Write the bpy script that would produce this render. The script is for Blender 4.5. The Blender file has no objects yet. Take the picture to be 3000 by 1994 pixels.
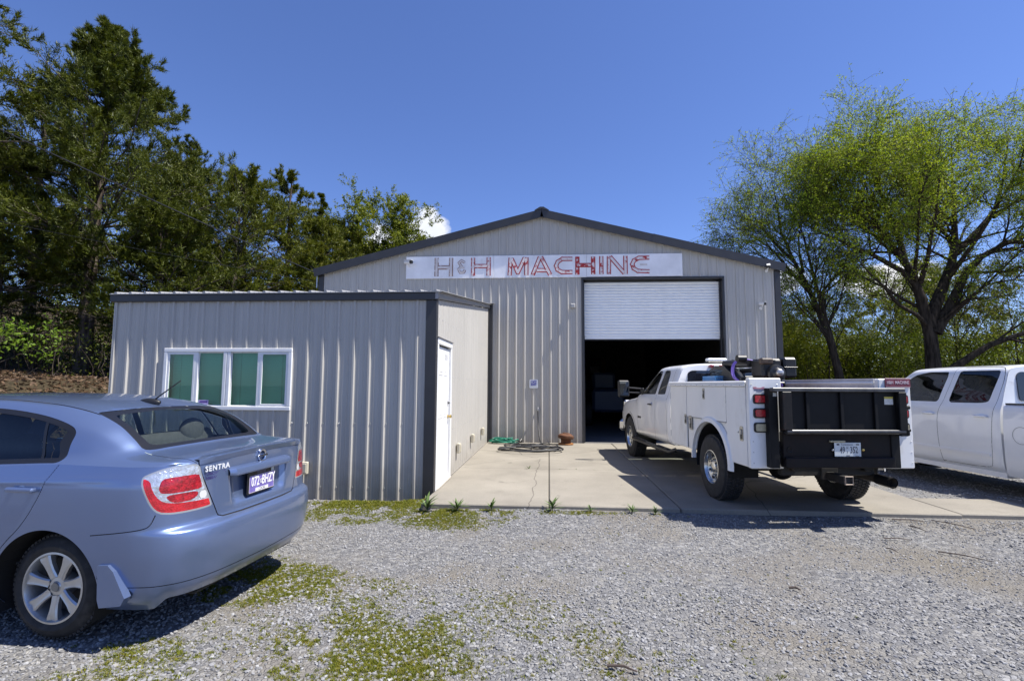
import bpy, bmesh, math, random
import numpy as np
from mathutils import Vector, Matrix, Quaternion
random.seed(7); RNG = np.random.default_rng(7)
R = math.radians
SC = bpy.context.scene
COL = SC.collection

# ---------------------------------------------------------------- camera, sky, sun, exposure
CAM = Vector((0, 0, 1.4813)); PITCH, YAW, ROLL = R(5.027), R(4.18), R(0.303)
_f = Vector((-math.sin(YAW)*math.cos(PITCH), math.cos(YAW)*math.cos(PITCH), math.sin(PITCH)))
_r = Vector((math.cos(YAW), math.sin(YAW), 0)); _u = _r.cross(_f)
cr = math.cos(ROLL)*_r + math.sin(ROLL)*_u; cu_ = -math.sin(ROLL)*_r + math.cos(ROLL)*_u
cd = bpy.data.cameras.new('camera'); cam = bpy.data.objects.new('camera', cd); COL.objects.link(cam)
cam.matrix_world = Matrix(((cr.x, cu_.x, -_f.x, CAM.x), (cr.y, cu_.y, -_f.y, CAM.y), (cr.z, cu_.z, -_f.z, CAM.z), (0, 0, 0, 1)))
cd.sensor_width = 36; cd.lens = 1481.07/3000*36; cd.clip_end = 3000; cd.clip_start = 0.05
SC.camera = cam
SUN_EL, SUN_AZ = R(61), R(-8)            # azimuth measured from +X, negative = towards the camera
sdir = Vector((math.cos(SUN_EL)*math.cos(SUN_AZ), math.cos(SUN_EL)*math.sin(SUN_AZ), math.sin(SUN_EL)))
W = bpy.data.worlds.new('World'); SC.world = W; W.use_nodes = True
wn = W.node_tree.nodes; wl = W.node_tree.links; wn.clear()
wo = wn.new('ShaderNodeOutputWorld'); wb = wn.new('ShaderNodeBackground'); sky = wn.new('ShaderNodeTexSky')
sky.sky_type = 'NISHITA'; sky.sun_disc = False; sky.sun_elevation = SUN_EL; sky.sun_rotation = R(90) - SUN_AZ
sky.air_density = 1.0; sky.dust_density = 0.25; sky.ozone_density = 2.0; sky.altitude = 300
SKY_STRENGTH = 0.064
wb.inputs[1].default_value = SKY_STRENGTH
def W_math(op, a, b=None, c=None):
    n = wn.new('ShaderNodeMath'); n.operation = op
    for i, x in enumerate((a, b, c)):
        if x is None: continue
        if isinstance(x, (int, float)): n.inputs[i].default_value = x
        else: wl.new(x, n.inputs[i])
    return n.outputs[0]
# low fair-weather cumulus near the horizon, scattered round the sky
tc = wn.new('ShaderNodeTexCoord'); sepd = wn.new('ShaderNodeSeparateXYZ'); wl.new(tc.outputs['Generated'], sepd.inputs[0])
wnz = wn.new('ShaderNodeTexNoise'); wnz.inputs['Scale'].default_value = 13; wnz.inputs['Detail'].default_value = 7; wnz.inputs['Roughness'].default_value = 0.55
wl.new(tc.outputs['Generated'], wnz.inputs['Vector'])
def cloud(az, el, w, h):
    """az degrees from +Y to +X, el degrees, half sizes in degrees"""
    dx, dy = math.sin(R(az)), math.cos(R(az))
    along = W_math('ADD', W_math('MULTIPLY', sepd.outputs[0], dy), W_math('MULTIPLY', sepd.outputs[1], -dx))
    fwd = W_math('ADD', W_math('MULTIPLY', sepd.outputs[0], dx), W_math('MULTIPLY', sepd.outputs[1], dy))
    a = W_math('DIVIDE', along, math.sin(R(w))); e = W_math('DIVIDE', W_math('SUBTRACT', sepd.outputs[2], math.sin(R(el))), math.sin(R(h)))
    d = W_math('ADD', W_math('MULTIPLY', a, a), W_math('MULTIPLY', e, e))
    m = W_math('SUBTRACT', 1.0, d)
    return W_math('SUBTRACT', W_math('MULTIPLY', W_math('ADD', W_math('MAXIMUM', m, -2.0), 2.0), W_math('GREATER_THAN', fwd, 0.0)), 2.0)
CLOUDS = [(-14.8, 16.0, 4.0, 3.6), (-18.5, 15.2, 3.0, 2.4), (23.0, 10.5, 4.6, 2.0), (17.5, 9.2, 4.4, 3.2), (33, 9.5, 6, 1.7), (-75, 13, 8, 3), (120, 14, 9, 3.5), (200, 12, 10, 3), (75, 12, 8, 2.5)]
acc = None
for c in CLOUDS:
    o = cloud(*c); acc = o if acc is None else W_math('MAXIMUM', acc, o)
cm = W_math('ADD', W_math('MULTIPLY', acc, 0.8), W_math('MULTIPLY', W_math('SUBTRACT', wnz.outputs[0], 0.5), 2.6))
ramp = wn.new('ShaderNodeMapRange'); ramp.inputs[1].default_value = 0.08; ramp.inputs[2].default_value = 0.42; wl.new(cm, ramp.inputs[0])
mixw = wn.new('ShaderNodeMix'); mixw.data_type = 'RGBA'; wl.new(ramp.outputs[0], mixw.inputs[0])
tint = wn.new('ShaderNodeMix'); tint.data_type = 'RGBA'; tint.blend_type = 'MULTIPLY'; tint.inputs[0].default_value = 1; tint.inputs[7].default_value = (.95, 1.08, 1.58, 1)
wl.new(sky.outputs[0], tint.inputs[6]); wl.new(tint.outputs[2], mixw.inputs[6])
wnz2 = wn.new('ShaderNodeTexNoise'); wnz2.inputs['Scale'].default_value = 9; wnz2.inputs['Detail'].default_value = 4; wl.new(tc.outputs['Generated'], wnz2.inputs['Vector'])
crw = wn.new('ShaderNodeValToRGB'); wl.new(wnz2.outputs[0], crw.inputs[0])
crw.color_ramp.elements[0].position = 0.35; crw.color_ramp.elements[0].color = (7.2, 7.8, 9.0, 1)
crw.color_ramp.elements[1].position = 0.6; crw.color_ramp.elements[1].color = (10, 10, 10.3, 1)
wl.new(crw.outputs[0], mixw.inputs[7])
wl.new(mixw.outputs[2], wb.inputs[0]); wl.new(wb.outputs[0], wo.inputs[0])
sl = bpy.data.lights.new('sun', 'SUN'); sl.energy = 5.0; sl.angle = R(0.53); sl.color = (1.0, 0.955, 0.88)
so = bpy.data.objects.new('sun', sl); COL.objects.link(so); so.location = sdir*60
so.rotation_euler = sdir.to_track_quat('Z', 'Y').to_euler()
SC.render.engine = 'CYCLES'; SC.cycles.use_denoising = True
SC.cycles.max_bounces = 7; SC.cycles.transparent_max_bounces = 12; SC.cycles.caustics_reflective = False; SC.cycles.caustics_refractive = False
SC.view_settings.view_transform = 'Standard'; SC.view_settings.look = 'None'
SC.view_settings.exposure = 0.82; SC.view_settings.gamma = 1.0; SC.view_settings.use_curve_mapping = False

# ---------------------------------------------------------------- materials
MATS = {}
def nodemat(name):
    m = bpy.data.materials.new(name); m.use_nodes = True
    nt = m.node_tree; b = nt.nodes['Principled BSDF']
    MATS[name] = m
    return m, nt, b
def N(nt, typ, **kw):
    n = nt.nodes.new(typ)
    for k, v in kw.items():
        if k in n.inputs.keys() if isinstance(k, str) else False: n.inputs[k].default_value = v
        else: setattr(n, k, v)
    return n
def mat(name, col, rough=0.5, metal=0.0, spec=0.5, coat=0.0, var=0.0, vscale=4.0, bump=0.0, bscale=60.0, stretch=None, dirt=None, dscale=2.0, damt=0.5):
    """plain procedural material: base colour with noise variation, optional second (dirt) colour, bump"""
    if name in MATS: return MATS[name]
    m, nt, b = nodemat(name); L = nt.links.new
    b.inputs['Roughness'].default_value = rough; b.inputs['Metallic'].default_value = metal
    b.inputs['Specular IOR Level'].default_value = spec; b.inputs['Coat Weight'].default_value = coat; b.inputs['Coat Roughness'].default_value = 0.04
    c = (*col, 1)
    b.inputs['Base Color'].default_value = c
    tcn = N(nt, 'ShaderNodeTexCoord'); vec = tcn.outputs['Object']
    if stretch:
        mp = N(nt, 'ShaderNodeMapping'); mp.inputs['Scale'].default_value = stretch; L(vec, mp.inputs['Vector']); vec = mp.outputs[0]
    last = None
    if var > 0:
        nz = N(nt, 'ShaderNodeTexNoise'); nz.inputs['Scale'].default_value = vscale; nz.inputs['Detail'].default_value = 6; L(vec, nz.inputs['Vector'])
        mr = N(nt, 'ShaderNodeMapRange'); mr.inputs[1].default_value = 0.3; mr.inputs[2].default_value = 0.7
        mr.inputs[3].default_value = 1-var; mr.inputs[4].default_value = 1+var; L(nz.outputs[0], mr.inputs[0])
        mx = N(nt, 'ShaderNodeMix', data_type='RGBA', blend_type='MULTIPLY'); mx.inputs[0].default_value = 1; mx.inputs[6].default_value = c
        L(mr.outputs[0], mx.inputs[7]); last = mx.outputs[2]
    if dirt:
        nz = N(nt, 'ShaderNodeTexNoise'); nz.inputs['Scale'].default_value = dscale; nz.inputs['Detail'].default_value = 8; nz.inputs['Roughness'].default_value = 0.65; L(vec, nz.inputs['Vector'])
        mr = N(nt, 'ShaderNodeMapRange'); mr.inputs[1].default_value = 0.62-0.25*damt; mr.inputs[2].default_value = 0.78-0.1*damt; mr.inputs[4].default_value = min(1, damt+.2); L(nz.outputs[0], mr.inputs[0])
        mx = N(nt, 'ShaderNodeMix', data_type='RGBA'); L(mr.outputs[0], mx.inputs[0])
        if last is not None: L(last, mx.inputs[6])
        else: mx.inputs[6].default_value = c
        mx.inputs[7].default_value = (*dirt, 1); last = mx.outputs[2]
    if last is not None: L(last, b.inputs['Base Color'])
    if bump > 0:
        nz = N(nt, 'ShaderNodeTexNoise'); nz.inputs['Scale'].default_value = bscale; nz.inputs['Detail'].default_value = 4; L(vec, nz.inputs['Vector'])
        bp = N(nt, 'ShaderNodeBump'); bp.inputs['Strength'].default_value = bump; bp.inputs['Distance'].default_value = 0.01; L(nz.outputs[0], bp.inputs['Height']); L(bp.outputs[0], b.inputs['Normal'])
    return m
def glassmat(name, tint, refl=0.12, rough=0.0, opac=0.0, ocol=(0, 0, 0)):
    """thin pane: tinted transparency with a mirror reflection that rises at grazing angles"""
    m = bpy.data.materials.new(name); m.use_nodes = True; nt = m.node_tree; nt.nodes.clear(); L = nt.links.new; MATS[name] = m
    out = N(nt, 'ShaderNodeOutputMaterial'); tr = N(nt, 'ShaderNodeBsdfTransparent'); tr.inputs[0].default_value = (*tint, 1)
    gl = N(nt, 'ShaderNodeBsdfGlossy'); gl.inputs['Roughness'].default_value = rough; gl.inputs[0].default_value = (.95, .95, .95, 1)
    fr = N(nt, 'ShaderNodeLayerWeight'); fr.inputs[0].default_value = 0.35
    mr = N(nt, 'ShaderNodeMapRange'); mr.inputs[3].default_value = refl*0.6; mr.inputs[4].default_value = min(1, refl*4+.2); L(fr.outputs['Fresnel'], mr.inputs[0])
    base = tr.outputs[0]
    if opac > 0:
        df = N(nt, 'ShaderNodeBsdfDiffuse'); df.inputs[0].default_value = (*ocol, 1); mo = N(nt, 'ShaderNodeMixShader'); mo.inputs[0].default_value = opac
        L(tr.outputs[0], mo.inputs[1]); L(df.outputs[0], mo.inputs[2]); base = mo.outputs[0]
    ms = N(nt, 'ShaderNodeMixShader'); L(mr.outputs[0], ms.inputs[0]); L(base, ms.inputs[1]); L(gl.outputs[0], ms.inputs[2]); L(ms.outputs[0], out.inputs[0])
    return m

# ---------------------------------------------------------------- mesh helpers
class MB:
    def __init__(s): s.v = []; s.f = []; s.mi = []; s.cur = 0
    def add(s, vs, fs):
        o = len(s.v); s.v += [tuple(p) for p in vs]; s.f += [tuple(i+o for i in f) for f in fs]; s.mi += [s.cur]*len(fs); return s
    def box(s, x0, x1, y0, y1, z0, z1, r=0.0, M=None):
        if x0 > x1: x0, x1 = x1, x0
        if y0 > y1: y0, y1 = y1, y0
        if z0 > z1: z0, z1 = z1, z0
        r = min(r, .45*(x1-x0), .45*(y1-y0), .45*(z1-z0))
        if r <= 0:
            vs = [(x, y, z) for x in (x0, x1) for y in (y0, y1) for z in (z0, z1)]
            fs = [(0, 1, 3, 2), (4, 6, 7, 5), (0, 4, 5, 1), (2, 3, 7, 6), (0, 2, 6, 4), (1, 5, 7, 3)]
        else:
            vs = []; idx = {}
            for i in (0, 1):
                for j in (0, 1):
                    for k in (0, 1):
                        X = (x0, x1)[i]; Y = (y0, y1)[j]; Z = (z0, z1)[k]
                        sx = r if i == 0 else -r; sy = r if j == 0 else -r; sz = r if k == 0 else -r
                        idx[i, j, k] = len(vs); vs += [(X, Y+sy, Z+sz), (X+sx, Y, Z+sz), (X+sx, Y+sy, Z)]
            g = lambda i, j, k, a: idx[i, j, k]+a
            fs = []
            for i in (0, 1):
                q = [g(i, 0, 0, 0), g(i, 1, 0, 0), g(i, 1, 1, 0), g(i, 0, 1, 0)]; fs.append(q if i else q[::-1])
                q = [g(0, i, 0, 1), g(0, i, 1, 1), g(1, i, 1, 1), g(1, i, 0, 1)]; fs.append(q if i else q[::-1])
                q = [g(0, 0, i, 2), g(1, 0, i, 2), g(1, 1, i, 2), g(0, 1, i, 2)]; fs.append(q if i else q[::-1])
            def ordq(q, c):
                return q
            cx, cy, cz = (x0+x1)/2, (y0+y1)/2, (z0+z1)/2
            ex = []
            for j in (0, 1):
                for k in (0, 1): ex.append([g(0, j, k, 1), g(1, j, k, 1), g(1, j, k, 2), g(0, j, k, 2)])
            for i in (0, 1):
                for k in (0, 1): ex.append([g(i, 0, k, 0), g(i, 1, k, 0), g(i, 1, k, 2), g(i, 0, k, 2)])
            for i in (0, 1):
                for j in (0, 1): ex.append([g(i, j, 0, 0), g(i, j, 1, 0), g(i, j, 1, 1), g(i, j, 0, 1)])
            for key in idx: ex.append([idx[key], idx[key]+1, idx[key]+2])
            for q in ex:
                a, b, c = (Vector(vs[t]) for t in q[:3]); n = (b-a).cross(c-a)
                if n.dot(a - Vector((cx, cy, cz))) < 0: q = q[::-1]
                fs.append(q)
        if M is not None: vs = [tuple(M @ Vector(p)) for p in vs]
        return s.add(vs, fs)
    def prism(s, poly, fn0, fn1):
        """poly: list of 2D points; fn0/fn1 map a 2D point to its front / back 3D position"""
        n = len(poly); vs = [fn0(p) for p in poly]+[fn1(p) for p in poly]
        fs = [tuple(range(n)), tuple(range(2*n-1, n-1, -1))]+[(i, i+n, (i+1) % n+n, (i+1) % n) for i in range(n)]
        return s.add(vs, fs)
    def tube(s, path, r, n=8, cap=True):
        P = [Vector(p) for p in path]; m = len(P); rs = r if isinstance(r, (list, tuple)) else [r]*m
        up = Vector((0, 0, 1)); vs = []; prev = None
        for i in range(m):
            t = (P[min(i+1, m-1)]-P[max(i-1, 0)])
            if t.length < 1e-9: t = Vector((0, 0, 1))
            t.normalize()
            if prev is None:
                a = up if abs(t.z) < .9 else Vector((1, 0, 0)); x = t.cross(a).normalized()
            else:
                x = prev - t*prev.dot(t)
                if x.length < 1e-6: x = t.orthogonal()
                x.normalize()
            prev = x; y = t.cross(x)
            for k in range(n):
                an = 2*math.pi*k/n; vs.append(P[i]+(x*math.cos(an)+y*math.sin(an))*rs[i])
        fs = [(i*n+k, i*n+(k+1) % n, (i+1)*n+(k+1) % n, (i+1)*n+k) for i in range(m-1) for k in range(n)]
        if cap: fs += [tuple(range(n-1, -1, -1)), tuple((m-1)*n+k for k in range(n))]
        return s.add(vs, fs)
    def lathe(s, prof, c=(0, 0, 0), axis='Y', n=32, a0=0, a1=2*math.pi, flip=False):
        """prof: (radius, along) pairs"""
        vs = []; full = abs(a1-a0-2*math.pi) < 1e-6; cols = n if full else n+1
        for k in range(cols):
            an = a0+(a1-a0)*k/n; ca, sa = math.cos(an), math.sin(an)
            for (r, h) in prof:
                p = {'Y': (r*ca, h, r*sa), 'Z': (r*ca, r*sa, h), 'X': (h, r*ca, r*sa)}[axis]
                vs.append((p[0]+c[0], p[1]+c[1], p[2]+c[2]))
        m = len(prof); fs = []
        for k in range(n):
            k2 = (k+1) % cols
            for i in range(m-1):
                q = (k*m+i, k2*m+i, k2*m+i+1, k*m+i+1); fs.append(q[::-1] if flip else q)
        return s.add(vs, fs)
    def sphere(s, c, r, n=10, m=7, sc=(1, 1, 1)):
        prof = [(max(1e-4, r*math.sin(math.pi*i/m)), -r*math.cos(math.pi*i/m)) for i in range(m+1)]
        t = MB(); t.lathe(prof, (0, 0, 0), 'Z', n)
        return s.add([(p[0]*sc[0]+c[0], p[1]*sc[1]+c[1], p[2]*sc[2]+c[2]) for p in t.v], t.f)
    def grid(s, P):
        nu, nv = len(P), len(P[0]); vs = [p for row in P for p in row]
        return s.add(vs, [(i*nv+j, (i+1)*nv+j, (i+1)*nv+j+1, i*nv+j+1) for i in range(nu-1) for j in range(nv-1)])
    def xf(s, M):
        s.v = [tuple(M @ Vector(p)) for p in s.v]; return s

def _root(o):
    while o.parent is not None: o = o.parent
    return o
def tag(o, label=None, cat=None, group=None, kind=None):
    if label: o['label'] = label
    if cat: o['category'] = cat
    if group: o['group'] = group
    if kind: o['kind'] = kind
    return o
def fix_normals(me):
    bm = bmesh.new(); bm.from_mesh(me); bmesh.ops.recalc_face_normals(bm, faces=bm.faces); bm.to_mesh(me); bm.free()
def obj(name, mb, mats, parent=None, smooth=None, recalc=False):
    """link one mesh object; verts of children of a 'world' root are given in world space"""
    me = bpy.data.meshes.new(name)
    v = mb.v
    if parent is not None:
        rt = _root(parent)
        if rt.get('_w'):
            l = rt.location; v = [(p[0]-l.x, p[1]-l.y, p[2]-l.z) for p in v]
    me.from_pydata(v, [], mb.f)
    if not isinstance(mats, (list, tuple)): mats = [mats]
    for m in mats: me.materials.append(m)
    if len(mats) > 1: me.polygons.foreach_set('material_index', mb.mi)
    if recalc: fix_normals(me)
    if smooth is not None:
        me.polygons.foreach_set('use_smooth', [True]*len(me.polygons)); me.set_sharp_from_angle(angle=R(smooth))
    o = bpy.data.objects.new(name, me); COL.objects.link(o)
    if parent is not None: o.parent = parent
    return o
def thing(name, label, cat, loc=(0, 0, 0), rotz=0.0, group=None, world=False, kind=None):
    o = bpy.data.objects.new(name, None); COL.objects.link(o); o.empty_display_size = .2
    o.location = loc; o.rotation_euler = (0, 0, rotz)
    tag(o, label, cat, group, kind)
    if world: o['_w'] = 1
    return o
def single(name, mb, mats, label, cat, group=None, kind=None, base=None, smooth=None, recalc=False):
    """a thing that is one mesh, origin at its base"""
    if base is None:
        a = np.array(mb.v); base = ((a[:, 0].min()+a[:, 0].max())/2, (a[:, 1].min()+a[:, 1].max())/2, a[:, 2].min())
    b = Vector(base); mb.v = [(p[0]-b.x, p[1]-b.y, p[2]-b.z) for p in mb.v]
    o = obj(name, mb, mats, None, smooth, recalc); o.location = b
    return tag(o, label, cat, group, kind)
def copy_tree(o, parent=None):
    c = o.copy(); COL.objects.link(c); c.parent = parent
    for ch in o.children: copy_tree(ch, c)
    return c
def text_mb(s, size=1.0, extrude=0.0, align='CENTER', bold=0.0, sx=1.0, shear=0.0, space=1.0):
    cu = bpy.data.curves.new('t', 'FONT'); cu.body = s; cu.size = size; cu.extrude = extrude; cu.align_x = align; cu.align_y = 'CENTER'; cu.offset = bold; cu.resolution_u = 2; cu.shear = shear; cu.space_character = space
    o = bpy.data.objects.new('t', cu); me = bpy.data.meshes.new_from_object(o)
    t = MB(); t.add([(v.co.x*sx, v.co.y, v.co.z) for v in me.vertices], [tuple(p.vertices) for p in me.polygons])
    bpy.data.objects.remove(o); bpy.data.curves.remove(cu); bpy.data.meshes.remove(me)
    return t
def frame(o, right, up):
    """matrix with columns right, up, right x up at o"""
    r = Vector(right).normalized(); u = Vector(up).normalized(); n = r.cross(u)
    return Matrix(((r.x, u.x, n.x, o[0]), (r.y, u.y, n.y, o[1]), (r.z, u.z, n.z, o[2]), (0, 0, 0, 1)))
def smoothstep(a, b, x):
    t = np.clip((np.asarray(x, float)-a)/(b-a), 0, 1); return t*t*(3-2*t)
# ---------------------------------------------------------------- measured layout (metres, camera over the origin, +Y away, slab top z = 0)
YM = 13.30                               # workshop front wall plane
XL, XR = -6.282, 5.910; XMID = -0.186; HE, HR = 4.566, 6.09
YF, XC, XO = 7.03, -1.607, -6.43         # office front plane, right corner, left corner
GZ = -0.125
def vnoise(x, y, s=1.0, seed=0):
    """cheap smooth value noise, vectorised"""
    x = np.asarray(x, float)*s; y = np.asarray(y, float)*s
    xi = np.floor(x).astype(int); yi = np.floor(y).astype(int); fx = x-xi; fy = y-yi
    fx = fx*fx*(3-2*fx); fy = fy*fy*(3-2*fy)
    def h(a, b):
        n = (a*374761393 + b*668265263 + seed*974634777) & 0x7fffffff
        n = ((n ^ (n >> 13))*1274126177) & 0x7fffffff
        return ((n ^ (n >> 16)) & 0xffff)/65535.0
    return (h(xi, yi)*(1-fx)+h(xi+1, yi)*fx)*(1-fy)+(h(xi, yi+1)*(1-fx)+h(xi+1, yi+1)*fx)*fy
def ground_z(x, y):
    x = np.asarray(x, float); y = np.asarray(y, float)
    z = GZ + 0.018*(vnoise(x, y, 1.1, 3)-.5) + 0.03*(vnoise(x, y, .35, 5)-.5)
    lip = smoothstep(5.2, 6.3, y)*smoothstep(9.5, 7.5, y)*smoothstep(-2.2, -1.2, x)
    z = z + 0.072*lip
    bank = smoothstep(-7.0, -11.0, x)*smoothstep(4.6, 7.5, y)
    z = z + bank*(1.55 + 0.35*(vnoise(x, y, .5, 9)-.5)) + smoothstep(-11, -40, x)*smoothstep(4, 9, y)*6.0
    z = z + smoothstep(30, 120, y)*smoothstep(4, 30, x)*5.0
    return z
def mat_ground():
    m, nt, b = nodemat('gravel_ground'); L = nt.links.new
    b.inputs['Roughness'].default_value = 0.95; b.inputs['Specular IOR Level'].default_value = 0.2
    g = N(nt, 'ShaderNodeNewGeometry'); pos = g.outputs['Position']
    vo = N(nt, 'ShaderNodeTexVoronoi'); vo.inputs['Scale'].default_value = 34; L(pos, vo.inputs['Vector'])
    vo2 = N(nt, 'ShaderNodeTexVoronoi'); vo2.feature = 'DISTANCE_TO_EDGE'; vo2.inputs['Scale'].default_value = 34; L(pos, vo2.inputs['Vector'])
    sp = N(nt, 'ShaderNodeSeparateColor'); L(vo.outputs['Color'], sp.inputs[0])
    cr = N(nt, 'ShaderNodeValToRGB'); L(sp.outputs[0], cr.inputs[0])
    e = cr.color_ramp.elements; e[0].color = (0.114, 0.114, 0.118, 1); e[1].color = (0.274, 0.274, 0.277, 1); x = e.new(.5); x.color = (0.179, 0.179, 0.182, 1); x = e.new(.8); x.color = (0.220, 0.213, 0.198, 1)
    # fine grit / dirt patches
    nz = N(nt, 'ShaderNodeTexNoise'); nz.inputs['Scale'].default_value = 0.9; nz.inputs['Detail'].default_value = 5; L(pos, nz.inputs['Vector'])
    mr = N(nt, 'ShaderNodeMapRange'); mr.inputs[1].default_value = .46; mr.inputs[2].default_value = .68; L(nz.outputs[0], mr.inputs[0])
    nf = N(nt, 'ShaderNodeTexNoise'); nf.inputs['Scale'].default_value = 120; L(pos, nf.inputs['Vector'])
    cd2 = N(nt, 'ShaderNodeValToRGB'); L(nf.outputs[0], cd2.inputs[0]); cd2.color_ramp.elements[0].color = (0.122, 0.110, 0.091, 1); cd2.color_ramp.elements[1].color = (0.228, 0.209, 0.179, 1)
    mx = N(nt, 'ShaderNodeMix', data_type='RGBA'); L(mr.outputs[0], mx.inputs[0]); L(cr.outputs[0], mx.inputs[6]); L(cd2.outputs[0], mx.inputs[7])
    # bank and woodland floor: leaf litter; by place
    s = N(nt, 'ShaderNodeSeparateXYZ'); L(pos, s.inputs[0])
    nb = N(nt, 'ShaderNodeTexNoise'); nb.inputs['Scale'].default_value = 1.4; nb.inputs['Detail'].default_value = 6; L(pos, nb.inputs['Vector'])
    def mth(op, a, c):
        q = N(nt, 'ShaderNodeMath', operation=op)
        for i, v in enumerate((a, c)):
            if isinstance(v, (int, float)): q.inputs[i].default_value = v
            else: L(v, q.inputs[i])
        return q.outputs[0]
    xx = mth('ADD', s.outputs[0], mth('MULTIPLY', mth('SUBTRACT', nb.outputs[0], .5), 1.6))
    k1 = N(nt, 'ShaderNodeMapRange'); k1.inputs[1].default_value = -7.0; k1.inputs[2].default_value = -7.6; L(xx, k1.inputs[0])
    ky = N(nt, 'ShaderNodeMapRange'); ky.inputs[1].default_value = 5.2; ky.inputs[2].default_value = 6.2; L(s.outputs[1], ky.inputs[0])
    bankm = mth('MULTIPLY', k1.outputs[0], ky.outputs[0])
    k2 = N(nt, 'ShaderNodeMapRange'); k2.inputs[1].default_value = 15; k2.inputs[2].default_value = 17; L(s.outputs[1], k2.inputs[0])
    lm = mth('MAXIMUM', bankm, k2.outputs[0])
    nl = N(nt, 'ShaderNodeTexNoise'); nl.inputs['Scale'].default_value = 18; nl.inputs['Detail'].default_value = 8; L(pos, nl.inputs['Vector'])
    cl = N(nt, 'ShaderNodeValToRGB'); L(nl.outputs[0], cl.inputs[0])
    e = cl.color_ramp.elements; e[0].position = .3; e[0].color = (.022, .018, .010, 1); e[1].position = .7; e[1].color = (.11, .075, .045, 1); x = e.new(.55); x.color = (.055, .042, .022, 1)
    mx2 = N(nt, 'ShaderNodeMix', data_type='RGBA'); L(lm, mx2.inputs[0]); L(mx.outputs[2], mx2.inputs[6]); L(cl.outputs[0], mx2.inputs[7])
    L(mx2.outputs[2], b.inputs['Base Color'])
    bp = N(nt, 'ShaderNodeBump'); bp.inputs['Strength'].default_value = .9; bp.inputs['Distance'].default_value = .012
    hh = mth('MINIMUM', mth('MULTIPLY', vo2.outputs['Distance'], 3.0), .6); h2 = mth('ADD', hh, mth('MULTIPLY', nf.outputs[0], .35)); L(h2, bp.inputs['Height']); L(bp.outputs[0], b.inputs['Normal'])
    return m
def build_ground():
    xs = np.unique(np.round(np.concatenate([np.linspace(-600, -40, 12), np.linspace(-40, -14, 20), np.linspace(-14, 14, 141), np.linspace(14, 60, 20), np.linspace(60, 600, 10)]), 4))
    ys = np.unique(np.round(np.concatenate([np.linspace(-300, -4, 8), np.linspace(-4, 16, 101), np.linspace(16, 60, 23), np.linspace(60, 900, 12)]), 4))
    X, Y = np.meshgrid(xs, ys, indexing='ij'); Z = ground_z(X, Y)
    mb = MB(); nu, nv = X.shape
    v = np.stack([X, Y, Z], -1).reshape(-1, 3)
    mb.v = [tuple(p) for p in v]; mb.f = [(i*nv+j, (i+1)*nv+j, (i+1)*nv+j+1, i*nv+j+1) for i in range(nu-1) for j in range(nv-1)]; mb.mi = [0]*len(mb.f)
    o = obj('gravel_yard', mb, mat_ground(), smooth=60); tag(o, 'grey gravel yard with dirt patches and wooded bank', 'ground', kind='structure')
build_ground()

# ---------------------------------------------------------------- building materials
def mat_siding(name, col, streak=0.085, dirt=(.20, .175, .145), low=0.0, rough=.42):
    m, nt, b = nodemat(name); L = nt.links.new
    b.inputs['Roughness'].default_value = rough; b.inputs['Specular IOR Level'].default_value = .45
    g = N(nt, 'ShaderNodeNewGeometry'); mp = N(nt, 'ShaderNodeMapping'); mp.inputs['Scale'].default_value = (26, 26, .55); L(g.outputs['Position'], mp.inputs[0])
    nz = N(nt, 'ShaderNodeTexNoise'); nz.inputs['Scale'].default_value = 1; nz.inputs['Detail'].default_value = 5; L(mp.outputs[0], nz.inputs['Vector'])
    n2 = N(nt, 'ShaderNodeTexNoise'); n2.inputs['Scale'].default_value = .8; n2.inputs['Detail'].default_value = 6; L(g.outputs['Position'], n2.inputs['Vector'])
    mr = N(nt, 'ShaderNodeMapRange'); mr.inputs[1].default_value = .3; mr.inputs[2].default_value = .7; mr.inputs[3].default_value = 1-streak; mr.inputs[4].default_value = 1+streak*.6; L(nz.outputs[0], mr.inputs[0])
    m2 = N(nt, 'ShaderNodeMapRange'); m2.inputs[1].default_value = .35; m2.inputs[2].default_value = .7; m2.inputs[3].default_value = .96; m2.inputs[4].default_value = 1.04; L(n2.outputs[0], m2.inputs[0])
    mm = N(nt, 'ShaderNodeMath', operation='MULTIPLY'); L(mr.outputs[0], mm.inputs[0]); L(m2.outputs[0], mm.inputs[1])
    mx = N(nt, 'ShaderNodeMix', data_type='RGBA', blend_type='MULTIPLY'); mx.inputs[0].default_value = 1; mx.inputs[6].default_value = (*col, 1); L(mm.outputs[0], mx.inputs[7])
    # splash dirt with its own ragged outline just above the ground
    s = N(nt, 'ShaderNodeSeparateXYZ'); L(g.outputs['Position'], s.inputs[0])
    n3 = N(nt, 'ShaderNodeTexNoise'); n3.inputs['Scale'].default_value = 5; n3.inputs['Detail'].default_value = 6; L(g.outputs['Position'], n3.inputs['Vector'])
    ad = N(nt, 'ShaderNodeMath', operation='MULTIPLY_ADD'); L(n3.outputs[0], ad.inputs[0]); ad.inputs[1].default_value = -.7; L(s.outputs[2], ad.inputs[2])
    m3 = N(nt, 'ShaderNodeMapRange'); m3.inputs[1].default_value = .12; m3.inputs[2].default_value = -.42; m3.inputs[4].default_value = .5; L(ad.outputs[0], m3.inputs[0])
    mx3 = N(nt, 'ShaderNodeMix', data_type='RGBA'); L(m3.outputs[0], mx3.inputs[0]); L(mx.outputs[2], mx3.inputs[6]); mx3.inputs[7].default_value = (*dirt, 1)
    L(mx3.outputs[2], b.inputs['Base Color'])
    return m
M_SIDE = mat_siding('siding_grey', (.455, .437, .400))
M_TRIM = mat('trim_charcoal', (.034, .034, .037), .42, var=.12, vscale=3, dirt=(.06, .055, .052), dscale=1.5, damt=.15)
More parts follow.
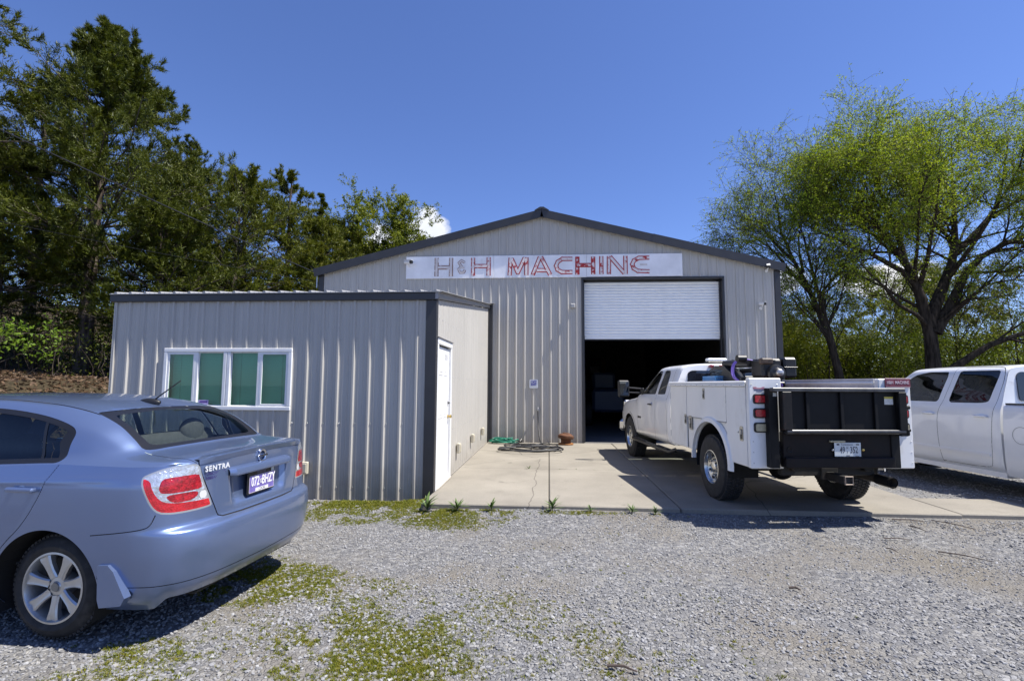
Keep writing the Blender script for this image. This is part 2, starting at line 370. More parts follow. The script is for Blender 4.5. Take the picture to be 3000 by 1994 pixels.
M_TRIML = mat('trim_side', (.30, .29, .285), .45, var=.1, vscale=3)
M_WHITE = mat('white_vinyl', (.78, .78, .77), .4, var=.05, vscale=5, dirt=(.45, .44, .40), dscale=4, damt=.12)
M_DOOR = mat('white_door_paint', (.80, .80, .79), .35, var=.03)
M_ROLL = mat('roll_door_white', (.84, .85, .84), .38, var=.05, vscale=3, dirt=(.42, .42, .41), dscale=6, damt=.12, stretch=(1, 1, 3))
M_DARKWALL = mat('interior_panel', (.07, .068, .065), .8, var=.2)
M_BLACK = mat('black_plastic', (.012, .012, .013), .45)
M_RUBBER = mat('rubber_black', (.018, .018, .019), .75, var=.25, vscale=30, bump=.2, bscale=200)
M_STEEL = mat('zinc_steel', (.45, .45, .46), .35, metal=.9)
M_CHROME = mat('chrome', (.75, .75, .76), .12, metal=1.0)
M_BEIGE = mat('beige_box', (.50, .46, .36), .5, var=.06)

def mat_concrete(name, col=(.250, .229, .192)):
    m, nt, b = nodemat(name); L = nt.links.new; b.inputs['Roughness'].default_value = .9; b.inputs['Specular IOR Level'].default_value = .25
    g = N(nt, 'ShaderNodeNewGeometry')
    def nz(s, d=6): 
        n = N(nt, 'ShaderNodeTexNoise'); n.inputs['Scale'].default_value = s; n.inputs['Detail'].default_value = d; n.inputs['Roughness'].default_value = .6; L(g.outputs['Position'], n.inputs['Vector']); return n.outputs[0]
    a = N(nt, 'ShaderNodeMapRange'); a.inputs[1].default_value = .3; a.inputs[2].default_value = .7; a.inputs[3].default_value = .80; a.inputs[4].default_value = 1.13; L(nz(.9, 8), a.inputs[0])
    c = N(nt, 'ShaderNodeMapRange'); c.inputs[1].default_value = .3; c.inputs[2].default_value = .7; c.inputs[3].default_value = .90; c.inputs[4].default_value = 1.08; L(nz(45, 4), c.inputs[0])
    mm = N(nt, 'ShaderNodeMath', operation='MULTIPLY'); L(a.outputs[0], mm.inputs[0]); L(c.outputs[0], mm.inputs[1])
    mx = N(nt, 'ShaderNodeMix', data_type='RGBA', blend_type='MULTIPLY'); mx.inputs[0].default_value = 1; mx.inputs[6].default_value = (*col, 1); L(mm.outputs[0], mx.inputs[7])
    st = N(nt, 'ShaderNodeMapRange'); st.inputs[1].default_value = .60; st.inputs[2].default_value = .74; st.inputs[4].default_value = .55; L(nz(1.7, 8), st.inputs[0])
    m2 = N(nt, 'ShaderNodeMix', data_type='RGBA'); L(st.outputs[0], m2.inputs[0]); L(mx.outputs[2], m2.inputs[6]); m2.inputs[7].default_value = (.15, .135, .11, 1)
    dk = N(nt, 'ShaderNodeMapRange'); dk.inputs[1].default_value = .66; dk.inputs[2].default_value = .72; dk.inputs[4].default_value = .5; L(nz(3.1, 3), dk.inputs[0])
    m4 = N(nt, 'ShaderNodeMix', data_type='RGBA'); L(dk.outputs[0], m4.inputs[0]); L(m2.outputs[2], m4.inputs[6]); m4.inputs[7].default_value = (.10, .09, .075, 1)
    vk = N(nt, 'ShaderNodeTexVoronoi'); vk.feature = 'DISTANCE_TO_EDGE'; vk.inputs['Scale'].default_value = .32; wv = N(nt, 'ShaderNodeMix', data_type='VECTOR'); wv.inputs[0].default_value = .10; L(g.outputs['Position'], wv.inputs[4]); nv_ = N(nt, 'ShaderNodeTexNoise'); nv_.inputs['Scale'].default_value = 2.5; L(g.outputs['Position'], nv_.inputs['Vector']); L(nv_.outputs['Color'], wv.inputs[5]); L(wv.outputs[1], vk.inputs['Vector'])
    ck = N(nt, 'ShaderNodeMapRange'); ck.inputs[1].default_value = .0022; ck.inputs[2].default_value = .0008; ck.inputs[4].default_value = .7; L(vk.outputs['Distance'], ck.inputs[0])
    m5 = N(nt, 'ShaderNodeMix', data_type='RGBA'); L(ck.outputs[0], m5.inputs[0]); L(m4.outputs[2], m5.inputs[6]); m5.inputs[7].default_value = (.07, .06, .05, 1)
    L(m5.outputs[2], b.inputs['Base Color'])
    bp = N(nt, 'ShaderNodeBump'); bp.inputs['Strength'].default_value = .25; bp.inputs['Distance'].default_value = .004; L(nz(150, 3), bp.inputs['Height']); L(bp.outputs[0], b.inputs['Normal'])
    return m
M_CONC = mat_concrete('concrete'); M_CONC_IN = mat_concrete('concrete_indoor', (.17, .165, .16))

# ---------------------------------------------------------------- concrete apron, cast in bays with open joints
ap = thing('concrete_apron', 'pale concrete apron cast in bays before the workshop door', 'pavement', (1.5, 9, 0), world=True, kind='structure')
JX = [XC+.005, 0.0, 1.60, 4.83, 6.02]; JY = [6.40, 9.17, YM]
for i in range(4):
    for j in range(2):
        if i == 3 and j == 1: continue
        y0, y1 = JY[j], JY[j+1]
        if i == 3: y0, y1 = 6.47, 7.35
        if i in (1, 2) and j == 0: y0 = 6.43
        g = .006
        y1e = y1-(g if j == 0 else .0)
        mb = MB(); mb.box(JX[i]+g*(i > 0), JX[i+1]-g, y0, y1e, -.32, -.0, r=.012); obj('slab', mb, M_CONC, ap)
mb = MB(); mb.box(JX[0]+.01, 4.82, 6.5, YM, -.33, -.028); obj('joint_filler', mb, mat('joint_dirt', (.05, .045, .035), .95, var=.3, vscale=20), ap)
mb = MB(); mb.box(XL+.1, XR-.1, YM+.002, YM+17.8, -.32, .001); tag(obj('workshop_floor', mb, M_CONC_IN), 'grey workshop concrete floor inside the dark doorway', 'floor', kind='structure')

# ---------------------------------------------------------------- ribbed siding
RIB = 0.2286
def rib_points(u0, u1, phase, hs_=1.0):
    """(u, height) profile: 19 mm major ribs every 9 in, two small pencil ribs between"""
    pts = []
    k0 = math.floor((u0-phase)/RIB)-1; k1 = math.ceil((u1-phase)/RIB)+1
    for k in range(k0, k1+1):
        c = phase+k*RIB
        pts += [(c-.027, 0), (c-.013, .024), (c+.013, .024), (c+.027, 0)]
        for t in (.345, .655):
            d = c+RIB*t; pts += [(d-.009, 0), (d-.004, .005), (d+.004, .005), (d+.009, 0)]
    pts = [(u, h*hs_) for u, h in pts]
    us = [p[0] for p in pts]; hs = [p[1] for p in pts]
    q = [(u, h) for u, h in pts if u0+1e-6 < u < u1-1e-6]
    return [(u0, float(np.interp(u0, us, hs)))]+q+[(u1, float(np.interp(u1, us, hs)))]
def wall(parent, org, du, dn, u0, u1, zlo, zhi, holes=(), phase=0.0, cover=.9144, m=None, name='siding_panel', breaks=(), screws=(), step=None, rib=1.0):
    """sheets of siding; org/du/dn: plane origin, along, outward. zhi may be a function of u"""
    zf = zhi if callable(zhi) else (lambda u: zhi)
    m = m or M_SIDE
    edges = [u0]; e = phase + (math.floor((u0-phase)/cover)+1)*cover - RIB*.5
    while e < u1-.05:
        if e > u0+.05: edges.append(e)
        e += cover
    edges.append(u1)
    if step is None: step = cover
    P = lambda u, h, z: (org[0]+du[0]*u+dn[0]*h, org[1]+du[1]*u+dn[1]*h, z)
    for a, b in zip(edges[:-1], edges[1:]):
        cuts = sorted({a, b, *[h[i] for h in holes for i in (0, 1) if a < h[i] < b], *[x for x in breaks if a < x < b]})
        mb = MB()
        for c, d in zip(cuts[:-1], cuts[1:]):
            mid = (c+d)/2; spans = [(zlo, None)]
            for h in holes:
                if h[0] <= mid <= h[1]:
                    spans = []
                    if h[2] > zlo+.01: spans.append((zlo, h[2]))
                    spans.append((h[3], None))
            prof = rib_points(c, d, phase, rib)
            for lo, hi in spans:
                n = len(prof)
                vs = [P(u, h, lo) for u, h in prof]+[P(u, h, zf(u) if hi is None else hi) for u, h in prof]
                mb.add(vs, [(i, i+1, n+i+1, n+i) for i in range(n-1)])
                if hi is not None and len(spans) > 1 and len(cuts) == 2: obj(name, mb, m, parent); mb = MB()   # below a window: a sheet of its own
        o = obj(name, mb, m, parent) if len(mb.v) else None
        if screws:
            sm = MB(); k0 = math.ceil((a-phase)/RIB-.01); k1 = math.floor((b-phase)/RIB+.01)
            for k in range(k0, k1+1):
                u = phase+k*RIB+.045
                for z in screws:
                    if any(h[0]-.02 < u < h[1]+.02 and h[2]-.02 < z < h[3]+.02 for h in holes) or z > zf(u)-.1: continue
                    c = P(u, .004, z); nrm = (dn[0], dn[1], 0)
                    sm.box(c[0]-.006, c[0]+.006, c[1]-.006, c[1]+.006, z-.006, z+.006, r=.003)
            if sm.v: tag(obj('screw_heads', sm, M_STEEL, o), kind='stuff')

# ---------------------------------------------------------------- workshop (main building)
ws = thing('workshop_building', 'large grey ribbed metal workshop with gable roof and roll-up door', 'building', (XMID, YM, 0), world=True)
GJ0, GJ1, GH = 0.87, 4.524, 4.272
gable = lambda u: HE+(HR-HE)*(1-abs(u-XMID)/6.096)
wall(ws, (0, YM), (1, 0), (0, -1), XL+.06, XR-.06, .0, lambda u: gable(u)-.02, holes=[(GJ0, GJ1, -.1, GH)], phase=XMID, breaks=(XMID,), screws=(.7, 1.5, 2.35, 3.2, 4.1))
LEN = 17.8
zl = MB()
wall(ws, (XR, 0), (0, 1), (1, 0), YM+.05, YM+LEN, .0, HE-.02, phase=YM, cover=2.7432)
wall(ws, (XL, 0), (0, 1), (-1, 0), YM+.05, YM+LEN, .0, HE-.02, phase=YM, cover=2.7432)
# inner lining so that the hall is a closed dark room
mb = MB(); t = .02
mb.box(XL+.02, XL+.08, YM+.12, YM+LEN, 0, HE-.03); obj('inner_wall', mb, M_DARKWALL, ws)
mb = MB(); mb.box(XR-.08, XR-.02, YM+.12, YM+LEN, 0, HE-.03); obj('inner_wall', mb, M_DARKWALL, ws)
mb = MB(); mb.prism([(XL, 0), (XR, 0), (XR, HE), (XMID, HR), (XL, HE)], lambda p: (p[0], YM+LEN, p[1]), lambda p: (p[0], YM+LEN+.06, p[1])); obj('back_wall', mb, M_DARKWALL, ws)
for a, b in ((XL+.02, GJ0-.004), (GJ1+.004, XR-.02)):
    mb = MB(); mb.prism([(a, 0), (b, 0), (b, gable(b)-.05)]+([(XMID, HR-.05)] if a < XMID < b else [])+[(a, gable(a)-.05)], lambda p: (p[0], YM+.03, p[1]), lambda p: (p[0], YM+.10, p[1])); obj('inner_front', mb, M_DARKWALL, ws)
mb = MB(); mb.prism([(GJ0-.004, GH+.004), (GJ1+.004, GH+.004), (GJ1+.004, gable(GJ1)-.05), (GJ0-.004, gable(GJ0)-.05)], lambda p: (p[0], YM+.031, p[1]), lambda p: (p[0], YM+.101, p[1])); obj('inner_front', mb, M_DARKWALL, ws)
# roof slopes with standing ribs, and rake trim
for sgn, xe in ((-1, XL-.12), (1, XR+.12)):
    mb = MB(); n = Vector((sgn*(HR-HE), 0, 6.096)).normalized(); d = Vector((sgn*6.096, 0, -(HR-HE))).normalized()
    ln = abs(xe-XMID)/abs(d.x); o0 = Vector((XMID, YM-.10, HR+.04))
    prof = rib_points(0, LEN+.2, .114)
    vs = []
    for u, h in prof:
        for s in (0, ln): vs.append(o0+Vector((0, u, 0))+d*s+n*(h+.0))
    for u, h in prof:
        for s in (0, ln): vs.append(o0+Vector((0, u, 0))+d*s-n*.05)
    m_ = len(prof); fs = [(2*i, 2*i+2, 2*i+3, 2*i+1) for i in range(m_-1)]+[(2*m_+2*i, 2*m_+2*i+1, 2*m_+2*i+3, 2*m_+2*i+2) for i in range(m_-1)]
    fs += [(0, 1, 2*m_+1, 2*m_)]+[(2*i+1, 2*i+3, 2*m_+2*i+3, 2*m_+2*i+1) for i in range(m_-1)]
    mb.add(vs, fs); obj('roof_slope', mb, M_TRIM, ws, recalc=True)
    # rake: boxed trim of overlapping lengths
    L0 = 0
    for seg in ((0, 3.05), (3.0, ln+.02)):
        mb = MB(); a = o0+d*seg[0]; b = o0+d*seg[1]; k = .006 if seg[0] else 0
        poly = [(-.035-k, -.175), (-.035-k, .034+k), (.10, .034+k), (.10, .02), (-.012, .02), (-.012, -.175)]
        mb.prism(poly, lambda p: a+Vector((0, p[0], 0))+n*p[1], lambda p: b+Vector((0, p[0], 0))+n*p[1]); obj('rake_trim', mb, M_TRIM, ws, recalc=True)
mb = MB(); pr = [(-.19, -.045), (-.19, -.03), (-.05, .055), (.05, .055), (.19, -.03), (.19, -.045), (0, .0)]
mb.prism(pr, lambda p: (XMID+p[0], YM-.155, HR+.075+p[1]), lambda p: (XMID+p[0], YM+LEN+.1, HR+.075+p[1])); obj('ridge_cap', mb, M_TRIM, ws, recalc=True)
for x, s in ((XL, 1), (XR, -1)):
    mb = MB(); mb.box(x-.03*s, x+.115*s, YM-.03, YM+.012, -.02 if s < 0 else 0, HE-.10, r=.004); mb.box(x-.03*s, x-.012*s, YM+.013, YM+.11, 0, HE-.10, r=.004)
    obj('corner_trim', mb, M_TRIM, ws)
# garage opening: jamb and head trim
for x, s in ((GJ0, 1), (GJ1, -1)):
    mb = MB(); mb.box(x-.012*s, x+.035*s, YM-.028, YM+.24, 0.0, GH-.001, r=.003); obj('jamb_trim', mb, M_TRIM, ws)
    mb = MB(); mb.box(x+.036*s, x+.075*s, YM+.12, YM+.24, 0.0, GH-.04, r=.003); obj('door_guide', mb, M_TRIM, ws)
mb = MB(); mb.box(GJ0-.012, GJ1+.012, YM-.031, YM+.24, GH, GH+.05, r=.004); obj('head_trim', mb, M_TRIM, ws)
mb = MB(); mb.box(GJ0+.0, GJ1-.0, YM-.034, YM-.029, GH+.06, GH+.13); 
# roll-up door: every curtain slat is a piece of its own
rd = MB(); rd.box(GJ0+.08, GJ1-.08, YM+.165, YM+.20, 2.70, 2.775, r=.006); rdoor = obj('roll_up_door', rd, M_ROLL, ws)
SL = .0765; zz = 2.776; base = None
while zz+SL < GH+.02:
    s = MB(); seg = []
    for (y, z) in [(.0, 0), (-.010, .006), (-.017, .022), (-.017, .050), (-.010, .067), (0, .0745)]:
        seg.append((y, z))
    for (y, z) in seg: s.v += [(GJ0+.06, YM+.185+y, zz+z), (GJ1-.06, YM+.185+y, zz+z)]
    s.f = [(2*i, 2*i+1, 2*i+3, 2*i+2) for i in range(5)]; s.mi = [0]*5
    if base is None: base = obj('slat', s, M_ROLL, rdoor, smooth=50); z_base = zz
    else:
        c = base.copy(); COL.objects.link(c); c.parent = rdoor; c.location = (0, 0, zz-z_base)
    zz += SL
s = MB(); s.box(GJ0+.04, GJ1-.04, YM+.21, YM+.62, GH-.06, GH+.42, r=.1); obj('curtain_drum', s, mat('drum_grey', (.2, .2, .2), .6), rdoor)
s = MB(); s.box(GJ0+.08, GJ1-.08, YM+.16, YM+.205, 2.665, 2.699, r=.004); obj('bottom_seal', s, M_RUBBER, rdoor)

# ---------------------------------------------------------------- office (lean-to in front)
of = thing('office_building', 'small grey ribbed metal office built on in front of the workshop', 'building', (-4, YF, GZ), world=True)
HF, HB = 2.69, 3.50                       # siding top at the front / at the workshop wall
WX0, WX1, WZ0, WZ1 = -5.618, -3.676, 1.103, 1.991
PH = XC-.26
wall(of, (0, YF), (1, 0), (0, -1), XO, XC-.03, -.19, HF-.0, holes=[(WX0+.012, WX1-.012, WZ0+.012, WZ1-.012)], phase=PH, screws=(.05, .93, 2.12))
sl_ = (HB-HF)/(YM-YF)
DY0, DY1, DZ1 = 7.11, 8.18, 2.155
side_z = lambda u: HF+sl_*(u-YF)
wall(of, (XC, 0), (0, 1), (1, 0), YF+.03, YM-.03, -.02, side_z, holes=[(DY0+.03, DY1-.03, -.1, DZ1-.03)], phase=YF+.2, screws=(.75, 1.6, 2.45), rib=.30)
wall(of, (XO, 0), (0, 1), (-1, 0), YF+.03, YM+.3, -.14, side_z, phase=YF+.2, cover=2.7432)
# lining
M_ROOM = mat('office_room', (.30, .31, .30), .9)
for bx in ((XO+.03, WX0, YF+.02, YF+.08, -.14, HF-.05), (WX1, XC-.04, YF+.02, YF+.08, -.14, HF-.05), (WX0+.001, WX1-.001, YF+.02, YF+.08, -.14, WZ0), (WX0+.001, WX1-.001, YF+.02, YF+.08, WZ1, HF-.05)):
    mb = MB(); mb.box(*bx); obj('inner_wall', mb, M_ROOM, of)
for bx in ((XC-.10, XC-.04, YF+.081, DY0+.03, 0, HF-.05), (XC-.10, XC-.04, DY1-.03, YM-.05, 0, HF-.05), (XO+.03, XO+.09, YF+.081, YM-.05, -.1, HF-.05)):
    mb = MB(); mb.box(*bx); obj('inner_wall', mb, M_ROOM, of)
mb = MB(); mb.box(XO+.091, XC-.101, YF+.081, YM-.05, -.1, .0); obj('office_floor', mb, mat('office_carpet', (.10, .10, .11), .95), of)
mb = MB(); mb.box(XO+.091, XC-.101, YF+.081, YM-.05, HF-.14, HF-.08); obj('ceiling', mb, M_ROOM, of)
mb = MB(); mb.box(XO+.091, XC-.101, YM-.12, YM-.06, .001, HF-.141); obj('inner_wall', mb, M_ROOM, of)
# roof sheet: ribs run front to back and show as little arches over the eave
prof = rib_points(0, XC+.10-(XO-.07), .10); mb = MB(); vs = []
yA, yB = YF-.075, YM-.04; zA, zB = HF+.105, HF+.105+sl_*(yB-yA)
for u, h in prof: vs += [(XO-.07+u, yA, zA+h*1.15), (XO-.07+u, yB, zB+h*1.15)]
for u, h in prof: vs += [(XO-.07+u, yA, zA-.012), (XO-.07+u, yB, zB-.012)]
m_ = len(prof); fs = [(2*i, 2*i+2, 2*i+3, 2*i+1) for i in range(m_-1)]+[(2*m_+2*i, 2*m_+2*i+1, 2*m_+2*i+3, 2*m_+2*i+2) for i in range(m_-1)]+[(2*i, 2*m_+2*i, 2*m_+2*i+2, 2*i+2) for i in range(m_-1)]
mb.add(vs, fs); obj('roof_sheet', mb, mat('roof_galv', (.30, .30, .30), .45, metal=.1, var=.1), of, recalc=True)
mb = MB(); mb.box(XO-.075, XC+.045, YF-.055, YF-.001+.0, HF-.012, HF+.092, r=.006); obj('eave_trim', mb, M_TRIM, of)
mb = MB(); mb.prism([(YF-.056, HF-.0), (YF-.056, HF+.115), (YM-.06, HB+.13), (YM-.06, HB+.015)], lambda p: (XC+.046, p[0], p[1]), lambda p: (XC+.006, p[0], p[1])); ot = obj('rake_trim', mb, M_TRIML, of, recalc=True)
mb = MB(); mb.prism([(YF-.02, HF+.025), (YF-.02, HF+.034), (YM-.06, HB+.044), (YM-.06, HB+.035)], lambda p: (XC+.060, p[0], p[1]), lambda p: (XC+.047, p[0], p[1])); obj('drip_lip', mb, M_TRIML, of, recalc=True)
mb = MB(); mb.box(XC-.13, XC+.024, YF-.026, YF+.0, -.17, HF-.013, r=.004); mb.box(XC+.003, XC+.0245, YF+.001, YF+.085, -.17, HF-.001, r=.004); obj('corner_trim', mb, M_TRIM, of)
mb = MB(); mb.box(XO-.024, XO+.02, YF-.024, YF+.06, -.19, HF-.013, r=.004); obj('corner_trim', mb, M_SIDE, of)
mb = MB(); mb.box(XC+.02, XC+.035, YM-.13, YM-.028, 0.0, HB-.02, r=.003); mb.box(XC+.036, XC+.12, YM-.045, YM-.028, 0.0, HB+.13, r=.003); obj('inside_corner_trim', mb, M_TRIM, of)
mb = MB(); mb.box(XC-.06, XC+.17, YM-.10, YM-.027, HB+.131, HB+.145, r=.003); obj('flashing', mb, M_TRIML, of)

# window: two sliding units side by side
wi = obj('window', MB().box(WX0, WX1, YF-.034, YF+.03, WZ1-.055, WZ1, r=.006).box(WX0, WX1, YF-.036, YF+.03, WZ0, WZ0+.055, r=.006).box(WX0, WX0+.055, YF-.033, YF+.03, WZ0+.056, WZ1-.056, r=.006).box(WX1-.055, WX1, YF-.033, YF+.03, WZ0+.056, WZ1-.056, r=.006), M_WHITE, of)
XMW = -4.653
obj('mullion', MB().box(XMW-.055, XMW-.002, YF-.032, YF+.03, WZ0+.056, WZ1-.056, r=.006).box(XMW+.002, XMW+.055, YF-.031, YF+.03, WZ0+.056, WZ1-.056, r=.006), M_WHITE, wi)
M_WGLASS = glassmat('office_glass', (.62, .86, .78), refl=.05)
for (a, b, slid) in ((WX0+.056, -5.135, 1), (-5.095, XMW-.056, 0), (XMW+.056, -4.19, 0), (-4.15, WX1-.056, 1)):
    y = YF-.012 if slid else YF+.008
    f = .034 if slid else .012
    s = MB(); s.box(a, b, y-.012, y+.012, WZ1-.056-f, WZ1-.0565, r=.003).box(a, b, y-.012, y+.012, WZ0+.0565, WZ0+.056+f, r=.003).box(a, a+f, y-.0118, y+.0118, WZ0+.057+f, WZ1-.057-f, r=.003).box(b-f, b, y-.0118, y+.0118, WZ0+.057+f, WZ1-.057-f, r=.003)
    obj('sash', s, M_WHITE, wi)
    s = MB(); s.box(a+f, b-f, y-.002, y+.002, WZ0+.057+f, WZ1-.057-f); obj('pane', s, M_WGLASS, wi)
for xm in (-5.115, -4.17):
    obj('meeting_rail', MB().box(xm-.024, xm+.024, YF-.022, YF+.012, WZ0+.0565, WZ1-.0565, r=.004), M_WHITE, wi)
s = MB(); s.box(-5.075, -4.92, YF+.0045, YF+.0055, WZ0+.07, WZ0+.14); obj('sticker', s, mat('sticker_lilac', (.42, .36, .62), .5), wi)
s = MB(); s.box(-5.053, -4.935, YF+.003, YF+.0042, WZ0+.1, WZ0+.125); obj('sticker_print', s, mat('sticker_print', (.10, .05, .25), .5), wi)
# blinds hang behind the glass
M_BLIND = mat('blind_slat', (.60, .76, .68), .55, var=.06)
for q, (a, b, lab) in enumerate(((WX0+.06, XMW-.02, 'pale green venetian blind behind the left half of the office window'), (XMW+.02, WX1-.06, 'pale green venetian blind behind the right half of the office window'))):
    bl = thing('venetian_blind', lab, 'blind', ((a+b)/2, YF+.09, WZ0), world=True, group='office window blinds')
    s = MB(); s.box(a, b, YF+.083, YF+.115, WZ1-.05, WZ1-.005); obj('head_rail', s, M_BLIND, bl)
    z = WZ1-.075; bs = None; k = 0
    while z > WZ0+.03:
        if bs is None:
            s = MB(); ry = .0125; s.add([(a, YF+.088, z-.013), (b, YF+.088, z-.013), (b, YF+.096, z+.0), (a, YF+.096, z+.0), (b, YF+.100, z+.013), (a, YF+.100, z+.013)], [(0, 1, 2, 3), (3, 2, 4, 5)])
            bs = obj('slat', s, M_BLIND, bl); z0 = z
        else:
            c = bs.copy(); COL.objects.link(c); c.parent = bl; c.location = (0, 0, z-z0); c.rotation_euler = (0, random.uniform(-.002, .002), 0)
        z -= .0235
    for t in (.15, .5, .85):
        x = a+(b-a)*t; s = MB(); s.tube([(x, YF+.086, WZ1-.05), (x, YF+.086, WZ0+.02)], .0018, 4); obj('ladder_cord', s, mat('cord_dark', (.10, .16, .14), .7), bl)
s = MB(); s.box(-4.62, -4.44, YF+.16, YF+.36, .9, 1.38, r=.02); s.box(-4.60, -4.46, YF+.20, YF+.32, .0, .9, r=.01)
single('desk_speaker', s, M_BLACK, 'tall black box standing behind the office window', 'box')

# door in the side wall
dr = obj('door', MB().box(XC-.035, XC-.003, DY0+.09, DY1-.085, .035, DZ1-.11, r=.004), M_DOOR, of)
cas = MB().box(XC-.03, XC+.030, DY0, DY0+.075, -.0, DZ1-.001, r=.004).box(XC-.03, XC+.030, DY1-.075, DY1, 0, DZ1-.001, r=.004).box(XC-.03, XC+.033, DY0-.002, DY1+.002, DZ1-.085, DZ1, r=.004)
obj('door_casing', cas, M_WHITE, of)
obj('door_cap', MB().box(XC+.0, XC+.05, DY0-.02, DY1+.02, DZ1+.002, DZ1+.016, r=.003), M_TRIML, of)
obj('threshold', MB().box(XC-.05, XC+.045, DY0+.05, DY1-.05, .002, .034, r=.006), mat('threshold_alu', (.62, .58, .50), .5, var=.1), of)
dy0, dy1 = DY0+.09, DY1-.085; dw = dy1-dy0
for (a, b, z0, z1) in ((.14, .46, 1.62, 1.85), (.54, .86, 1.62, 1.85), (.14, .46, .98, 1.50), (.54, .86, .98, 1.50), (.14, .46, .22, .82), (.54, .86, .22, .82)):
    ya, yb = dy0+dw*a, dy0+dw*b
    obj('door_panel', MB().box(XC-.006, XC+.002, ya, yb, z0, z1, r=.006).box(XC-.004, XC+.006, ya+.05, yb-.05, z0+.05, z1-.05, r=.008), M_DOOR, dr)
M_BRASS = mat('brass', (.62, .44, .14), .25, metal=.9)
kn = MB(); kn.lathe([(.001, .062), (.018, .062), (.028, .05), (.026, .035), (.012, .025), (.012, .006), (.032, .006), (.032, -.002)], (XC, dy1-.07, .98), 'X', 18); obj('door_knob', kn, M_BRASS, dr, smooth=40)
kn = MB(); kn.lathe([(.001, .026), (.02, .026), (.026, .018), (.026, -.002)], (XC, dy1-.07, 1.20), 'X', 16); obj('deadbolt', kn, mat('deadbolt_grey', (.2, .2, .21), .35, metal=.8), dr, smooth=40)
t_ = text_mb('OPEN', .001)
obj('door_notice', MB().box(XC-.0028, XC-.001, dy0+.62*dw, dy0+.86*dw, 1.79, 1.95), mat('paper_grey', (.5, .5, .5), .7, var=.3, vscale=60), dr)
# siding joint strip at the base of the side wall
obj('base_strip', MB().box(XC-.02, XC+.006, DY1+.02, YM-.05, .001, .02), M_SIDE, of)
# ---------------------------------------------------------------- vehicle surface toolkit
def pchip(x, Y, xn):
    """monotone cubic through (x, Y[k]) evaluated at xn; Y (n, ...)"""
    x = np.asarray(x, float); Y = np.asarray(Y, float); h = np.diff(x); sh = (-1,)+(1,)*(Y.ndim-1)
    d = np.diff(Y, axis=0)/h.reshape(sh); m = np.zeros_like(Y)
    w1 = (2*h[1:]+h[:-1]).reshape(sh); w2 = (h[1:]+2*h[:-1]).reshape(sh)
    with np.errstate(divide='ignore', invalid='ignore'):
        mm = (w1+w2)/(w1/d[:-1]+w2/d[1:])
    m[1:-1] = np.where(d[:-1]*d[1:] > 0, mm, 0); m[0] = d[0]; m[-1] = d[-1]
    i = np.clip(np.searchsorted(x, xn, side='right')-1, 0, len(x)-2); t = ((xn-x[i])/h[i]).reshape(sh); hh = h[i].reshape(sh)
    t2 = t*t; t3 = t2*t
    return (2*t3-3*t2+1)*Y[i]+(t3-2*t2+t)*hh*m[i]+(-2*t3+3*t2)*Y[i+1]+(t3-t2)*hh*m[i+1]
def surf(ctrl, nu, nv, udens=None):
    """ctrl (cu, cv, 3) -> smooth grid (nu, nv, 3) and its chord-length parameters"""
    C = np.asarray(ctrl, float)
    du = np.linalg.norm(np.diff(C, axis=0), axis=2).mean(1); u = np.concatenate([[0], np.cumsum(np.maximum(du, 1e-4))])
    dv = np.linalg.norm(np.diff(C, axis=1), axis=2).mean(0); v = np.concatenate([[0], np.cumsum(np.maximum(dv, 1e-4))])
    A = pchip(u, C, np.linspace(0, u[-1], nu)); B = pchip(v, np.swapaxes(A, 0, 1), np.linspace(0, v[-1], nv))
    return np.swapaxes(B, 0, 1)
def relax(G, it=1):
    """light smoothing of the interior of a grid"""
    for _ in range(it):
        H = G.copy(); H[1:-1] = .25*G[:-2]+.5*G[1:-1]+.25*G[2:]; G = H.copy(); H[:, 1:-1] = .25*G[:, :-2]+.5*G[:, 1:-1]+.25*G[:, 2:]; G = H
    return G
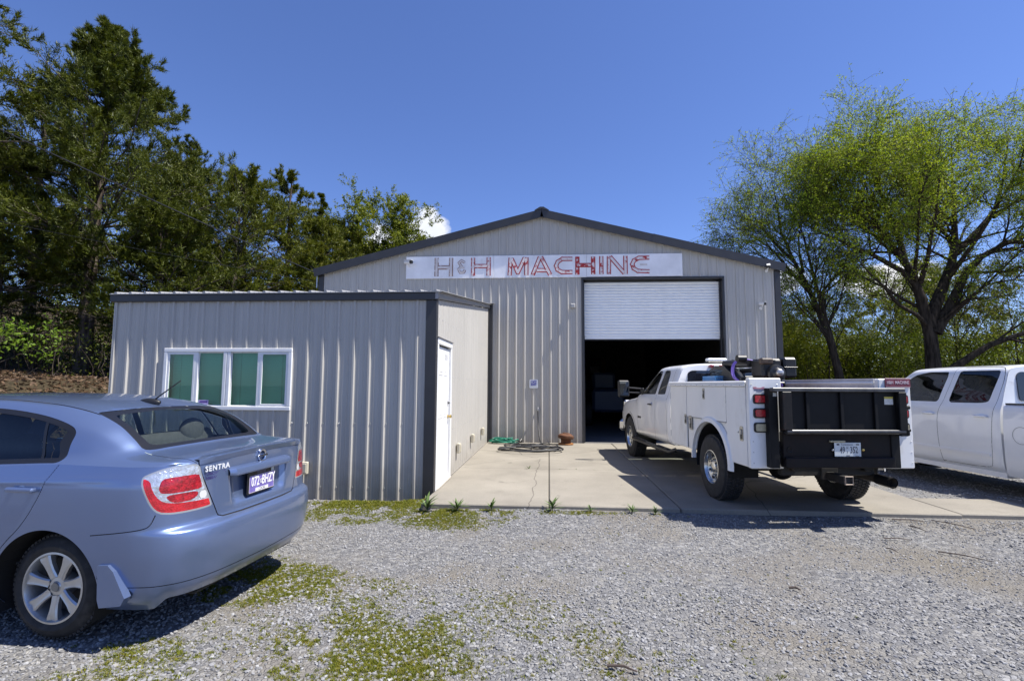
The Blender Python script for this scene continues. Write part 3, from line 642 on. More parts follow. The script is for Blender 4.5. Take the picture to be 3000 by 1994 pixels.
class Sh:
    """triangle soup with normals and parameters"""
    def __init__(s, V, Nn, F, A): s.V, s.N, s.F, s.A = V, Nn, F, A
    @staticmethod
    def grid(G, out, A=None):
        du = np.gradient(G, axis=0); dv = np.gradient(G, axis=1); n = np.cross(du, dv); l = np.linalg.norm(n, axis=2, keepdims=True); n = n/np.maximum(l, 1e-9)
        nu, nv = G.shape[:2]; k = np.arange(nu*nv).reshape(nu, nv)
        a, b, c, d = k[:-1, :-1].ravel(), k[1:, :-1].ravel(), k[1:, 1:].ravel(), k[:-1, 1:].ravel()
        F = np.concatenate([np.stack([a, b, c], 1), np.stack([a, c, d], 1)])
        V = G.reshape(-1, 3); n = n.reshape(-1, 3)
        o = np.asarray(out(V)); sg = np.sign((n*o).sum(1)); med = np.sign(np.median(sg)) or 1
        n = n*med
        if med < 0: F = F[:, ::-1]
        if A is None: A = np.zeros((len(V), 1))
        return Sh(V.copy(), n, F, np.asarray(A, float).reshape(len(V), -1))
    def split(s, d):
        """-> (part with d < 0, part with d >= 0), cut along d = 0"""
        V, Nn, A, F = s.V, s.N, s.A, s.F; neg = d < 0; k = neg[F].sum(1)
        fin = F[k == 3]; fout = F[k == 0]; mix = F[(k == 1) | (k == 2)]
        if len(mix):
            nm = neg[mix]; lone_neg = nm.sum(1) == 1
            lone = np.where(lone_neg, nm.argmax(1), (~nm).argmax(1)); r = np.arange(len(mix))
            a = mix[r, lone]; b = mix[r, (lone+1) % 3]; c = mix[r, (lone+2) % 3]
            def cut(p, q):
                t = (d[p]/(d[p]-d[q]))[:, None]; return V[p]+(V[q]-V[p])*t, Nn[p]+(Nn[q]-Nn[p])*t, A[p]+(A[q]-A[p])*t
            v1, n1, a1 = cut(a, b); v2, n2, a2 = cut(a, c); o = len(V); m = len(mix)
            V = np.concatenate([V, v1, v2]); Nn = np.concatenate([Nn, n1, n2]); A = np.concatenate([A, a1, a2])
            i1 = o+np.arange(m); i2 = o+m+np.arange(m)
            tri = np.stack([a, i1, i2], 1); q1 = np.stack([i1, b, c], 1); q2 = np.stack([i1, c, i2], 1)
            fin = np.concatenate([fin, tri[lone_neg], q1[~lone_neg], q2[~lone_neg]]); fout = np.concatenate([fout, tri[~lone_neg], q1[lone_neg], q2[lone_neg]])
        return Sh(V, Nn, fin, A).compact(), Sh(V, Nn, fout, A).compact()
    def refine(s, fn, w, it=2):
        """quarter the triangles that lie near |fn| < w so that a thin band can be cut out"""
        for _ in range(it):
            d = fn(s); F = s.F; e = np.linalg.norm(s.V[F]-s.V[np.roll(F, 1, axis=1)], axis=2).max(1)
            sel = (np.abs(d[F]).min(1) < e*1.1+w) & (e > w*.9)
            if not sel.any(): break
            T = F[sel]; a, b, c = T.T; n = len(T); o = len(s.V)
            mid = lambda p, q, X: .5*(X[p]+X[q])
            V = np.concatenate([s.V, mid(a, b, s.V), mid(b, c, s.V), mid(c, a, s.V)]); Nn = np.concatenate([s.N, mid(a, b, s.N), mid(b, c, s.N), mid(c, a, s.N)]); A = np.concatenate([s.A, mid(a, b, s.A), mid(b, c, s.A), mid(c, a, s.A)])
            ab, bc, ca = o+np.arange(n), o+n+np.arange(n), o+2*n+np.arange(n); st = lambda *q: np.stack(q, 1)
            s = Sh(V, Nn, np.concatenate([F[~sel], st(a, ab, ca), st(ab, b, bc), st(ca, bc, c), st(ab, bc, ca)]), A)
        return s
    def band(s, fn, w):
        """cut a band of half width w round fn = 0 -> (band, rest)"""
        s = s.refine(fn, w); return s.split(np.abs(fn(s))-w)
    def compact(s):
        if len(s.F) == 0: return Sh(np.zeros((0, 3)), np.zeros((0, 3)), np.zeros((0, 3), int), np.zeros((0, s.A.shape[1])))
        u, inv = np.unique(s.F, return_inverse=True); return Sh(s.V[u], s.N[u], inv.reshape(-1, 3), s.A[u])
    def off(s, t): return Sh(s.V+s.N*t, s.N, s.F, s.A)
    def mirror(s, yc=0.0):
        m = np.array([1, -1, 1.]); V = s.V*m; V[:, 1] += 2*yc; return Sh(V, s.N*m, s.F[:, ::-1], s.A)
    @staticmethod
    def join(L):
        L = [x for x in L if len(x.F)]; o = 0; F = []
        for x in L: F.append(x.F+o); o += len(x.V)
        return Sh(np.concatenate([x.V for x in L]), np.concatenate([x.N for x in L]), np.concatenate(F), np.concatenate([x.A for x in L]))
    def obj(s, name, m, parent):
        me = bpy.data.meshes.new(name); me.from_pydata(s.V.tolist(), [], s.F.tolist()); me.materials.append(m)
        me.polygons.foreach_set('use_smooth', [True]*len(me.polygons))
        n = s.N/np.maximum(np.linalg.norm(s.N, axis=1, keepdims=True), 1e-9)
        if len(me.vertices) == len(n): me.normals_split_custom_set_from_vertices([tuple(q) for q in n])
        o = bpy.data.objects.new(name, me); COL.objects.link(o); o.parent = parent; return o
def sdpoly(P, poly):
    """signed distance of 2D points to a closed polygon, negative inside"""
    P = np.asarray(P, float); Q = np.asarray(poly, float); best = np.full(len(P), 1e9); ins = np.zeros(len(P), bool)
    for i in range(len(Q)):
        a = Q[i]; b = Q[(i+1) % len(Q)]; e = b-a; w = P-a; t = np.clip((w@e)/max(e@e, 1e-12), 0, 1); best = np.minimum(best, np.linalg.norm(w-t[:, None]*e, axis=1))
        c = ((a[1] > P[:, 1]) != (b[1] > P[:, 1]))
        with np.errstate(divide='ignore', invalid='ignore'): xx = (b[0]-a[0])*(P[:, 1]-a[1])/(b[1]-a[1])+a[0]
        ins ^= c & (P[:, 0] < xx)
    return np.where(ins, -best, best)
def sdline(P, line):
    P = np.asarray(P, float); Q = np.asarray(line, float); best = np.full(len(P), 1e9)
    for i in range(len(Q)-1):
        a, b = Q[i], Q[i+1]; e = b-a; w = P-a; t = np.clip((w@e)/max(e@e, 1e-12), 0, 1); best = np.minimum(best, np.linalg.norm(w-t[:, None]*e, axis=1))
    return best
def chaikin(poly, it=2, closed=True):
    P = np.asarray(poly, float)
    for _ in range(it):
        Q = np.roll(P, -1, axis=0) if closed else P[1:]
        B = P if closed else P[:-1]
        R_ = np.empty((2*len(B), P.shape[1])); R_[0::2] = .75*B+.25*Q; R_[1::2] = .25*B+.75*Q
        if not closed: R_ = np.concatenate([P[:1], R_, P[-1:]])
        P = R_
    return P
def roundpoly(poly, r=.05, n=5):
    P = np.asarray(poly, float); out = []
    for i in range(len(P)):
        a, b, c = P[i-1], P[i], P[(i+1) % len(P)]; u = (a-b)/np.linalg.norm(a-b); v = (c-b)/np.linalg.norm(c-b)
        k = min(r, .45*np.linalg.norm(a-b), .45*np.linalg.norm(c-b)); p, q = b+u*k, b+v*k
        for t in np.linspace(0, 1, n+1): out.append((1-t)**2*p+2*t*(1-t)*b+t*t*q)
    return np.array(out)
def rrect(x0, x1, z0, z1, r, n=5):
    pts = []
    for cx, cz, a in ((x1-r, z1-r, 0), (x0+r, z1-r, 90), (x0+r, z0+r, 180), (x1-r, z0+r, 270)):
        for i in range(n+1): t = R(a+90*i/n); pts.append((cx+r*math.cos(t), cz+r*math.sin(t)))
    return pts

def wheel(parent, c, side, tr, rr, width, m_rim, spokes, style, tread=1.0, name='wheel'):
    """wheel at c (axle centre, outer face towards side*+y). parts: wheel > tyre, rim ..."""
    y0 = -width/2; y1 = width/2
    o = obj(name, MB().lathe([(.02, side*(y1-.10)), (.07, side*(y1-.10)), (.07, side*(y0+.04)), (.02, side*(y0+.04))], (0, 0, 0), 'Y', 16), M_STEEL, parent, recalc=True); o.location = c
    b = .5*(tr-rr)
    prof = [(rr-.012, y0+.02), (rr+.0, y0+.004), (rr+b*.7, y0-.004), (tr-.03, y0+.012), (tr-.008, y0+.035), (tr, y0+.06), (tr+.002, 0), (tr, y1-.06), (tr-.008, y1-.035), (tr-.03, y1-.012), (rr+b*.7, y1+.004), (rr+.004, y1-.004), (rr-.012, y1-.02)]
    t = MB(); t.lathe([(r, side*y) for r, y in prof], (0, 0, 0), 'Y', 64)
    nb = int(64*1.0)
    for k in range(nb):                              # tread blocks standing proud of the carcass
        a = 2*math.pi*k/nb
        for (ya, yb, sh) in ((y0+.032, y0+.085, 0), (y0+.092, -.004, .5), (.004, y1-.092, 0), (y1-.085, y1-.032, .5)):
            a0 = a+sh*2*math.pi/nb; a1 = a0+2*math.pi/nb*.70; h = tr+.004*tread
            lo = tr-.010
            vs = []
            for rad in (lo, h):
                for an in (a0, a1):
                    for y in (ya, yb): vs.append((rad*math.cos(an), side*y, rad*math.sin(an)))
            t.add(vs, [(4, 5, 7, 6), (0, 1, 5, 4), (2, 6, 7, 3), (0, 4, 6, 2), (1, 3, 7, 5)])
    obj('tyre', t, M_TYRE, o, smooth=35, recalc=True)
    rim = MB(); f = side*(y1-.012)
    rim.lathe([(rr-.0, side*(y1-.004)), (rr-.012, side*(y1-.002)), (rr-.020, side*(y1-.018)), (rr-.030, side*(y1-.06)), (rr-.035, side*(y0+.03)), (rr-.005, side*(y0+.02))], (0, 0, 0), 'Y', 56)
    obj('rim', rim, m_rim, o, smooth=40, recalc=True)
    hubd = MB()
    if style == 'alloy':
        hubd.lathe([(.001, f-side*.012), (.030, f-side*.012), (.034, f-side*.018), (.062, f-side*.022), (.075, f-side*.045), (.075, f-side*.09)], (0, 0, 0), 'Y', 28)
        for k in range(spokes):
            a = 2*math.pi*(k+.25)/spokes; ca, sa = math.cos(a), math.sin(a)
            rows = []
            for r, hw, yf, dp in ((.055, .027, .026, .05), (.10, .025, .020, .05), (.145, .029, .015, .045), (rr-.035, .039, .010, .05), (rr-.018, .043, .012, .05)):
                sec = []
                for tt, yy in ((-1, dp), (-1, .006+yf), (-.72, yf-.002), (0, yf+.004), (.72, yf-.002), (1, .006+yf), (1, dp)):
                    x, z = r, hw*tt; sec.append((x*ca-z*sa, f-side*(yy-.010), x*sa+z*ca))
                rows.append(sec)
            hubd.grid(rows)
        obj('spokes', hubd, m_rim, o, smooth=40, recalc=True)
        cp = MB(); cp.lathe([(.001, f-side*.006), (.026, f-side*.006), (.029, f-side*.012)], (0, 0, 0), 'Y', 24); obj('centre_cap', cp, mat('cap_grey', (.22, .23, .24), .3, metal=.7), o, smooth=40, recalc=True)
        ln = MB()
        for k in range(4):
            a = 2*math.pi*k/4+.5; ln.lathe([(.001, f-side*.022), (.011, f-side*.022), (.013, f-side*.034)], (.05*math.cos(a), 0, .05*math.sin(a)), 'Y', 8)
        tag(obj('lug_nuts', ln, mat('lug_dark', (.05, .05, .05), .4, metal=.6), o), kind='stuff')
    else:
        hubd.lathe([(.001, f-side*.010), (.055, f-side*.010), (.072, f-side*.022), (.078, f-side*.055), (rr*.62, f-side*.060), (rr*.80, f-side*.030), (rr-.022, f-side*.035)], (0, 0, 0), 'Y', 40)
        for k in range(8):
            a = 2*math.pi*k/8; hubd.lathe([(.001, f-side*.012), (.012, f-side*.012), (.014, f-side*.06)], (.098*math.cos(a), 0, .098*math.sin(a)), 'Y', 8)
        obj('wheel_disc', hubd, m_rim, o, smooth=40, recalc=True)
        hl = MB()
        for k in range(8):
            a = 2*math.pi*(k+.5)/8; hl.lathe([(.001, f-side*.034), (.020, f-side*.034), (.021, f-side*.045)], (rr*.70*math.cos(a), 0, rr*.70*math.sin(a)), 'Y', 10)
        tag(obj('hand_holes', hl, M_BLACK, o, recalc=True), kind='stuff')
    bd = MB(); bd.lathe([(.001, f-side*.105), (rr-.04, f-side*.105)], (0, 0, 0), 'Y', 24); obj('brake_disc', bd, mat('brake_dark', (.03, .03, .03), .6), o)
    return o
M_TYRE = mat('tyre_rubber', (.022, .022, .023), .8, var=.35, vscale=18, dirt=(.09, .085, .08), dscale=9, damt=.25)

# ---------------------------------------------------------------- blue saloon car
def paint(name, col, metal=.55, rough=.32, dust=(.45, .45, .47), damt=.12):
    m, nt, b = nodemat(name); L = nt.links.new
    b.inputs['Metallic'].default_value = metal; b.inputs['Roughness'].default_value = rough; b.inputs['Coat Weight'].default_value = .9; b.inputs['Coat Roughness'].default_value = .05
    tcn = N(nt, 'ShaderNodeTexCoord')
    nz = N(nt, 'ShaderNodeTexNoise'); nz.inputs['Scale'].default_value = 2.2; nz.inputs['Detail'].default_value = 8; nz.inputs['Roughness'].default_value = .7; L(tcn.outputs['Object'], nz.inputs['Vector'])
    mr = N(nt, 'ShaderNodeMapRange'); mr.inputs[1].default_value = .42; mr.inputs[2].default_value = .8; mr.inputs[4].default_value = damt*2.2; L(nz.outputs[0], mr.inputs[0])
    mx = N(nt, 'ShaderNodeMix', data_type='RGBA'); L(mr.outputs[0], mx.inputs[0]); mx.inputs[6].default_value = (*col, 1); mx.inputs[7].default_value = (*dust, 1); L(mx.outputs[2], b.inputs['Base Color'])
    n2 = N(nt, 'ShaderNodeTexNoise'); n2.inputs['Scale'].default_value = 35; n2.inputs['Detail'].default_value = 5; L(tcn.outputs['Object'], n2.inputs['Vector'])
    m2 = N(nt, 'ShaderNodeMapRange'); m2.inputs[3].default_value = .01; m2.inputs[4].default_value = .07; L(n2.outputs[0], m2.inputs[0]); L(m2.outputs[0], b.inputs['Coat Roughness'])
    return m
M_BLUE = paint('paint_blue', (.155, .215, .375), .65, .32, dust=(.26, .28, .31), damt=.04)
M_GAP = mat('shut_gap', (.006, .006, .008), .7)
M_TRIMB = mat('black_trim', (.010, .010, .011), .35)
M_CARGLASS = glassmat('car_glass', (.86, .94, .90), refl=.045)
M_DARKGLASS = glassmat('dark_car_glass', (.60, .68, .64), refl=.07)
M_RED = mat('lens_red', (.42, .012, .018), .12, coat=.8, var=.3, vscale=30, bump=.5, bscale=110)
M_REDD = mat('lens_red_deep', (.30, .006, .012), .10, coat=.9, var=.5, vscale=45, bump=.6, bscale=90)
M_CLEAR = mat('lens_clear', (.70, .72, .74), .16, metal=.7, var=.3, vscale=26, coat=.8, bump=.7, bscale=60)
M_LAMPRIM = mat('lamp_rim', (.40, .42, .45), .25, metal=.5)
M_ALLOY = mat('alloy_silver', (.50, .51, .52), .32, metal=.75, var=.06, dirt=(.16, .15, .14), dscale=7, damt=.2)
M_SEAT = mat('seat_fabric', (.035, .035, .037), .9, var=.2, vscale=40)
M_INT = mat('car_interior', (.06, .06, .062), .85)
M_SHELF = mat('parcel_shelf', (.62, .66, .64), .85)

def build_sedan(pos, head, label):
    # car frame: x forward from the tail, y left, z up
    car = thing('sedan_car', label, 'car', pos, 0)
    fwv = (-math.cos(head), math.sin(head)); car.rotation_euler = (0, 0, math.atan2(fwv[1], fwv[0]))
    # lower band: columns run from the tail centre round the corner along the flank to the nose centre
    plan = [(.050, 0.0, 1, 0), (.052, .22, 1, 0), (.060, .42, 1, .05), (.082, .57, 1, .25), (.122, .69, .9, .55), (.190, .785, .7, .85), (.290, .842, .4, 1), (.430, .872, .15, 1), (.62, .884, .02, 1), (.80, .889, 0, 1), (.974, .891, 0, 1), (1.2, .890, 0, 1),
            (1.6, .889, 0, 1), (2.1, .889, 0, 1), (2.6, .889, 0, 1), (3.1, .888, 0, 1), (3.40, .889, 0, 1), (3.66, .889, 0, 1), (3.9, .880, 0, 1), (4.15, .855, 0, 1), (4.36, .79, -.35, .8), (4.48, .68, -.7, .4), (4.545, .48, -1, .1), (4.565, .2, -1, 0), (4.567, 0, -1, 0)]
    lv_dx = [.090, .045, .014, .000, .014, .072, .080, .088, .092]; lv_in = [.095, .040, .012, .002, .000, .000, .001, .006, .050]
    zr = [.262, .325, .445, .565, .668, .702, .80, .95]
    zs = [.205, .285, .43, .565, .668, .702, .80, .95]
    topz = [(0, 1.098), (.22, 1.095), (.42, 1.088), (.57, 1.080), (.69, 1.080), (.785, 1.078)]
    def ztop(i):
        x, y = plan[i][:2]
        if i <= 5: return topz[i][1]
        return float(np.interp(x, [.19, .35, .62, .97, 1.42, 2.2, 3.1, 3.4, 3.9, 4.3, 4.5, 4.6], [1.078, 1.076, 1.080, 1.086, 1.060, 1.022, .985, .955, .90, .82, .76, .74]))
    ctrl = []
    for i, (x, y, wr, ws_) in enumerate(plan):
        col = []
        zt = ztop(i)
        for k in range(9):
            z = zt if k == 8 else (zr[k] if i <= 5 else zs[k])*(1) if zt > .99 else (zr[k] if i <= 5 else zs[k])
            if k < 8 and zt < 1.0: z = .205+(zs[k]-.205)*(zt-.205)/(1.05-.205)
            if wr < 0: dx = -lv_dx[k]*(-wr)*1.0
            else: dx = lv_dx[k]*wr
            sgn = 1
            shelf = k in (5, 6, 7) and i in (4, 5)
            col.append((x+dx, max(0, y-lv_in[k]*ws_), z))
        ctrl.append(col)
    GA = surf(ctrl, 250, 62)
    # plate recess pressed into the boot lid
    X, Y, Z = GA[..., 0], GA[..., 1], GA[..., 2]
    Uarc = np.concatenate([[0], np.cumsum(np.linalg.norm(np.diff(GA[:, 33], axis=0), axis=1))])
    rec = smoothstep(.0, .05, .345-.10*(.96-Z)-np.abs(Y))*smoothstep(.735, .790, Z)*smoothstep(.972, .960, Z)*(X < .6)
    GA[..., 0] += .034*rec
    GA[..., 1] += .007*np.exp(-((Z-np.interp(X, [.3, 1.3, 3.2], [1.018, .975, .92]))/.013)**2)*smoothstep(.40, .62, X)*smoothstep(3.3, 3.1, X)   # shoulder crease
    out = lambda V: np.stack([np.where(V[:, 0] < .45, -.8, np.where(V[:, 0] > 4.2, .8, 0)), np.where(V[:, 1] > .02, .6, .0), 0*V[:, 2]], 1)
    A = Sh.grid(GA, out, np.repeat(Uarc[:, None], GA.shape[1], 1).ravel())
    # upper shell
    top = [GA[:, -1]]
    E = GA[:, -1]                                       # edge curve tail centre -> nose centre
    arc = lambda a: E[np.argmin(np.abs(Uarc-a))]
    def edge_x(x): 
        k = np.where((E[:, 1] > .45) & (Uarc > .8))[0]; return E[k[np.argmin(np.abs(E[k, 0]-x))]]
    kc = int(np.argmin(np.abs(Uarc-.74)))
    tail = [E[int(round(kc*(1-t)))] for t in (0, .10, .22, .36, .52, .76, 1)]
    rows = [tail]
    def row(x0, pts): rows.append([tuple(edge_x(x0))]+pts)
    row(.30, [(.262, .735, 1.098), (.262, .665, 1.106), (.265, .59, 1.112), (.265, .45, 1.117), (.265, .22, 1.121), (.265, 0, 1.123)])
    row(.46, [(.44, .755, 1.106), (.43, .690, 1.116), (.42, .625, 1.122), (.415, .50, 1.127), (.415, .25, 1.132), (.415, 0, 1.134)])
    row(.66, [(.63, .775, 1.112), (.60, .715, 1.128), (.575, .655, 1.136), (.555, .598, 1.140), (.545, .30, 1.147), (.542, 0, 1.149)])
    row(.80, [(.77, .785, 1.122), (.735, .735, 1.160), (.70, .680, 1.198), (.675, .590, 1.222), (.665, .30, 1.230), (.662, 0, 1.232)])
    row(.97, [(.94, .790, 1.135), (.90, .752, 1.205), (.86, .690, 1.282), (.815, .580, 1.312), (.805, .30, 1.322), (.800, 0, 1.325)])
    row(1.18, [(1.16, .795, 1.135), (1.13, .765, 1.215), (1.09, .700, 1.330), (1.045, .563, 1.398), (1.035, .30, 1.416), (1.032, 0, 1.420)])
    row(1.42, [(1.41, .790, 1.130), (1.40, .757, 1.225), (1.38, .690, 1.365), (1.36, .570, 1.455), (1.35, .30, 1.482), (1.35, 0, 1.487)])
    row(1.80, [(1.80, .790, 1.120), (1.80, .757, 1.225), (1.80, .685, 1.395), (1.80, .575, 1.483), (1.80, .30, 1.512), (1.80, 0, 1.517)])
    row(2.20, [(2.20, .790, 1.105), (2.20, .757, 1.215), (2.20, .685, 1.395), (2.20, .575, 1.485), (2.20, .30, 1.515), (2.20, 0, 1.520)])
    row(2.60, [(2.59, .790, 1.085), (2.56, .757, 1.190), (2.53, .680, 1.350), (2.50, .570, 1.455), (2.47, .30, 1.488), (2.46, 0, 1.494)])
    row(3.00, [(2.97, .790, 1.045), (2.93, .757, 1.125), (2.88, .690, 1.230), (2.83, .600, 1.315), (2.76, .30, 1.365), (2.74, 0, 1.375)])
    row(3.30, [(3.28, .785, 1.000), (3.27, .750, 1.030), (3.26, .70, 1.055), (3.27, .62, 1.075), (3.30, .30, 1.095), (3.31, 0, 1.10)])
    row(3.62, [(3.62, .785, .960), (3.62, .74, .985), (3.62, .68, 1.0), (3.63, .58, 1.015), (3.64, .30, 1.03), (3.64, 0, 1.035)])
    row(4.05, [(4.05, .765, .90), (4.05, .71, .925), (4.06, .64, .94), (4.08, .52, .95), (4.10, .28, .96), (4.11, 0, .965)])
    row(4.30, [(4.30, .70, .845), (4.31, .62, .865), (4.33, .53, .875), (4.36, .42, .882), (4.38, .22, .89), (4.39, 0, .893)])
    kn_ = int(np.argmin(np.abs(Uarc-(Uarc[-1]-.62)))); n_ = len(E)-1
    rows.append([E[int(round(kn_+(n_-kn_)*t))] for t in (0, .16, .3, .44, .58, .8, 1)])
    GB = relax(surf(rows, 190, 62), 1)
    out2 = lambda V: np.stack([0*V[:, 0], .3+0*V[:, 1], 1+0*V[:, 2]], 1)
    B = Sh.grid(GB, out2, np.zeros(GB.shape[:2]).ravel())
    xz = lambda s: s.V[:, [0, 2]]; yz = lambda s: s.V[:, [1, 2]]; uz = lambda s: np.stack([s.A[:, 0], s.V[:, 2]], 1)
    parts = {}
    def put(name, s): parts.setdefault(name, []).append(s)
    # --- glazing on the upper shell
    side = chaikin([(.958, 1.092), (.985, 1.20), (.978, 1.285), (1.09, 1.335), (1.33, 1.388), (1.68, 1.428), (2.1, 1.432), (2.42, 1.392), (2.70, 1.275), (2.98, 1.105), (3.02, 1.030), (2.85, 1.010), (2.2, 1.040), (1.42, 1.072), (1.1, 1.089)], 2)
    sdw = np.where(B.V[:, 1] > .5, sdpoly(xz(B), side), 9)
    win, B = B.split(sdw)
    win, trim = win.split(sdpoly(xz(win), side)+.030); put('window_trim', trim.off(-.002))
    # pillars between doors and the quarter light divider
    for ln, w in (([(1.93, .95), (1.99, 1.5)], .034), ([(1.275, 1.42), (1.125, 1.09)], .010), ([(2.55, 1.0), (2.62, 1.4)], .012), ([(.955, 1.07), (1.03, 1.22), (1.01, 1.29)], .035)):
        p_, win = win.band(lambda q: sdline(xz(q), ln), w); put('window_trim', p_.off(-.003))
    put('side_glass', win.off(-.006))
    rg = chaikin([(0, 1.158), (.40, 1.155), (.56, 1.149), (.607, 1.158), (.60, 1.20), (.575, 1.33), (.558, 1.392), (.52, 1.399), (.3, 1.411), (0, 1.415), (-.1, 1.415), (-.1, 1.158)], 1)
    m_ = (B.V[:, 0] < 1.25) & (B.V[:, 2] > 1.139)
    sdr = np.where(m_, sdpoly(yz(B), rg), .5)
    gl, B = B.split(sdr)
    gin = chaikin([(-.2, 1.180), (.38, 1.177), (.51, 1.177), (.535, 1.20), (.505, 1.36), (.48, 1.380), (0, 1.400), (-.2, 1.4)], 1)
    g1, fr_ = gl.split(sdpoly(yz(gl), gin)); put('rear_glass_frit', fr_.off(-.003)); put('rear_glass', g1.off(-.004))
    ws_ = chaikin([(-.2, 1.13), (.56, 1.11), (.66, 1.13), (.60, 1.28), (.535, 1.425), (.3, 1.465), (-.2, 1.475)], 1)
    m_ = (B.V[:, 0] > 2.44) & (B.V[:, 2] > 1.09)
    g2, B = B.split(np.where(m_, sdpoly(yz(B), ws_), .5)); put('windscreen', g2.off(-.004))
    # roof ditch strip, boot shut line, bonnet shut line
    ditch, B = B.band(lambda q: np.where(q.V[:, 2] > 1.38, np.abs(q.V[:, 1]-np.interp(q.V[:, 0], [1.0, 1.4, 1.8, 2.2, 2.6], [.562, .573, .578, .578, .57])), .5), .006); put('roof_ditch', ditch.off(-.002))
    lid = [(.565, .622), (.46, .640), (.36, .645), (.28, .638), (.235, .625), (.16, .607)]
    s_, B = B.band(lambda q: np.where((q.V[:, 0] < .60) & (q.V[:, 2] < 1.15), sdline(q.V[:, :2], lid), .5), .003); put('shut_line', s_.off(-.002))
    s_, B = B.band(lambda q: np.where(q.V[:, 0] > 3.2, sdline(q.V[:, :2], [(3.36, .72), (3.9, .70), (4.3, .60), (4.42, .3)]), .5), .003); put('shut_line', s_.off(-.002))
    # --- lower band: wheel arches, lamps, shut lines
    for cx in (.974, 3.66):
        d = np.hypot(A.V[:, 0]-cx, A.V[:, 2]-.318)-.374
        _, A = A.split(np.where(A.V[:, 1] > .5, d, .5))
        lip, A = A.split(np.where(A.V[:, 1] > .5, np.hypot(A.V[:, 0]-cx, A.V[:, 2]-.318)-.386, .5)); put('wheel_arch_lip%d' % (cx > 2), lip)
    uvp = lambda y, z: (y, z)
    U_of = lambda x: float(Uarc[np.argmin(np.abs(GA[:, 33, 0]-x)+(GA[:, 33, 1] < .6)*9)])
    lamp = chaikin([(.612, 1.070), (.585, 1.0), (.500, .800), (.508, .782), (.65, .778), (.82, .785), (.885, .815), (.94, .90), (.988, 1.005), (.975, 1.030), (.87, 1.066), (.78, 1.0775), (.66, 1.0775)], 1)
    lampS, A = A.split(np.where(A.V[:, 0] < .7, sdpoly(uz(A), lamp), .5))
    rimS, lampI = lampS.split(-(sdpoly(uz(lampS), lamp)+.011)); put('lamp_rim', rimS)
    frontlamp = chaikin([(Uarc[-1]-.50, .74), (Uarc[-1]-.52, .62), (Uarc[-1]-.85, .66), (Uarc[-1]-1.15, .80), (Uarc[-1]-1.05, .84), (Uarc[-1]-.6, .80)], 1)
    hl, A = A.split(np.where(A.V[:, 0] > 3.8, sdpoly(uz(A), frontlamp), .5)); put('headlight', hl)
    reds = []
    for poly, mname in (([(1.03, 1.008), (.925, 1.008), (.898, .94), (.858, .885), (.81, .855), (.65, .840), (.48, .838), (.48, .76), (1.0, .76)], 'red'),
                        ([(.605, 1.004), (.575, .922), (.60, .912), (.845, .912), (.86, .94), (.852, .995), (.835, 1.008), (.62, 1.012)], 'deep'),
                        ([(.585, .904), (.63, .852), (.75, .848), (.795, .868), (.815, .896), (.79, .904)], 'deep')):
        r_, lampI = lampI.split(sdpoly(uz(lampI), chaikin(poly, 1))); put('lens_'+mname, r_.off(.001 if mname == 'deep' else 0))
    rv, lampI = lampI.split(np.hypot((lampI.A[:, 0]-.572), lampI.V[:, 2]-.872)-.028); put('rev', rv.off(.002))
    put('lens_clear', lampI)
    # reversing lamp bowl is part of the clear lens; shut lines on the flank
    lidrear = [(.607, 1.10), (.578, 1.0), (.488, .79), (.455, .712), (.42, .698), (.25, .6935), (-.1, .6925)]
    g, A = A.band(lambda q: np.where(q.V[:, 0] < .5, sdline(yz(q), lidrear), .5), .0038); put('shut_line', g.off(-.004))
    for ln in ([(.957, 1.10), (1.005, .993), (1.038, .899), (1.135, .722), (1.285, .577), (1.325, .50), (1.335, .27)], [(1.93, 1.06), (1.955, .8), (1.95, .30)], [(2.98, 1.02), (3.08, .80), (3.02, .27)], [(.655, .672), (.45, .694), (.33, .711), (.30, .73), (.282, .79)]):
        g, A = A.band(lambda q: np.where((q.V[:, 1] > .6), sdline(xz(q), chaikin(ln, 2, False)), .5), .0028); put('shut_line', g.off(-.003))
    g, A = A.band(lambda q: np.where((q.V[:, 0] < .62) & (q.A[:, 0] < 1.15), np.abs(q.V[:, 2]-.345-.02*np.minimum(q.A[:, 0], 1.0)), .5), .0025); put('shut_line', g.off(-.003))
    fl = chaikin([(1.70, .96), (1.9, .96), (1.9, .84), (1.70, .84)], 1)
    put('body', A); put('body', B)
    body = Sh.join(parts['body']+[p.mirror() for p in parts['body']]); bo = body.obj('body', M_BLUE, car)
    def both(key, name, m, parent, join=True):
        L = parts.get(key, [])
        if not L: return None
        if join: return Sh.join(L+[p.mirror() for p in L]).obj(name, m, parent)
        return [Sh.join(L).obj(name, m, parent), Sh.join([p.mirror() for p in L]).obj(name, m, parent)]
    both('wheel_arch_lip0', 'wheel_arch_lip', M_BLUE, bo, False); both('wheel_arch_lip1', 'wheel_arch_lip', M_BLUE, bo, False)
    both('shut_line', 'shut_line', M_GAP, bo); both('roof_ditch', 'roof_ditch', M_TRIMB, bo, False); both('window_trim', 'window_trim', M_TRIMB, bo, False)
    both('side_glass', 'side_window', M_DARKGLASS, car, False)
    rgo = both('rear_glass', 'rear_window', M_CARGLASS, car); both('rear_glass_frit', 'black_border', M_TRIMB, rgo)
    both('windscreen', 'windscreen', M_CARGLASS, car)
    lo = both('lens_clear', 'tail_light', M_CLEAR, car, False)
    for key, nm, m in (('lamp_rim', 'lamp_rim', M_LAMPRIM), ('lens_red', 'red_lens', M_RED), ('lens_deep', 'red_lens', M_REDD)):
        a, b = both(key, nm, m, lo[0], False); b.parent = lo[1]
    a, b = both('rev', 'reversing_lamp', mat('lens_frost', (.72, .73, .73), .2, metal=.3), lo[0], False); b.parent = lo[1]
    both('headlight', 'headlight', M_CLEAR, car, False)
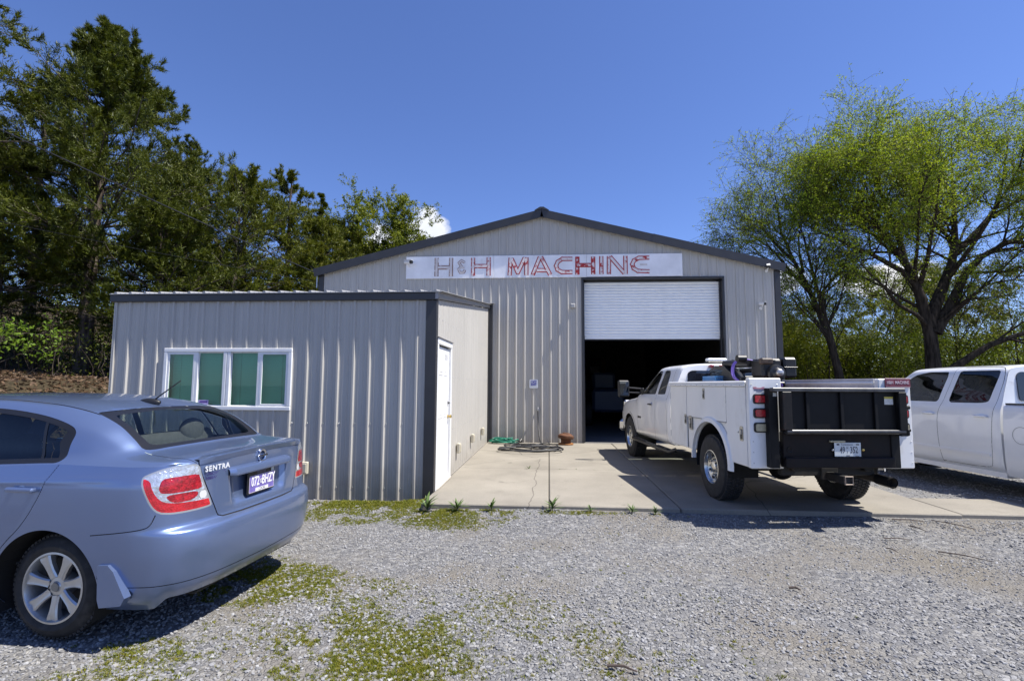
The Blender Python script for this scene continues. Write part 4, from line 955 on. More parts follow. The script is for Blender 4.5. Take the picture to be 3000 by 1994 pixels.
    # boot lip spoiler
    def deck(y): return float(np.interp(abs(y), [0, .22, .42, .57, .69], [1.098, 1.095, 1.088, 1.080, 1.076]))
    rowsS = []
    for y in np.linspace(-.600, .600, 41):
        t = 1-abs(y)/.600; k = smoothstep(0, .16, t); xe = float(np.interp(abs(y), [0, .22, .42, .57, .61], [.142, .144, .152, .170, .178])); z = deck(y)
        rowsS.append([(xe+.125, y, z+.021), (xe+.04, y, z+.020+.010*k), (xe-.018*k+.004, y, z+.020+.014*k), (xe-.020*k+.004, y, z+.010+.012*k), (xe-.006*k+.002, y, z-.012), (xe+.02, y, z-.016)])
    s = MB(); s.grid(rowsS); obj('boot_spoiler', s, M_BLUE, car, smooth=28, recalc=True)
    # number plate bar over the recess
    prof = [(.165, .952), (.098, .950), (.091, .960), (.093, .985), (.105, 1.003), (.135, 1.012), (.165, 1.012)]
    rowsS = []
    for y in np.linspace(-.362, .362, 25):
        e = smoothstep(.362, .33, abs(y)); cx = .004*(abs(y)/.36)**2
        rowsS.append([(.165+(x-.165)*(.55+.45*e)+cx, y, .981+(z-.981)*(.75+.25*e)) for x, z in prof])
    s = MB(); s.grid(rowsS); obj('plate_lamp_bar', s, M_BLUE, car, smooth=35, recalc=True)
    # number plate with its surround
    px = .142
    pl = obj('number_plate', MB().box(px-.016, px, -.165, .165, .775, .950, r=.008), mat('plate_frame', (.012, .012, .013), .4), car)
    T = lambda y, z: frame((px-.0165, y, z), (0, -1, 0), (0, 0, 1))
    obj('plate_face', MB().box(px-.0185, px-.0155, -.150, .150, .792, .912, r=.002), mat('plate_purple', (.15, .12, .36), .45, var=.25, vscale=20), pl)
    MW = mat('plate_white', (.78, .78, .78), .5); 
    def txt(name, s, size, y, z, m, par, x=px-.0200, bold=0, sx=1, ex=.0006, space=1): 
        t = text_mb(s, size, ex, 'CENTER', bold, sx, 0, space); t.xf(frame((x, y, z), (0, -1, 0), (0, 0, 1))); return obj(name, t, m, par)
    txt('plate_lettering', '072', .098, .083, .865, MW, pl, bold=.0015, sx=.66); txt('plate_lettering', 'BHZY', .098, -.078, .865, MW, pl, bold=.0015, sx=.66)
    s = MB(); s.lathe([(.012, 0), (.016, 0)], (px-.0202, .012, .862), 'X', 20); s.lathe([(.001, 0), (.004, 0)], (px-.0202, .017, .866), 'X', 8); s.lathe([(.001, 0), (.004, 0)], (px-.0202, .007, .866), 'X', 8); s.lathe([(.001, 0), (.004, 0)], (px-.0202, .012, .856), 'X', 8); obj('plate_emblem', s, MW, pl)
    obj('plate_strip', MB().box(px-.0200, px-.0184, -.078, .078, .792, .816), MW, pl); txt('plate_lettering', 'COCKE', .026, 0, .804, mat('plate_ink', (.05, .05, .07), .5), pl, x=px-.0206)
    txt('plate_lettering', 'TENNESSEE', .022, .01, .930, mat('plate_dim', (.22, .20, .26), .4), pl, x=px-.0170)
    obj('plate_sticker', MB().box(px-.0178, px-.0162, -.150, -.115, .916, .942), mat('sticker_pale', (.55, .58, .55), .5, var=.4, vscale=90), pl)
    s = MB()
    for (a, b, c, d) in ((-.153, .153, .789, .7925), (-.153, .153, .9118, .9145), (-.153, -.1495, .789, .9145), (.1495, .153, .789, .9145)): s.box(px-.0190, px-.0175, a, b, c, d)
    obj('plate_border', s, mat('plate_edge', (.55, .5, .55), .4), pl)
    # round badge, model lettering, dealer lettering
    s = MB(); s.lathe([(.034, -.004), (.040, -.009), (.045, -.009), (.047, -.003), (.047, .006)], (.134, 0, 1.052), 'X', 36); s.box(.122, .136, -.058, .058, 1.044, 1.061, r=.003)
    bd = obj('badge', s, M_CHROME, car, smooth=40); txt('badge_lettering', 'NISSAN', .0145, 0, 1.0525, M_TRIMB, bd, x=.1215, sx=1.15)
    lx = .137
    t = text_mb('SENTRA', .050, .003, 'LEFT', .0012, 1.05, 0, 1.18); t.xf(frame((.163, .565, 1.030), (-.085, -1, .0), (0.0, 0, 1))); obj('model_lettering', t, mat('silver_lettering', (.72, .74, .77), .3, metal=.2), car)
    MI = mat('decal_indigo', (.05, .045, .16), .4)
    t = text_mb('LYNCHBURG', .026, .0008, 'LEFT', .0006, 1.05, 0, 1.1); t.xf(frame((.1625, .558, .995), (-.085, -1, 0), (0, 0, 1))); obj('dealer_lettering', t, MI, car)
    t = text_mb('NISSAN', .026, .0008, 'LEFT', .0006, 1.05, 0, 1.1); t.xf(frame((.1615, .553, .969), (-.085, -1, 0), (0, 0, 1))); obj('dealer_lettering', t, MI, car)
    # mud flap, handles, aerial
    for sd in (1, -1):
        mb = MB(); f = lambda t: (lambda p: (p[0], sd*(t-.012*(p[0]-.5)), p[1]))
        poly = [(.585, .500), (.515, .505), (.475, .470), (.385, .320), (.41, .275), (.555, .255), (.572, .30)]
        mb.prism(poly, f(.8925), f(.845)); obj('mud_flap', mb, M_BLUE, car, recalc=True)
        for hx in (1.14, 2.08):
            mb = MB(); mb.box(hx-.085, hx+.12, sd*.893, sd*.922, .918, .948, r=.010); mb.box(hx-.075, hx-.045, sd*.875, sd*.9, .922, .944, r=.004); mb.box(hx+.08, hx+.11, sd*.875, sd*.9, .922, .944, r=.004); obj('door_handle', mb, M_BLUE, car)
            mb = MB(); mb.sphere((hx+.03, sd*.874, .932), .055, 16, 10, (1, .22, .85)); obj('handle_cup', mb, M_BLUE, car, smooth=60)
        mb = MB(); mb.box(2.78, 2.92, sd*.88, sd*1.06, 1.0, 1.16, r=.04); mb.box(2.86, 2.92, sd*.80, sd*.9, 1.0, 1.05, r=.01); obj('door_mirror', mb, M_BLUE, car)
    s = MB(); s.sphere((1.14, 0, 1.448), .10, 18, 10, (1.0, .36, .33)); ab = obj('aerial', s, M_BLACK, car, smooth=60)
    s = MB(); s.tube([(1.09, 0, 1.475), (.93, 0, 1.585)], [.0065, .004], 8); s.tube([(.94, 0, 1.578), (.875, 0, 1.622)], [.0055, .005], 8); obj('aerial_mast', s, M_BLACK, ab)
    # underside, wheel wells, cabin
    s = MB(); s.box(.20, 4.38, -.55, .55, .215, .30, r=.02); s.box(.26, .54, -.70, .70, .262, .32, r=.02); s.box(1.38, 3.25, -.80, .80, .216, .299, r=.02); s.box(.17, .62, -.70, .70, .30, .60, r=.05); s.box(1.36, 3.28, -.80, .80, .30, .42); obj('underbody', s, mat('underbody_black', (.012, .012, .012), .9), car)
    for cx in (.974, 3.66):
        for sd in (1, -1):
            s = MB(); s.lathe([(.385, sd*.872), (.385, sd*.56)], (cx, 0, .318), 'Y', 24, R(-25), R(205)); s.lathe([(.385, sd*.56), (.02, sd*.56)], (cx, 0, .318), 'Y', 24, R(-25), R(205)); obj('wheel_well', s, mat('well_black', (.008, .008, .008), .95), car)
    s = MB(); s.tube([(.16, -.48, .27), (.45, -.47, .29)], .032, 12); obj('exhaust', s, M_STEEL, car)
    cab = obj('cabin_floor', MB().box(1.34, 3.25, -.74, .74, .42, .50).box(.9, 1.36, -.60, .60, .55, .62), M_INT, car)
    obj('parcel_shelf', MB().box(.52, 1.02, -.62, .62, 1.085, 1.105, r=.01), M_SHELF, car)
    s = MB(); s.prism([(-.16, 1.106), (-.10, 1.165), (.10, 1.165), (.16, 1.106)], lambda p: (.60, p[0], p[1]), lambda p: (.78, p[0]*.8, p[1]-.02)); bl = obj('high_brake_light', s, mat('brake_light_shell', (.12, .14, .15), .5), car, recalc=True)
    obj('brake_lens', MB().box(.594, .604, -.055, .055, 1.122, 1.155), M_REDD, bl)
    # seats
    def seat(x, y, w, nm='seat'):
        s = MB(); s.box(x, x+.52, y-w/2, y+w/2, .50, .68, r=.05)
        Mx = Matrix.Translation((x, y, .62)) @ Matrix.Rotation(R(-14), 4, 'Y'); s.box(-.08, .06, -w/2+.02, w/2-.02, 0, .60, r=.05, M=Mx)
        o = obj(nm, s, M_SEAT, car, smooth=50)
        for yy in ([y] if w < .8 else [y-.36, y+.36]):
            s = MB(); s.sphere((x-.17, yy, 1.285 if w < .8 else 1.20), .135, 14, 10, (.42, 1.0, .78)); s.tube([(x-.155, yy-.05, 1.1), (x-.17, yy-.05, 1.22)], .007, 6); s.tube([(x-.155, yy+.05, 1.1), (x-.17, yy+.05, 1.22)], .007, 6); obj('headrest', s, M_SEAT, o, smooth=60)
    seat(2.10, .38, .52); seat(2.10, -.38, .52); seat(1.22, 0, 1.30, 'rear_seat')
    s = MB(); s.box(2.9, 3.2, -.72, .72, .8, 1.02, r=.05); obj('dashboard', s, M_INT, car)
    s = MB(); s.lathe([(.17, 0), (.185, .012), (.20, 0), (.185, -.012), (.17, 0)], (0, 0, 0), 'X', 24); s.xf(Matrix.Translation((2.78, .38, .98)) @ Matrix.Rotation(R(-25), 4, 'Y')); obj('steering_wheel', s, M_BLACK, car, smooth=60)
    for cx in (.974, 3.66):
        for sd in (1, -1): wheel(car, (cx, sd*.715, .318), sd, .318, .2185, .205, M_ALLOY, 7, 'alloy')
    return car
sedan = build_sedan((-2.0909, 3.834, -.122), R(3.548), 'pale blue saloon car parked at the left, tail towards the workshop door')
# ---------------------------------------------------------------- pickup trucks
M_TWHITE = paint('paint_white', (.82, .82, .82), 0.0, .35, dust=(.55, .52, .46), damt=.10)
M_TWHITE2 = paint('paint_white_b', (.80, .81, .82), 0.0, .28, dust=(.50, .50, .50), damt=.10)
M_UTIL = mat('utility_white', (.84, .84, .82), .5, var=.05, vscale=3, dirt=(.50, .45, .37), dscale=4, damt=.2, coat=.2, stretch=(1, 1, .45), bump=.04, bscale=3)
M_FRAME = mat('frame_black', (.014, .013, .012), .7, var=.3, vscale=12, dirt=(.06, .035, .022), dscale=6, damt=.3)
M_GATE = mat('gate_black', (.006, .006, .0065), .55, spec=.25, var=.3, vscale=8, dirt=(.022, .021, .020), dscale=7, damt=.25)
M_RUST = mat('rust', (.105, .042, .018), .85, var=.4, vscale=9, dirt=(.04, .018, .010), dscale=12, damt=.5)
M_PRIVACY = glassmat('privacy_glass', (.10, .11, .12), refl=.10)
M_BUMPC = mat('bumper_chrome', (.6, .6, .6), .2, metal=1)

def cab_shell(p):
    """half cab (right-hand y>=0 side mirrored later): section rows along x, each from sill to roof centre. p: dict of dimensions"""
    hw = p['hw']; zsill, zbelt, zroof = p['zsill'], p['zbelt'], p['zroof']; xr, xf = p['xrear'], p['xroof']
    rows = []
    def sec(x, top, ytop, zc, lean, sill=0.0, hwd=0.0, xs=0.0):
        """top: rail height, ytop: half width at the rail, zc: centre height, lean: x shift towards the top"""
        w = hw-hwd; zb = min(zbelt, top-.02)
        pts = [(x, w-.085, zsill), (x, w-.030, zsill+.045), (x, w-.006, zsill+.20), (x, w, zsill+.42), (x, w-.004, zb-.24), (x, w-.026, zb-.035), (x+lean*.03, w-.052, zb+.008)]
        for t in (.33, .66, 1.0):
            pts.append((x+lean*(.03+.97*t), (w-.052)+(ytop-(w-.052))*(t**1.12), zb+.008+(top-zb-.008)*t))
        pts += [(x+lean+xs*.3, ytop*.86, top+(zc-top)*.52), (x+lean+xs*.6, ytop*.55, top+(zc-top)*.85), (x+lean+xs, 0, zc)]
        return pts
    yr = p['yrail']; rail = zroof-.075
    rows.append(sec(xr, rail-.02, yr, zroof-.03, p.get('rear_lean', .05), hwd=.02))
    rows.append(sec(xr+.07, rail, yr+.01, zroof-.005, p.get('rear_lean', .05)))
    for t in (.2, .45, .7): rows.append(sec(xr+.07+(xf-xr-.07)*t, rail+.004, yr+.012, zroof, .03))
    rows.append(sec(xf, rail-.005, yr+.01, zroof-.012, 0.0, xs=.03))
    xw = p['xcowl']; n = 5
    for k in range(1, n):
        t = k/n; rows.append(sec(xf+(xw-xf)*t, rail-.005+(zbelt+.03-rail)*t**1.05, yr+.01+(hw-.11-yr)*t, zroof-.012+(zbelt+.115-zroof)*t**1.02, 0, xs=.05+.07*t))
    rows.append(sec(xw+.02, zbelt+.022, hw-.10, zbelt+.105, 0, xs=.13))
    for x, zt, zc, ins in p['hood']: rows.append(sec(x, zt, hw-.13-ins, zc, 0, hwd=ins, xs=.02 if x < p['hood'][-1][0]-.01 else .05))
    G = relax(surf(rows, 180, 60), 1)
    out = lambda V: np.stack([0*V[:, 0], V[:, 1], .6*(V[:, 2] > 1.3)], 1)
    return Sh.grid(G, out), G, rows

def build_cab(root, p, M_PAINT, full=True):
    S, G, rows = cab_shell(p); parts = {}
    xz = lambda s: s.V[:, [0, 2]]; yz = lambda s: s.V[:, [1, 2]]
    def put(n, s): parts.setdefault(n, []).append(s)
    cx = p['xfw']; zr = p['zaxle']; ra = p['rarch']
    _, S = S.split(np.where(S.V[:, 1] > .4, np.hypot(S.V[:, 0]-cx, S.V[:, 2]-zr)-ra, .5))
    lip, S = S.split(np.where(S.V[:, 1] > .4, np.hypot(S.V[:, 0]-cx, S.V[:, 2]-zr)-ra-.035, .5)); put('lip', lip.off(.006))
    for poly in p['side_win']:
        rp = roundpoly(poly, p.get('win_r', .05)); w, S = S.split(np.where((S.V[:, 1] > .4), sdpoly(xz(S), rp), .5))
        g, t = w.split(sdpoly(xz(w), rp)+p.get('trim_w', .018)); put('win_trim', t.off(-.002)); put('glass', g.off(-.006))
    ws_ = p['windscreen']; w, S = S.split(np.where((S.V[:, 0] > p['xroof']-.05) & (S.V[:, 0] < p['xcowl']+.12) & (S.V[:, 2] > p['zbelt']), sdpoly(yz(S), chaikin(ws_, 1)), .5)); put('windscreen', w.off(-.004))
    for ln in p['shuts']:
        cl = chaikin(ln, 2, False); b, S = S.band(lambda q: np.where(q.V[:, 1] > .35, sdline(xz(q), cl), .5), .0035); put('shut', b.off(-.003))
    for z0, xa, xb in p.get('creases', []):
        pass
    put('body', S)
    def both(key, name, m, parent, join=True):
        L = parts.get(key, [])
        if not L: return None
        if join: return Sh.join(L+[q.mirror() for q in L]).obj(name, m, parent)
        return [Sh.join(L).obj(name, m, parent), Sh.join([q.mirror() for q in L]).obj(name, m, parent)]
    b = both('body', 'cab', M_PAINT, root)
    both('lip', 'wheel_arch_lip', M_PAINT, b, False); both('win_trim', 'window_trim', M_TRIMB, b, False); both('shut', 'shut_line', M_GAP, b)
    for k, q in enumerate(parts['glass']):
        q.obj('side_window', M_PRIVACY, root); q.mirror().obj('side_window', M_PRIVACY, root)
    both('windscreen', 'windscreen', M_DARKGLASS, root)
    # rear wall of the cab closes the shell; window set into it
    r0 = G[0]; poly = [(q[1], q[2]) for q in r0]+[(-q[1], q[2]) for q in r0[::-1][1:]]
    lean = lambda z: float(np.interp(z, [p['zbelt'], p['zroof']], [0, p.get('rear_lean', .05)]))
    s = MB(); s.add([(p['xrear']+lean(q[1]), q[0], q[1]) for q in poly], [tuple(range(len(poly)))]); obj('rear_wall', s, M_PAINT, b)
    rw = p['rear_win']; s = MB(); s.prism(roundpoly(rw, .05), lambda q: (p['xrear']+lean(q[1])-.012, q[0], q[1]), lambda q: (p['xrear']+lean(q[1])+.004, q[0], q[1])); obj('rear_window', s, mat('rear_glass_dark', (.012, .014, .022), .06, spec=.8), root, recalc=True)
    # closed front end: grille block, bumper, lamps
    hx = p['hood'][-1][0]; hw = p['hw']
    s = MB(); s.box(hx-.12, hx+.03, -hw+.10, hw-.10, p['zsill']+.12, p['zbelt']-.13, r=.04); obj('grille', s, M_BUMPC, root)
    s = MB(); s.box(hx-.05, hx+.16, -hw+.02, hw-.02, p['zsill']-.05, p['zsill']+.22, r=.06); obj('front_bumper', s, M_BUMPC, root)
    for sd in (1, -1):
        s = MB(); s.box(hx-.10, hx+.045, sd*(hw-.36), sd*(hw-.105), p['zbelt']-.36, p['zbelt']-.15, r=.03); obj('headlight', s, M_CLEAR, root)
    # cabin: floor, seats, dash so that the windows are not empty
    s = MB(); s.box(p['xrear']+.05, p['xcowl'], -hw+.12, hw-.12, p['zsill']+.05, p['zsill']+.16); obj('cab_floor', s, M_INT, root)
    for y in (-.42, .42):
        s = MB(); x = p['xseat']; s.box(x, x+.5, y-.27, y+.27, p['zsill']+.25, p['zsill']+.48, r=.05); s.box(x-.10, x+.06, y-.26, y+.26, p['zsill']+.48, p['zsill']+1.0, r=.05); q = obj('seat', s, M_SEAT, root)
        s = MB(); s.box(x-.09, x+.01, y-.13, y+.13, p['zsill']+1.02, p['zsill']+1.2, r=.04); obj('headrest', s, M_SEAT, q)
    s = MB(); s.box(p['xcowl']-.42, p['xcowl']-.08, -hw+.12, hw-.12, p['zbelt']-.30, p['zbelt']-.03, r=.05); obj('dashboard', s, M_INT, root)
    s = MB(); s.lathe([(.17, 0), (.185, .012), (.20, 0), (.185, -.012), (.17, 0)], (0, 0, 0), 'X', 20); s.xf(Matrix.Translation((p['xcowl']-.52, .42, p['zbelt']-.04)) @ Matrix.Rotation(R(-25), 4, 'Y')); obj('steering_wheel', s, M_BLACK, root)
    # wheel wells
    for sd in (1, -1):
        s = MB(); s.lathe([(ra+.012, sd*(hw-.03)), (ra+.012, sd*(hw-.42)), (.03, sd*(hw-.42))], (cx, 0, zr), 'Y', 22, R(-20), R(200)); obj('wheel_well', s, mat('well_black', (.008, .008, .008), .95), root)
    return b

def rot_head(o, th): o.rotation_euler = (0, 0, math.pi/2+th)     # x forward along heading: +Y turned left by th

# ================================================================ service truck
TH = R(6.34); HWT = .945
_fw = Vector((-math.sin(TH), math.cos(TH), 0)); _lf = Vector((-math.cos(TH), -math.sin(TH), 0))
tp = Vector((2.1604, 7.0399, 0)) - _lf*HWT               # centre of the rear axle on the slab
st = thing('service_truck', 'white service truck with tool cabinets and black lift gate, backed out of the workshop door', 'truck', tp); rot_head(st, TH)
ZA = .412
pA = dict(hw=.945, zsill=.50, zbelt=1.285, zroof=1.870, xrear=1.60, xroof=2.72, xcowl=3.42, yrail=.665, rear_lean=.05, xfw=4.058, zaxle=ZA, rarch=.485, xseat=2.45,
          hood=[(3.62, 1.235, 1.33, 0), (4.1, 1.20, 1.29, .005), (4.55, 1.13, 1.22, .02), (4.85, 1.04, 1.13, .06), (4.93, .98, 1.07, .10)],
          side_win=[[(2.46, 1.325), (2.50, 1.745), (2.68, 1.765), (2.80, 1.73), (3.24, 1.375), (3.25, 1.315)], [(1.95, 1.335), (2.06, 1.70), (2.14, 1.755), (2.38, 1.765), (2.35, 1.325)]],
          windscreen=[(-.3, 1.42), (.70, 1.36), (.81, 1.345), (.74, 1.60), (.635, 1.78), (.3, 1.83), (-.3, 1.84)],
          shuts=[[(2.405, 1.80), (2.40, 1.30), (2.33, 1.10), (2.35, .62), (2.42, .52)], [(3.36, 1.28), (3.47, 1.1), (3.44, .80), (3.40, .53)], [(1.86, 1.79), (1.80, 1.30), (1.70, .9), (1.76, .54)]],
          rear_win=[(-.62, 1.33), (-.60, 1.70), (-.53, 1.74), (.53, 1.74), (.60, 1.70), (.62, 1.33)])
cabA = build_cab(st, pA, M_TWHITE)
# handles, mirrors, badge
for sd in (1, -1):
    s = MB(); s.box(2.49, 2.65, sd*.955, sd*.985, 1.128, 1.155, r=.008); obj('door_handle', s, M_BLACK, st)
    s = MB(); s.lathe([(.02, .004), (.05, .002), (.055, -.004)], (2.57, sd*.946, 1.135), 'Y', 18, flip=sd < 0); obj('handle_cup', s, M_TWHITE, st)
    mr_ = obj('door_mirror', MB().box(3.27, 3.36, sd*1.14, sd*1.36, 1.255, 1.585, r=.025), M_BLACK, st)
    obj('mirror_glass', MB().box(3.262, 3.271, sd*1.165, sd*1.335, 1.29, 1.56), mat('mirror_face', (.10, .11, .12), .03, metal=1), mr_)
    obj('mirror_arm', MB().tube([(3.30, sd*.90, 1.42), (3.31, sd*1.15, 1.44)], .018, 8).tube([(3.30, sd*.90, 1.34), (3.31, sd*1.15, 1.345)], .018, 8).box(3.2, 3.34, sd*.86, sd*.905, 1.30, 1.44, r=.02), M_BLACK, mr_)
t = text_mb('2500 HD', .055, .002, 'CENTER', .001, 1.1); t.xf(frame((3.30, .948, .862), (-1, 0, 0), (0, 0, 1))); obj('badge_lettering', t, M_BLACK, st)
# roof light bar and high brake light
s = MB(); s.box(1.80, 1.92, -.17, .17, 1.905, 1.96, r=.015); lb = obj('light_bar', s, mat('lightbar_clear', (.72, .74, .76), .2, metal=.2, var=.15, vscale=25), st)
obj('light_bar_base', MB().box(1.79, 1.93, -.18, .18, 1.872, 1.904, r=.01), M_BLACK, lb)
hb = obj('high_brake_light', MB().box(1.585, 1.66, -.23, .23, 1.79, 1.838, r=.012), M_REDD, st)
for y in (-.12, .12): obj('cargo_lamp', MB().box(1.578, 1.60, y-.045, y+.045, 1.797, 1.831, r=.006), mat('lens_frost', (.72, .73, .73), .2), hb)
# running boards
for sd in (1, -1):
    rb = MB(); rb.tube([(3.60, sd*.90, .47), (3.56, sd*.99, .425), (2.5, sd*1.0, .42), (1.42, sd*1.0, .42), (1.36, sd*.92, .46)], .038, 12); o = obj('running_board', rb, mat('step_black', (.02, .02, .02), .3), st, smooth=60)
    for x0 in (3.0, 1.75): obj('step_pad', MB().box(x0-.3, x0+.3, sd*.965, sd*1.035, .455, .464, r=.003), M_RUBBER, o)
# chassis, axle, hitch, exhaust
s = MB()
for y in (-.42, .42): s.box(-1.05, 4.6, y-.04, y+.04, .52, .70, r=.01)
fr = obj('chassis', s.box(-.9, -.8, -.38, .38, .54, .68).box(1.0, 1.1, -.38, .38, .54, .68), M_FRAME, st)
s = MB(); s.tube([(0, -.8, ZA), (0, .8, ZA)], .055, 12); s.sphere((0, 0, ZA), .17, 16, 12, (1.1, .9, 1)); s.tube([(0.1, 0, ZA), (1.6, 0, .55)], .04, 10); obj('rear_axle', s, M_FRAME, st, smooth=60)
s = MB(); s.tube([(4.058, -.8, ZA), (4.058, .8, ZA)], .05, 12); obj('front_axle', s, M_FRAME, st)
s = MB(); s.box(-.98, -.88, -.55, .55, .46, .58, r=.015); s.box(-1.30, -.90, -.045, .045, .425, .51, r=.006); s.box(-1.0, -.86, -.10, .10, .42, .56, r=.01); ht = obj('tow_hitch', s, M_FRAME, st)
q = MB()
for (a, b, c, d) in ((-.047, .047, .421, .431), (-.047, .047, .504, .514), (-.047, -.037, .4305, .5045), (.037, .047, .4305, .5045)): q.box(-1.318, -1.295, a, b, c, d, r=.002)
obj('receiver_collar', q, mat('receiver_worn', (.22, .18, .15), .5, metal=.5, var=.3), ht)
s = MB(); s.lathe([(.034, -1.3179), (.001, -1.3179)], (0, 0, .4675), 'X', 4); 
s = MB(); s.tube([(.6, -.52, .47), (-.3, -.52, .46), (-1.0, -.545, .435), (-1.22, -.56, .425)], .05, 14, cap=False); ex = obj('exhaust_pipe', s, mat('exhaust_steel', (.10, .085, .07), .5, metal=.6, var=.4, vscale=10), st, smooth=60)
s = MB(); s.tube([(-1.02, -.548, .433), (-1.225, -.56, .424)], .060, 16, cap=False); s.lathe([(.001, 0), (.05, 0)], (-1.15, -.556, .428), 'X', 16); obj('exhaust_tip', s, mat('tip_dark', (.03, .028, .027), .4, metal=.6), ex, smooth=60)
for sd in (1, -1):
    for cx in (0, 4.058): wheel(st, (cx, sd*(.815 if cx == 0 else .80), ZA), sd, .412, .222, .28, mat('truck_alloy', (.62, .62, .60), .22, metal=.9, var=.1), 8, 'steel', tread=3.5)
# ------ service body
for sd in (1, -1):
    Y = lambda y: sd*y                                      # y measured from the truck centre, outer side HWT
    lab = None
    # cabinet carcass with an arch cut for the wheel
    outer = [(-1.03, .575), (-.47, .575)]
    arc = [(.545*math.cos(a)*.98, .50+.50*math.sin(a)) for a in np.linspace(R(170), R(10), 18)]
    poly = [(-1.03, 1.505), (-1.03, .562)]+[(-.52, .562)]+[(x-.0, z) for x, z in arc if z > .562]+[(.585, .562), (1.49, .562), (1.49, 1.505)]
    s = MB(); s.prism(poly, lambda q: (q[0], Y(HWT-.012), q[1]), lambda q: (q[0], Y(HWT-.36), q[1])); cb = obj('tool_cabinet', s, M_UTIL, st, recalc=True)
    s = MB(); s.box(-.99, 1.52, Y(HWT-.38), Y(HWT+.022), 1.506, 1.545, r=.012); s.box(-.99, 1.52, Y(HWT+.004), Y(HWT+.024), 1.478, 1.507, r=.006); obj('cabinet_lid', s, M_UTIL, cb)
    s = MB(); s.box(-1.075, -1.0, Y(HWT-.372), Y(HWT+.006), .558, 1.576, r=.010); obj('rear_post', s, M_UTIL, cb)
    # doors stand a few millimetres proud with dark gaps between
    def door(poly, nm='cabinet_door'):
        s = MB(); s.prism(poly, lambda q: (q[0], Y(HWT+.006), q[1]), lambda q: (q[0], Y(HWT-.011), q[1])); return obj(nm, s, M_UTIL, cb, recalc=True)
    d1 = door([(.802, .58), (1.475, .58), (1.475, 1.472), (.802, 1.472)])
    d2 = door([(-.488, 1.035), (.785, 1.035), (.785, 1.472), (-.488, 1.472)])
    d3 = door([(-.990, .578), (-.50, .578), (-.50, 1.472), (-.990, 1.472)])
    gp = MB()
    for (a, b, c, d) in ((.787, .800, .57, 1.474), (-.4995, -.4885, .57, 1.474), (-.489, .786, 1.024, 1.034), (-1.0, -.9915, .57, 1.474)): gp.box(a, b, Y(HWT-.0145), Y(HWT-.009), c, d)
    tag(obj('door_gap', gp, M_GAP, cb), kind='stuff')
    # hinges, bolts and drip seams
    for (xa, xb, z) in ((-.47, .77, 1.0295),): obj('piano_hinge', MB().tube([(xa, Y(HWT+.006), z), (xb, Y(HWT+.006), z)], .006, 6), M_STEEL, d2)
    for dd, xh in ((d1, 1.482), (d3, -.494)):
        for z in (.72, 1.32): obj('hinge', MB().tube([(xh, Y(HWT+.006), z-.05), (xh, Y(HWT+.006), z+.05)], .008, 8), M_STEEL, dd)
    bl_ = MB()
    for x in np.linspace(-.9, 1.4, 12): bl_.box(x-.006, x+.006, Y(HWT+.024), Y(HWT+.029), 1.486, 1.498, r=.003)
    for z in (.62, .74, .86, 1.5): bl_.box(-1.079, -1.074, Y(HWT-.33), Y(HWT-.32), z-.006, z+.006, r=.002); bl_.box(-1.079, -1.074, Y(HWT-.03), Y(HWT-.02), z-.006, z+.006, r=.002)
    tag(obj('bolts', bl_, M_STEEL, cb), kind='stuff')
    # flared arch
    s = MB(); rows_ = []
    for a in np.linspace(R(185), R(-5), 28):
        ca, sa = math.cos(a), math.sin(a); rows_.append([(.545*ca, Y(HWT-.02), .50+.50*sa), (.55*ca, Y(HWT+.035), .50+.505*sa), (.60*ca, Y(HWT+.028), .50+.555*sa), (.63*ca, Y(HWT-.006), .50+.585*sa)])
    s.grid(rows_); obj('arch_flare', s, M_UTIL, cb, smooth=35, recalc=True)
    s = MB(); s.lathe([(.53, Y(HWT-.02)), (.53, Y(HWT-.36)), (.02, Y(HWT-.37))], (0, 0, .45), 'Y', 22, R(-10), R(190)); obj('wheel_well', s, mat('well_black', (.008, .008, .008), .95), cb)
    # latches: recessed paddle handles
    def latch(x, z, w, h, par, dark=False):
        s = MB(); s.prism(rrect(x-w/2, x+w/2, z-h/2, z+h/2, min(w, h)*.25), lambda q: (q[0], Y(HWT+.011), q[1]), lambda q: (q[0], Y(HWT+.004), q[1])); o = obj('latch', s, mat('latch_steel', (.46, .45, .42), .35, metal=.8, var=.2, vscale=40), par, recalc=True)
        s = MB(); s.prism(rrect(x-w*.34, x+w*.34, z-h*.38, z+h*.30, w*.12), lambda q: (q[0], Y(HWT+.0125), q[1]), lambda q: (q[0], Y(HWT+.0100), q[1])); obj('latch_recess', s, mat('latch_dark', (.05, .05, .048), .5, metal=.3), o, recalc=True)
        s = MB(); s.box(x-w*.16, x+w*.16, Y(HWT+.012), Y(HWT+.020), z-h*.05, z+h*.26, r=.003); obj('latch_paddle', s, M_STEEL, o)
    latch(.17, 1.375, .075, .15, d2); latch(.845, .985, .085, .15, d1); latch(.655, .945, .10, .20, cb); latch(-.875, .93, .085, .17, d3)
    s = MB(); s.lathe([(.001, Y(HWT+.016)), (.008, Y(HWT+.016)), (.011, Y(HWT+.005))], (-.80, 0, .94), 'Y', 10, flip=sd < 0); obj('key_lock', s, M_STEEL, d3)
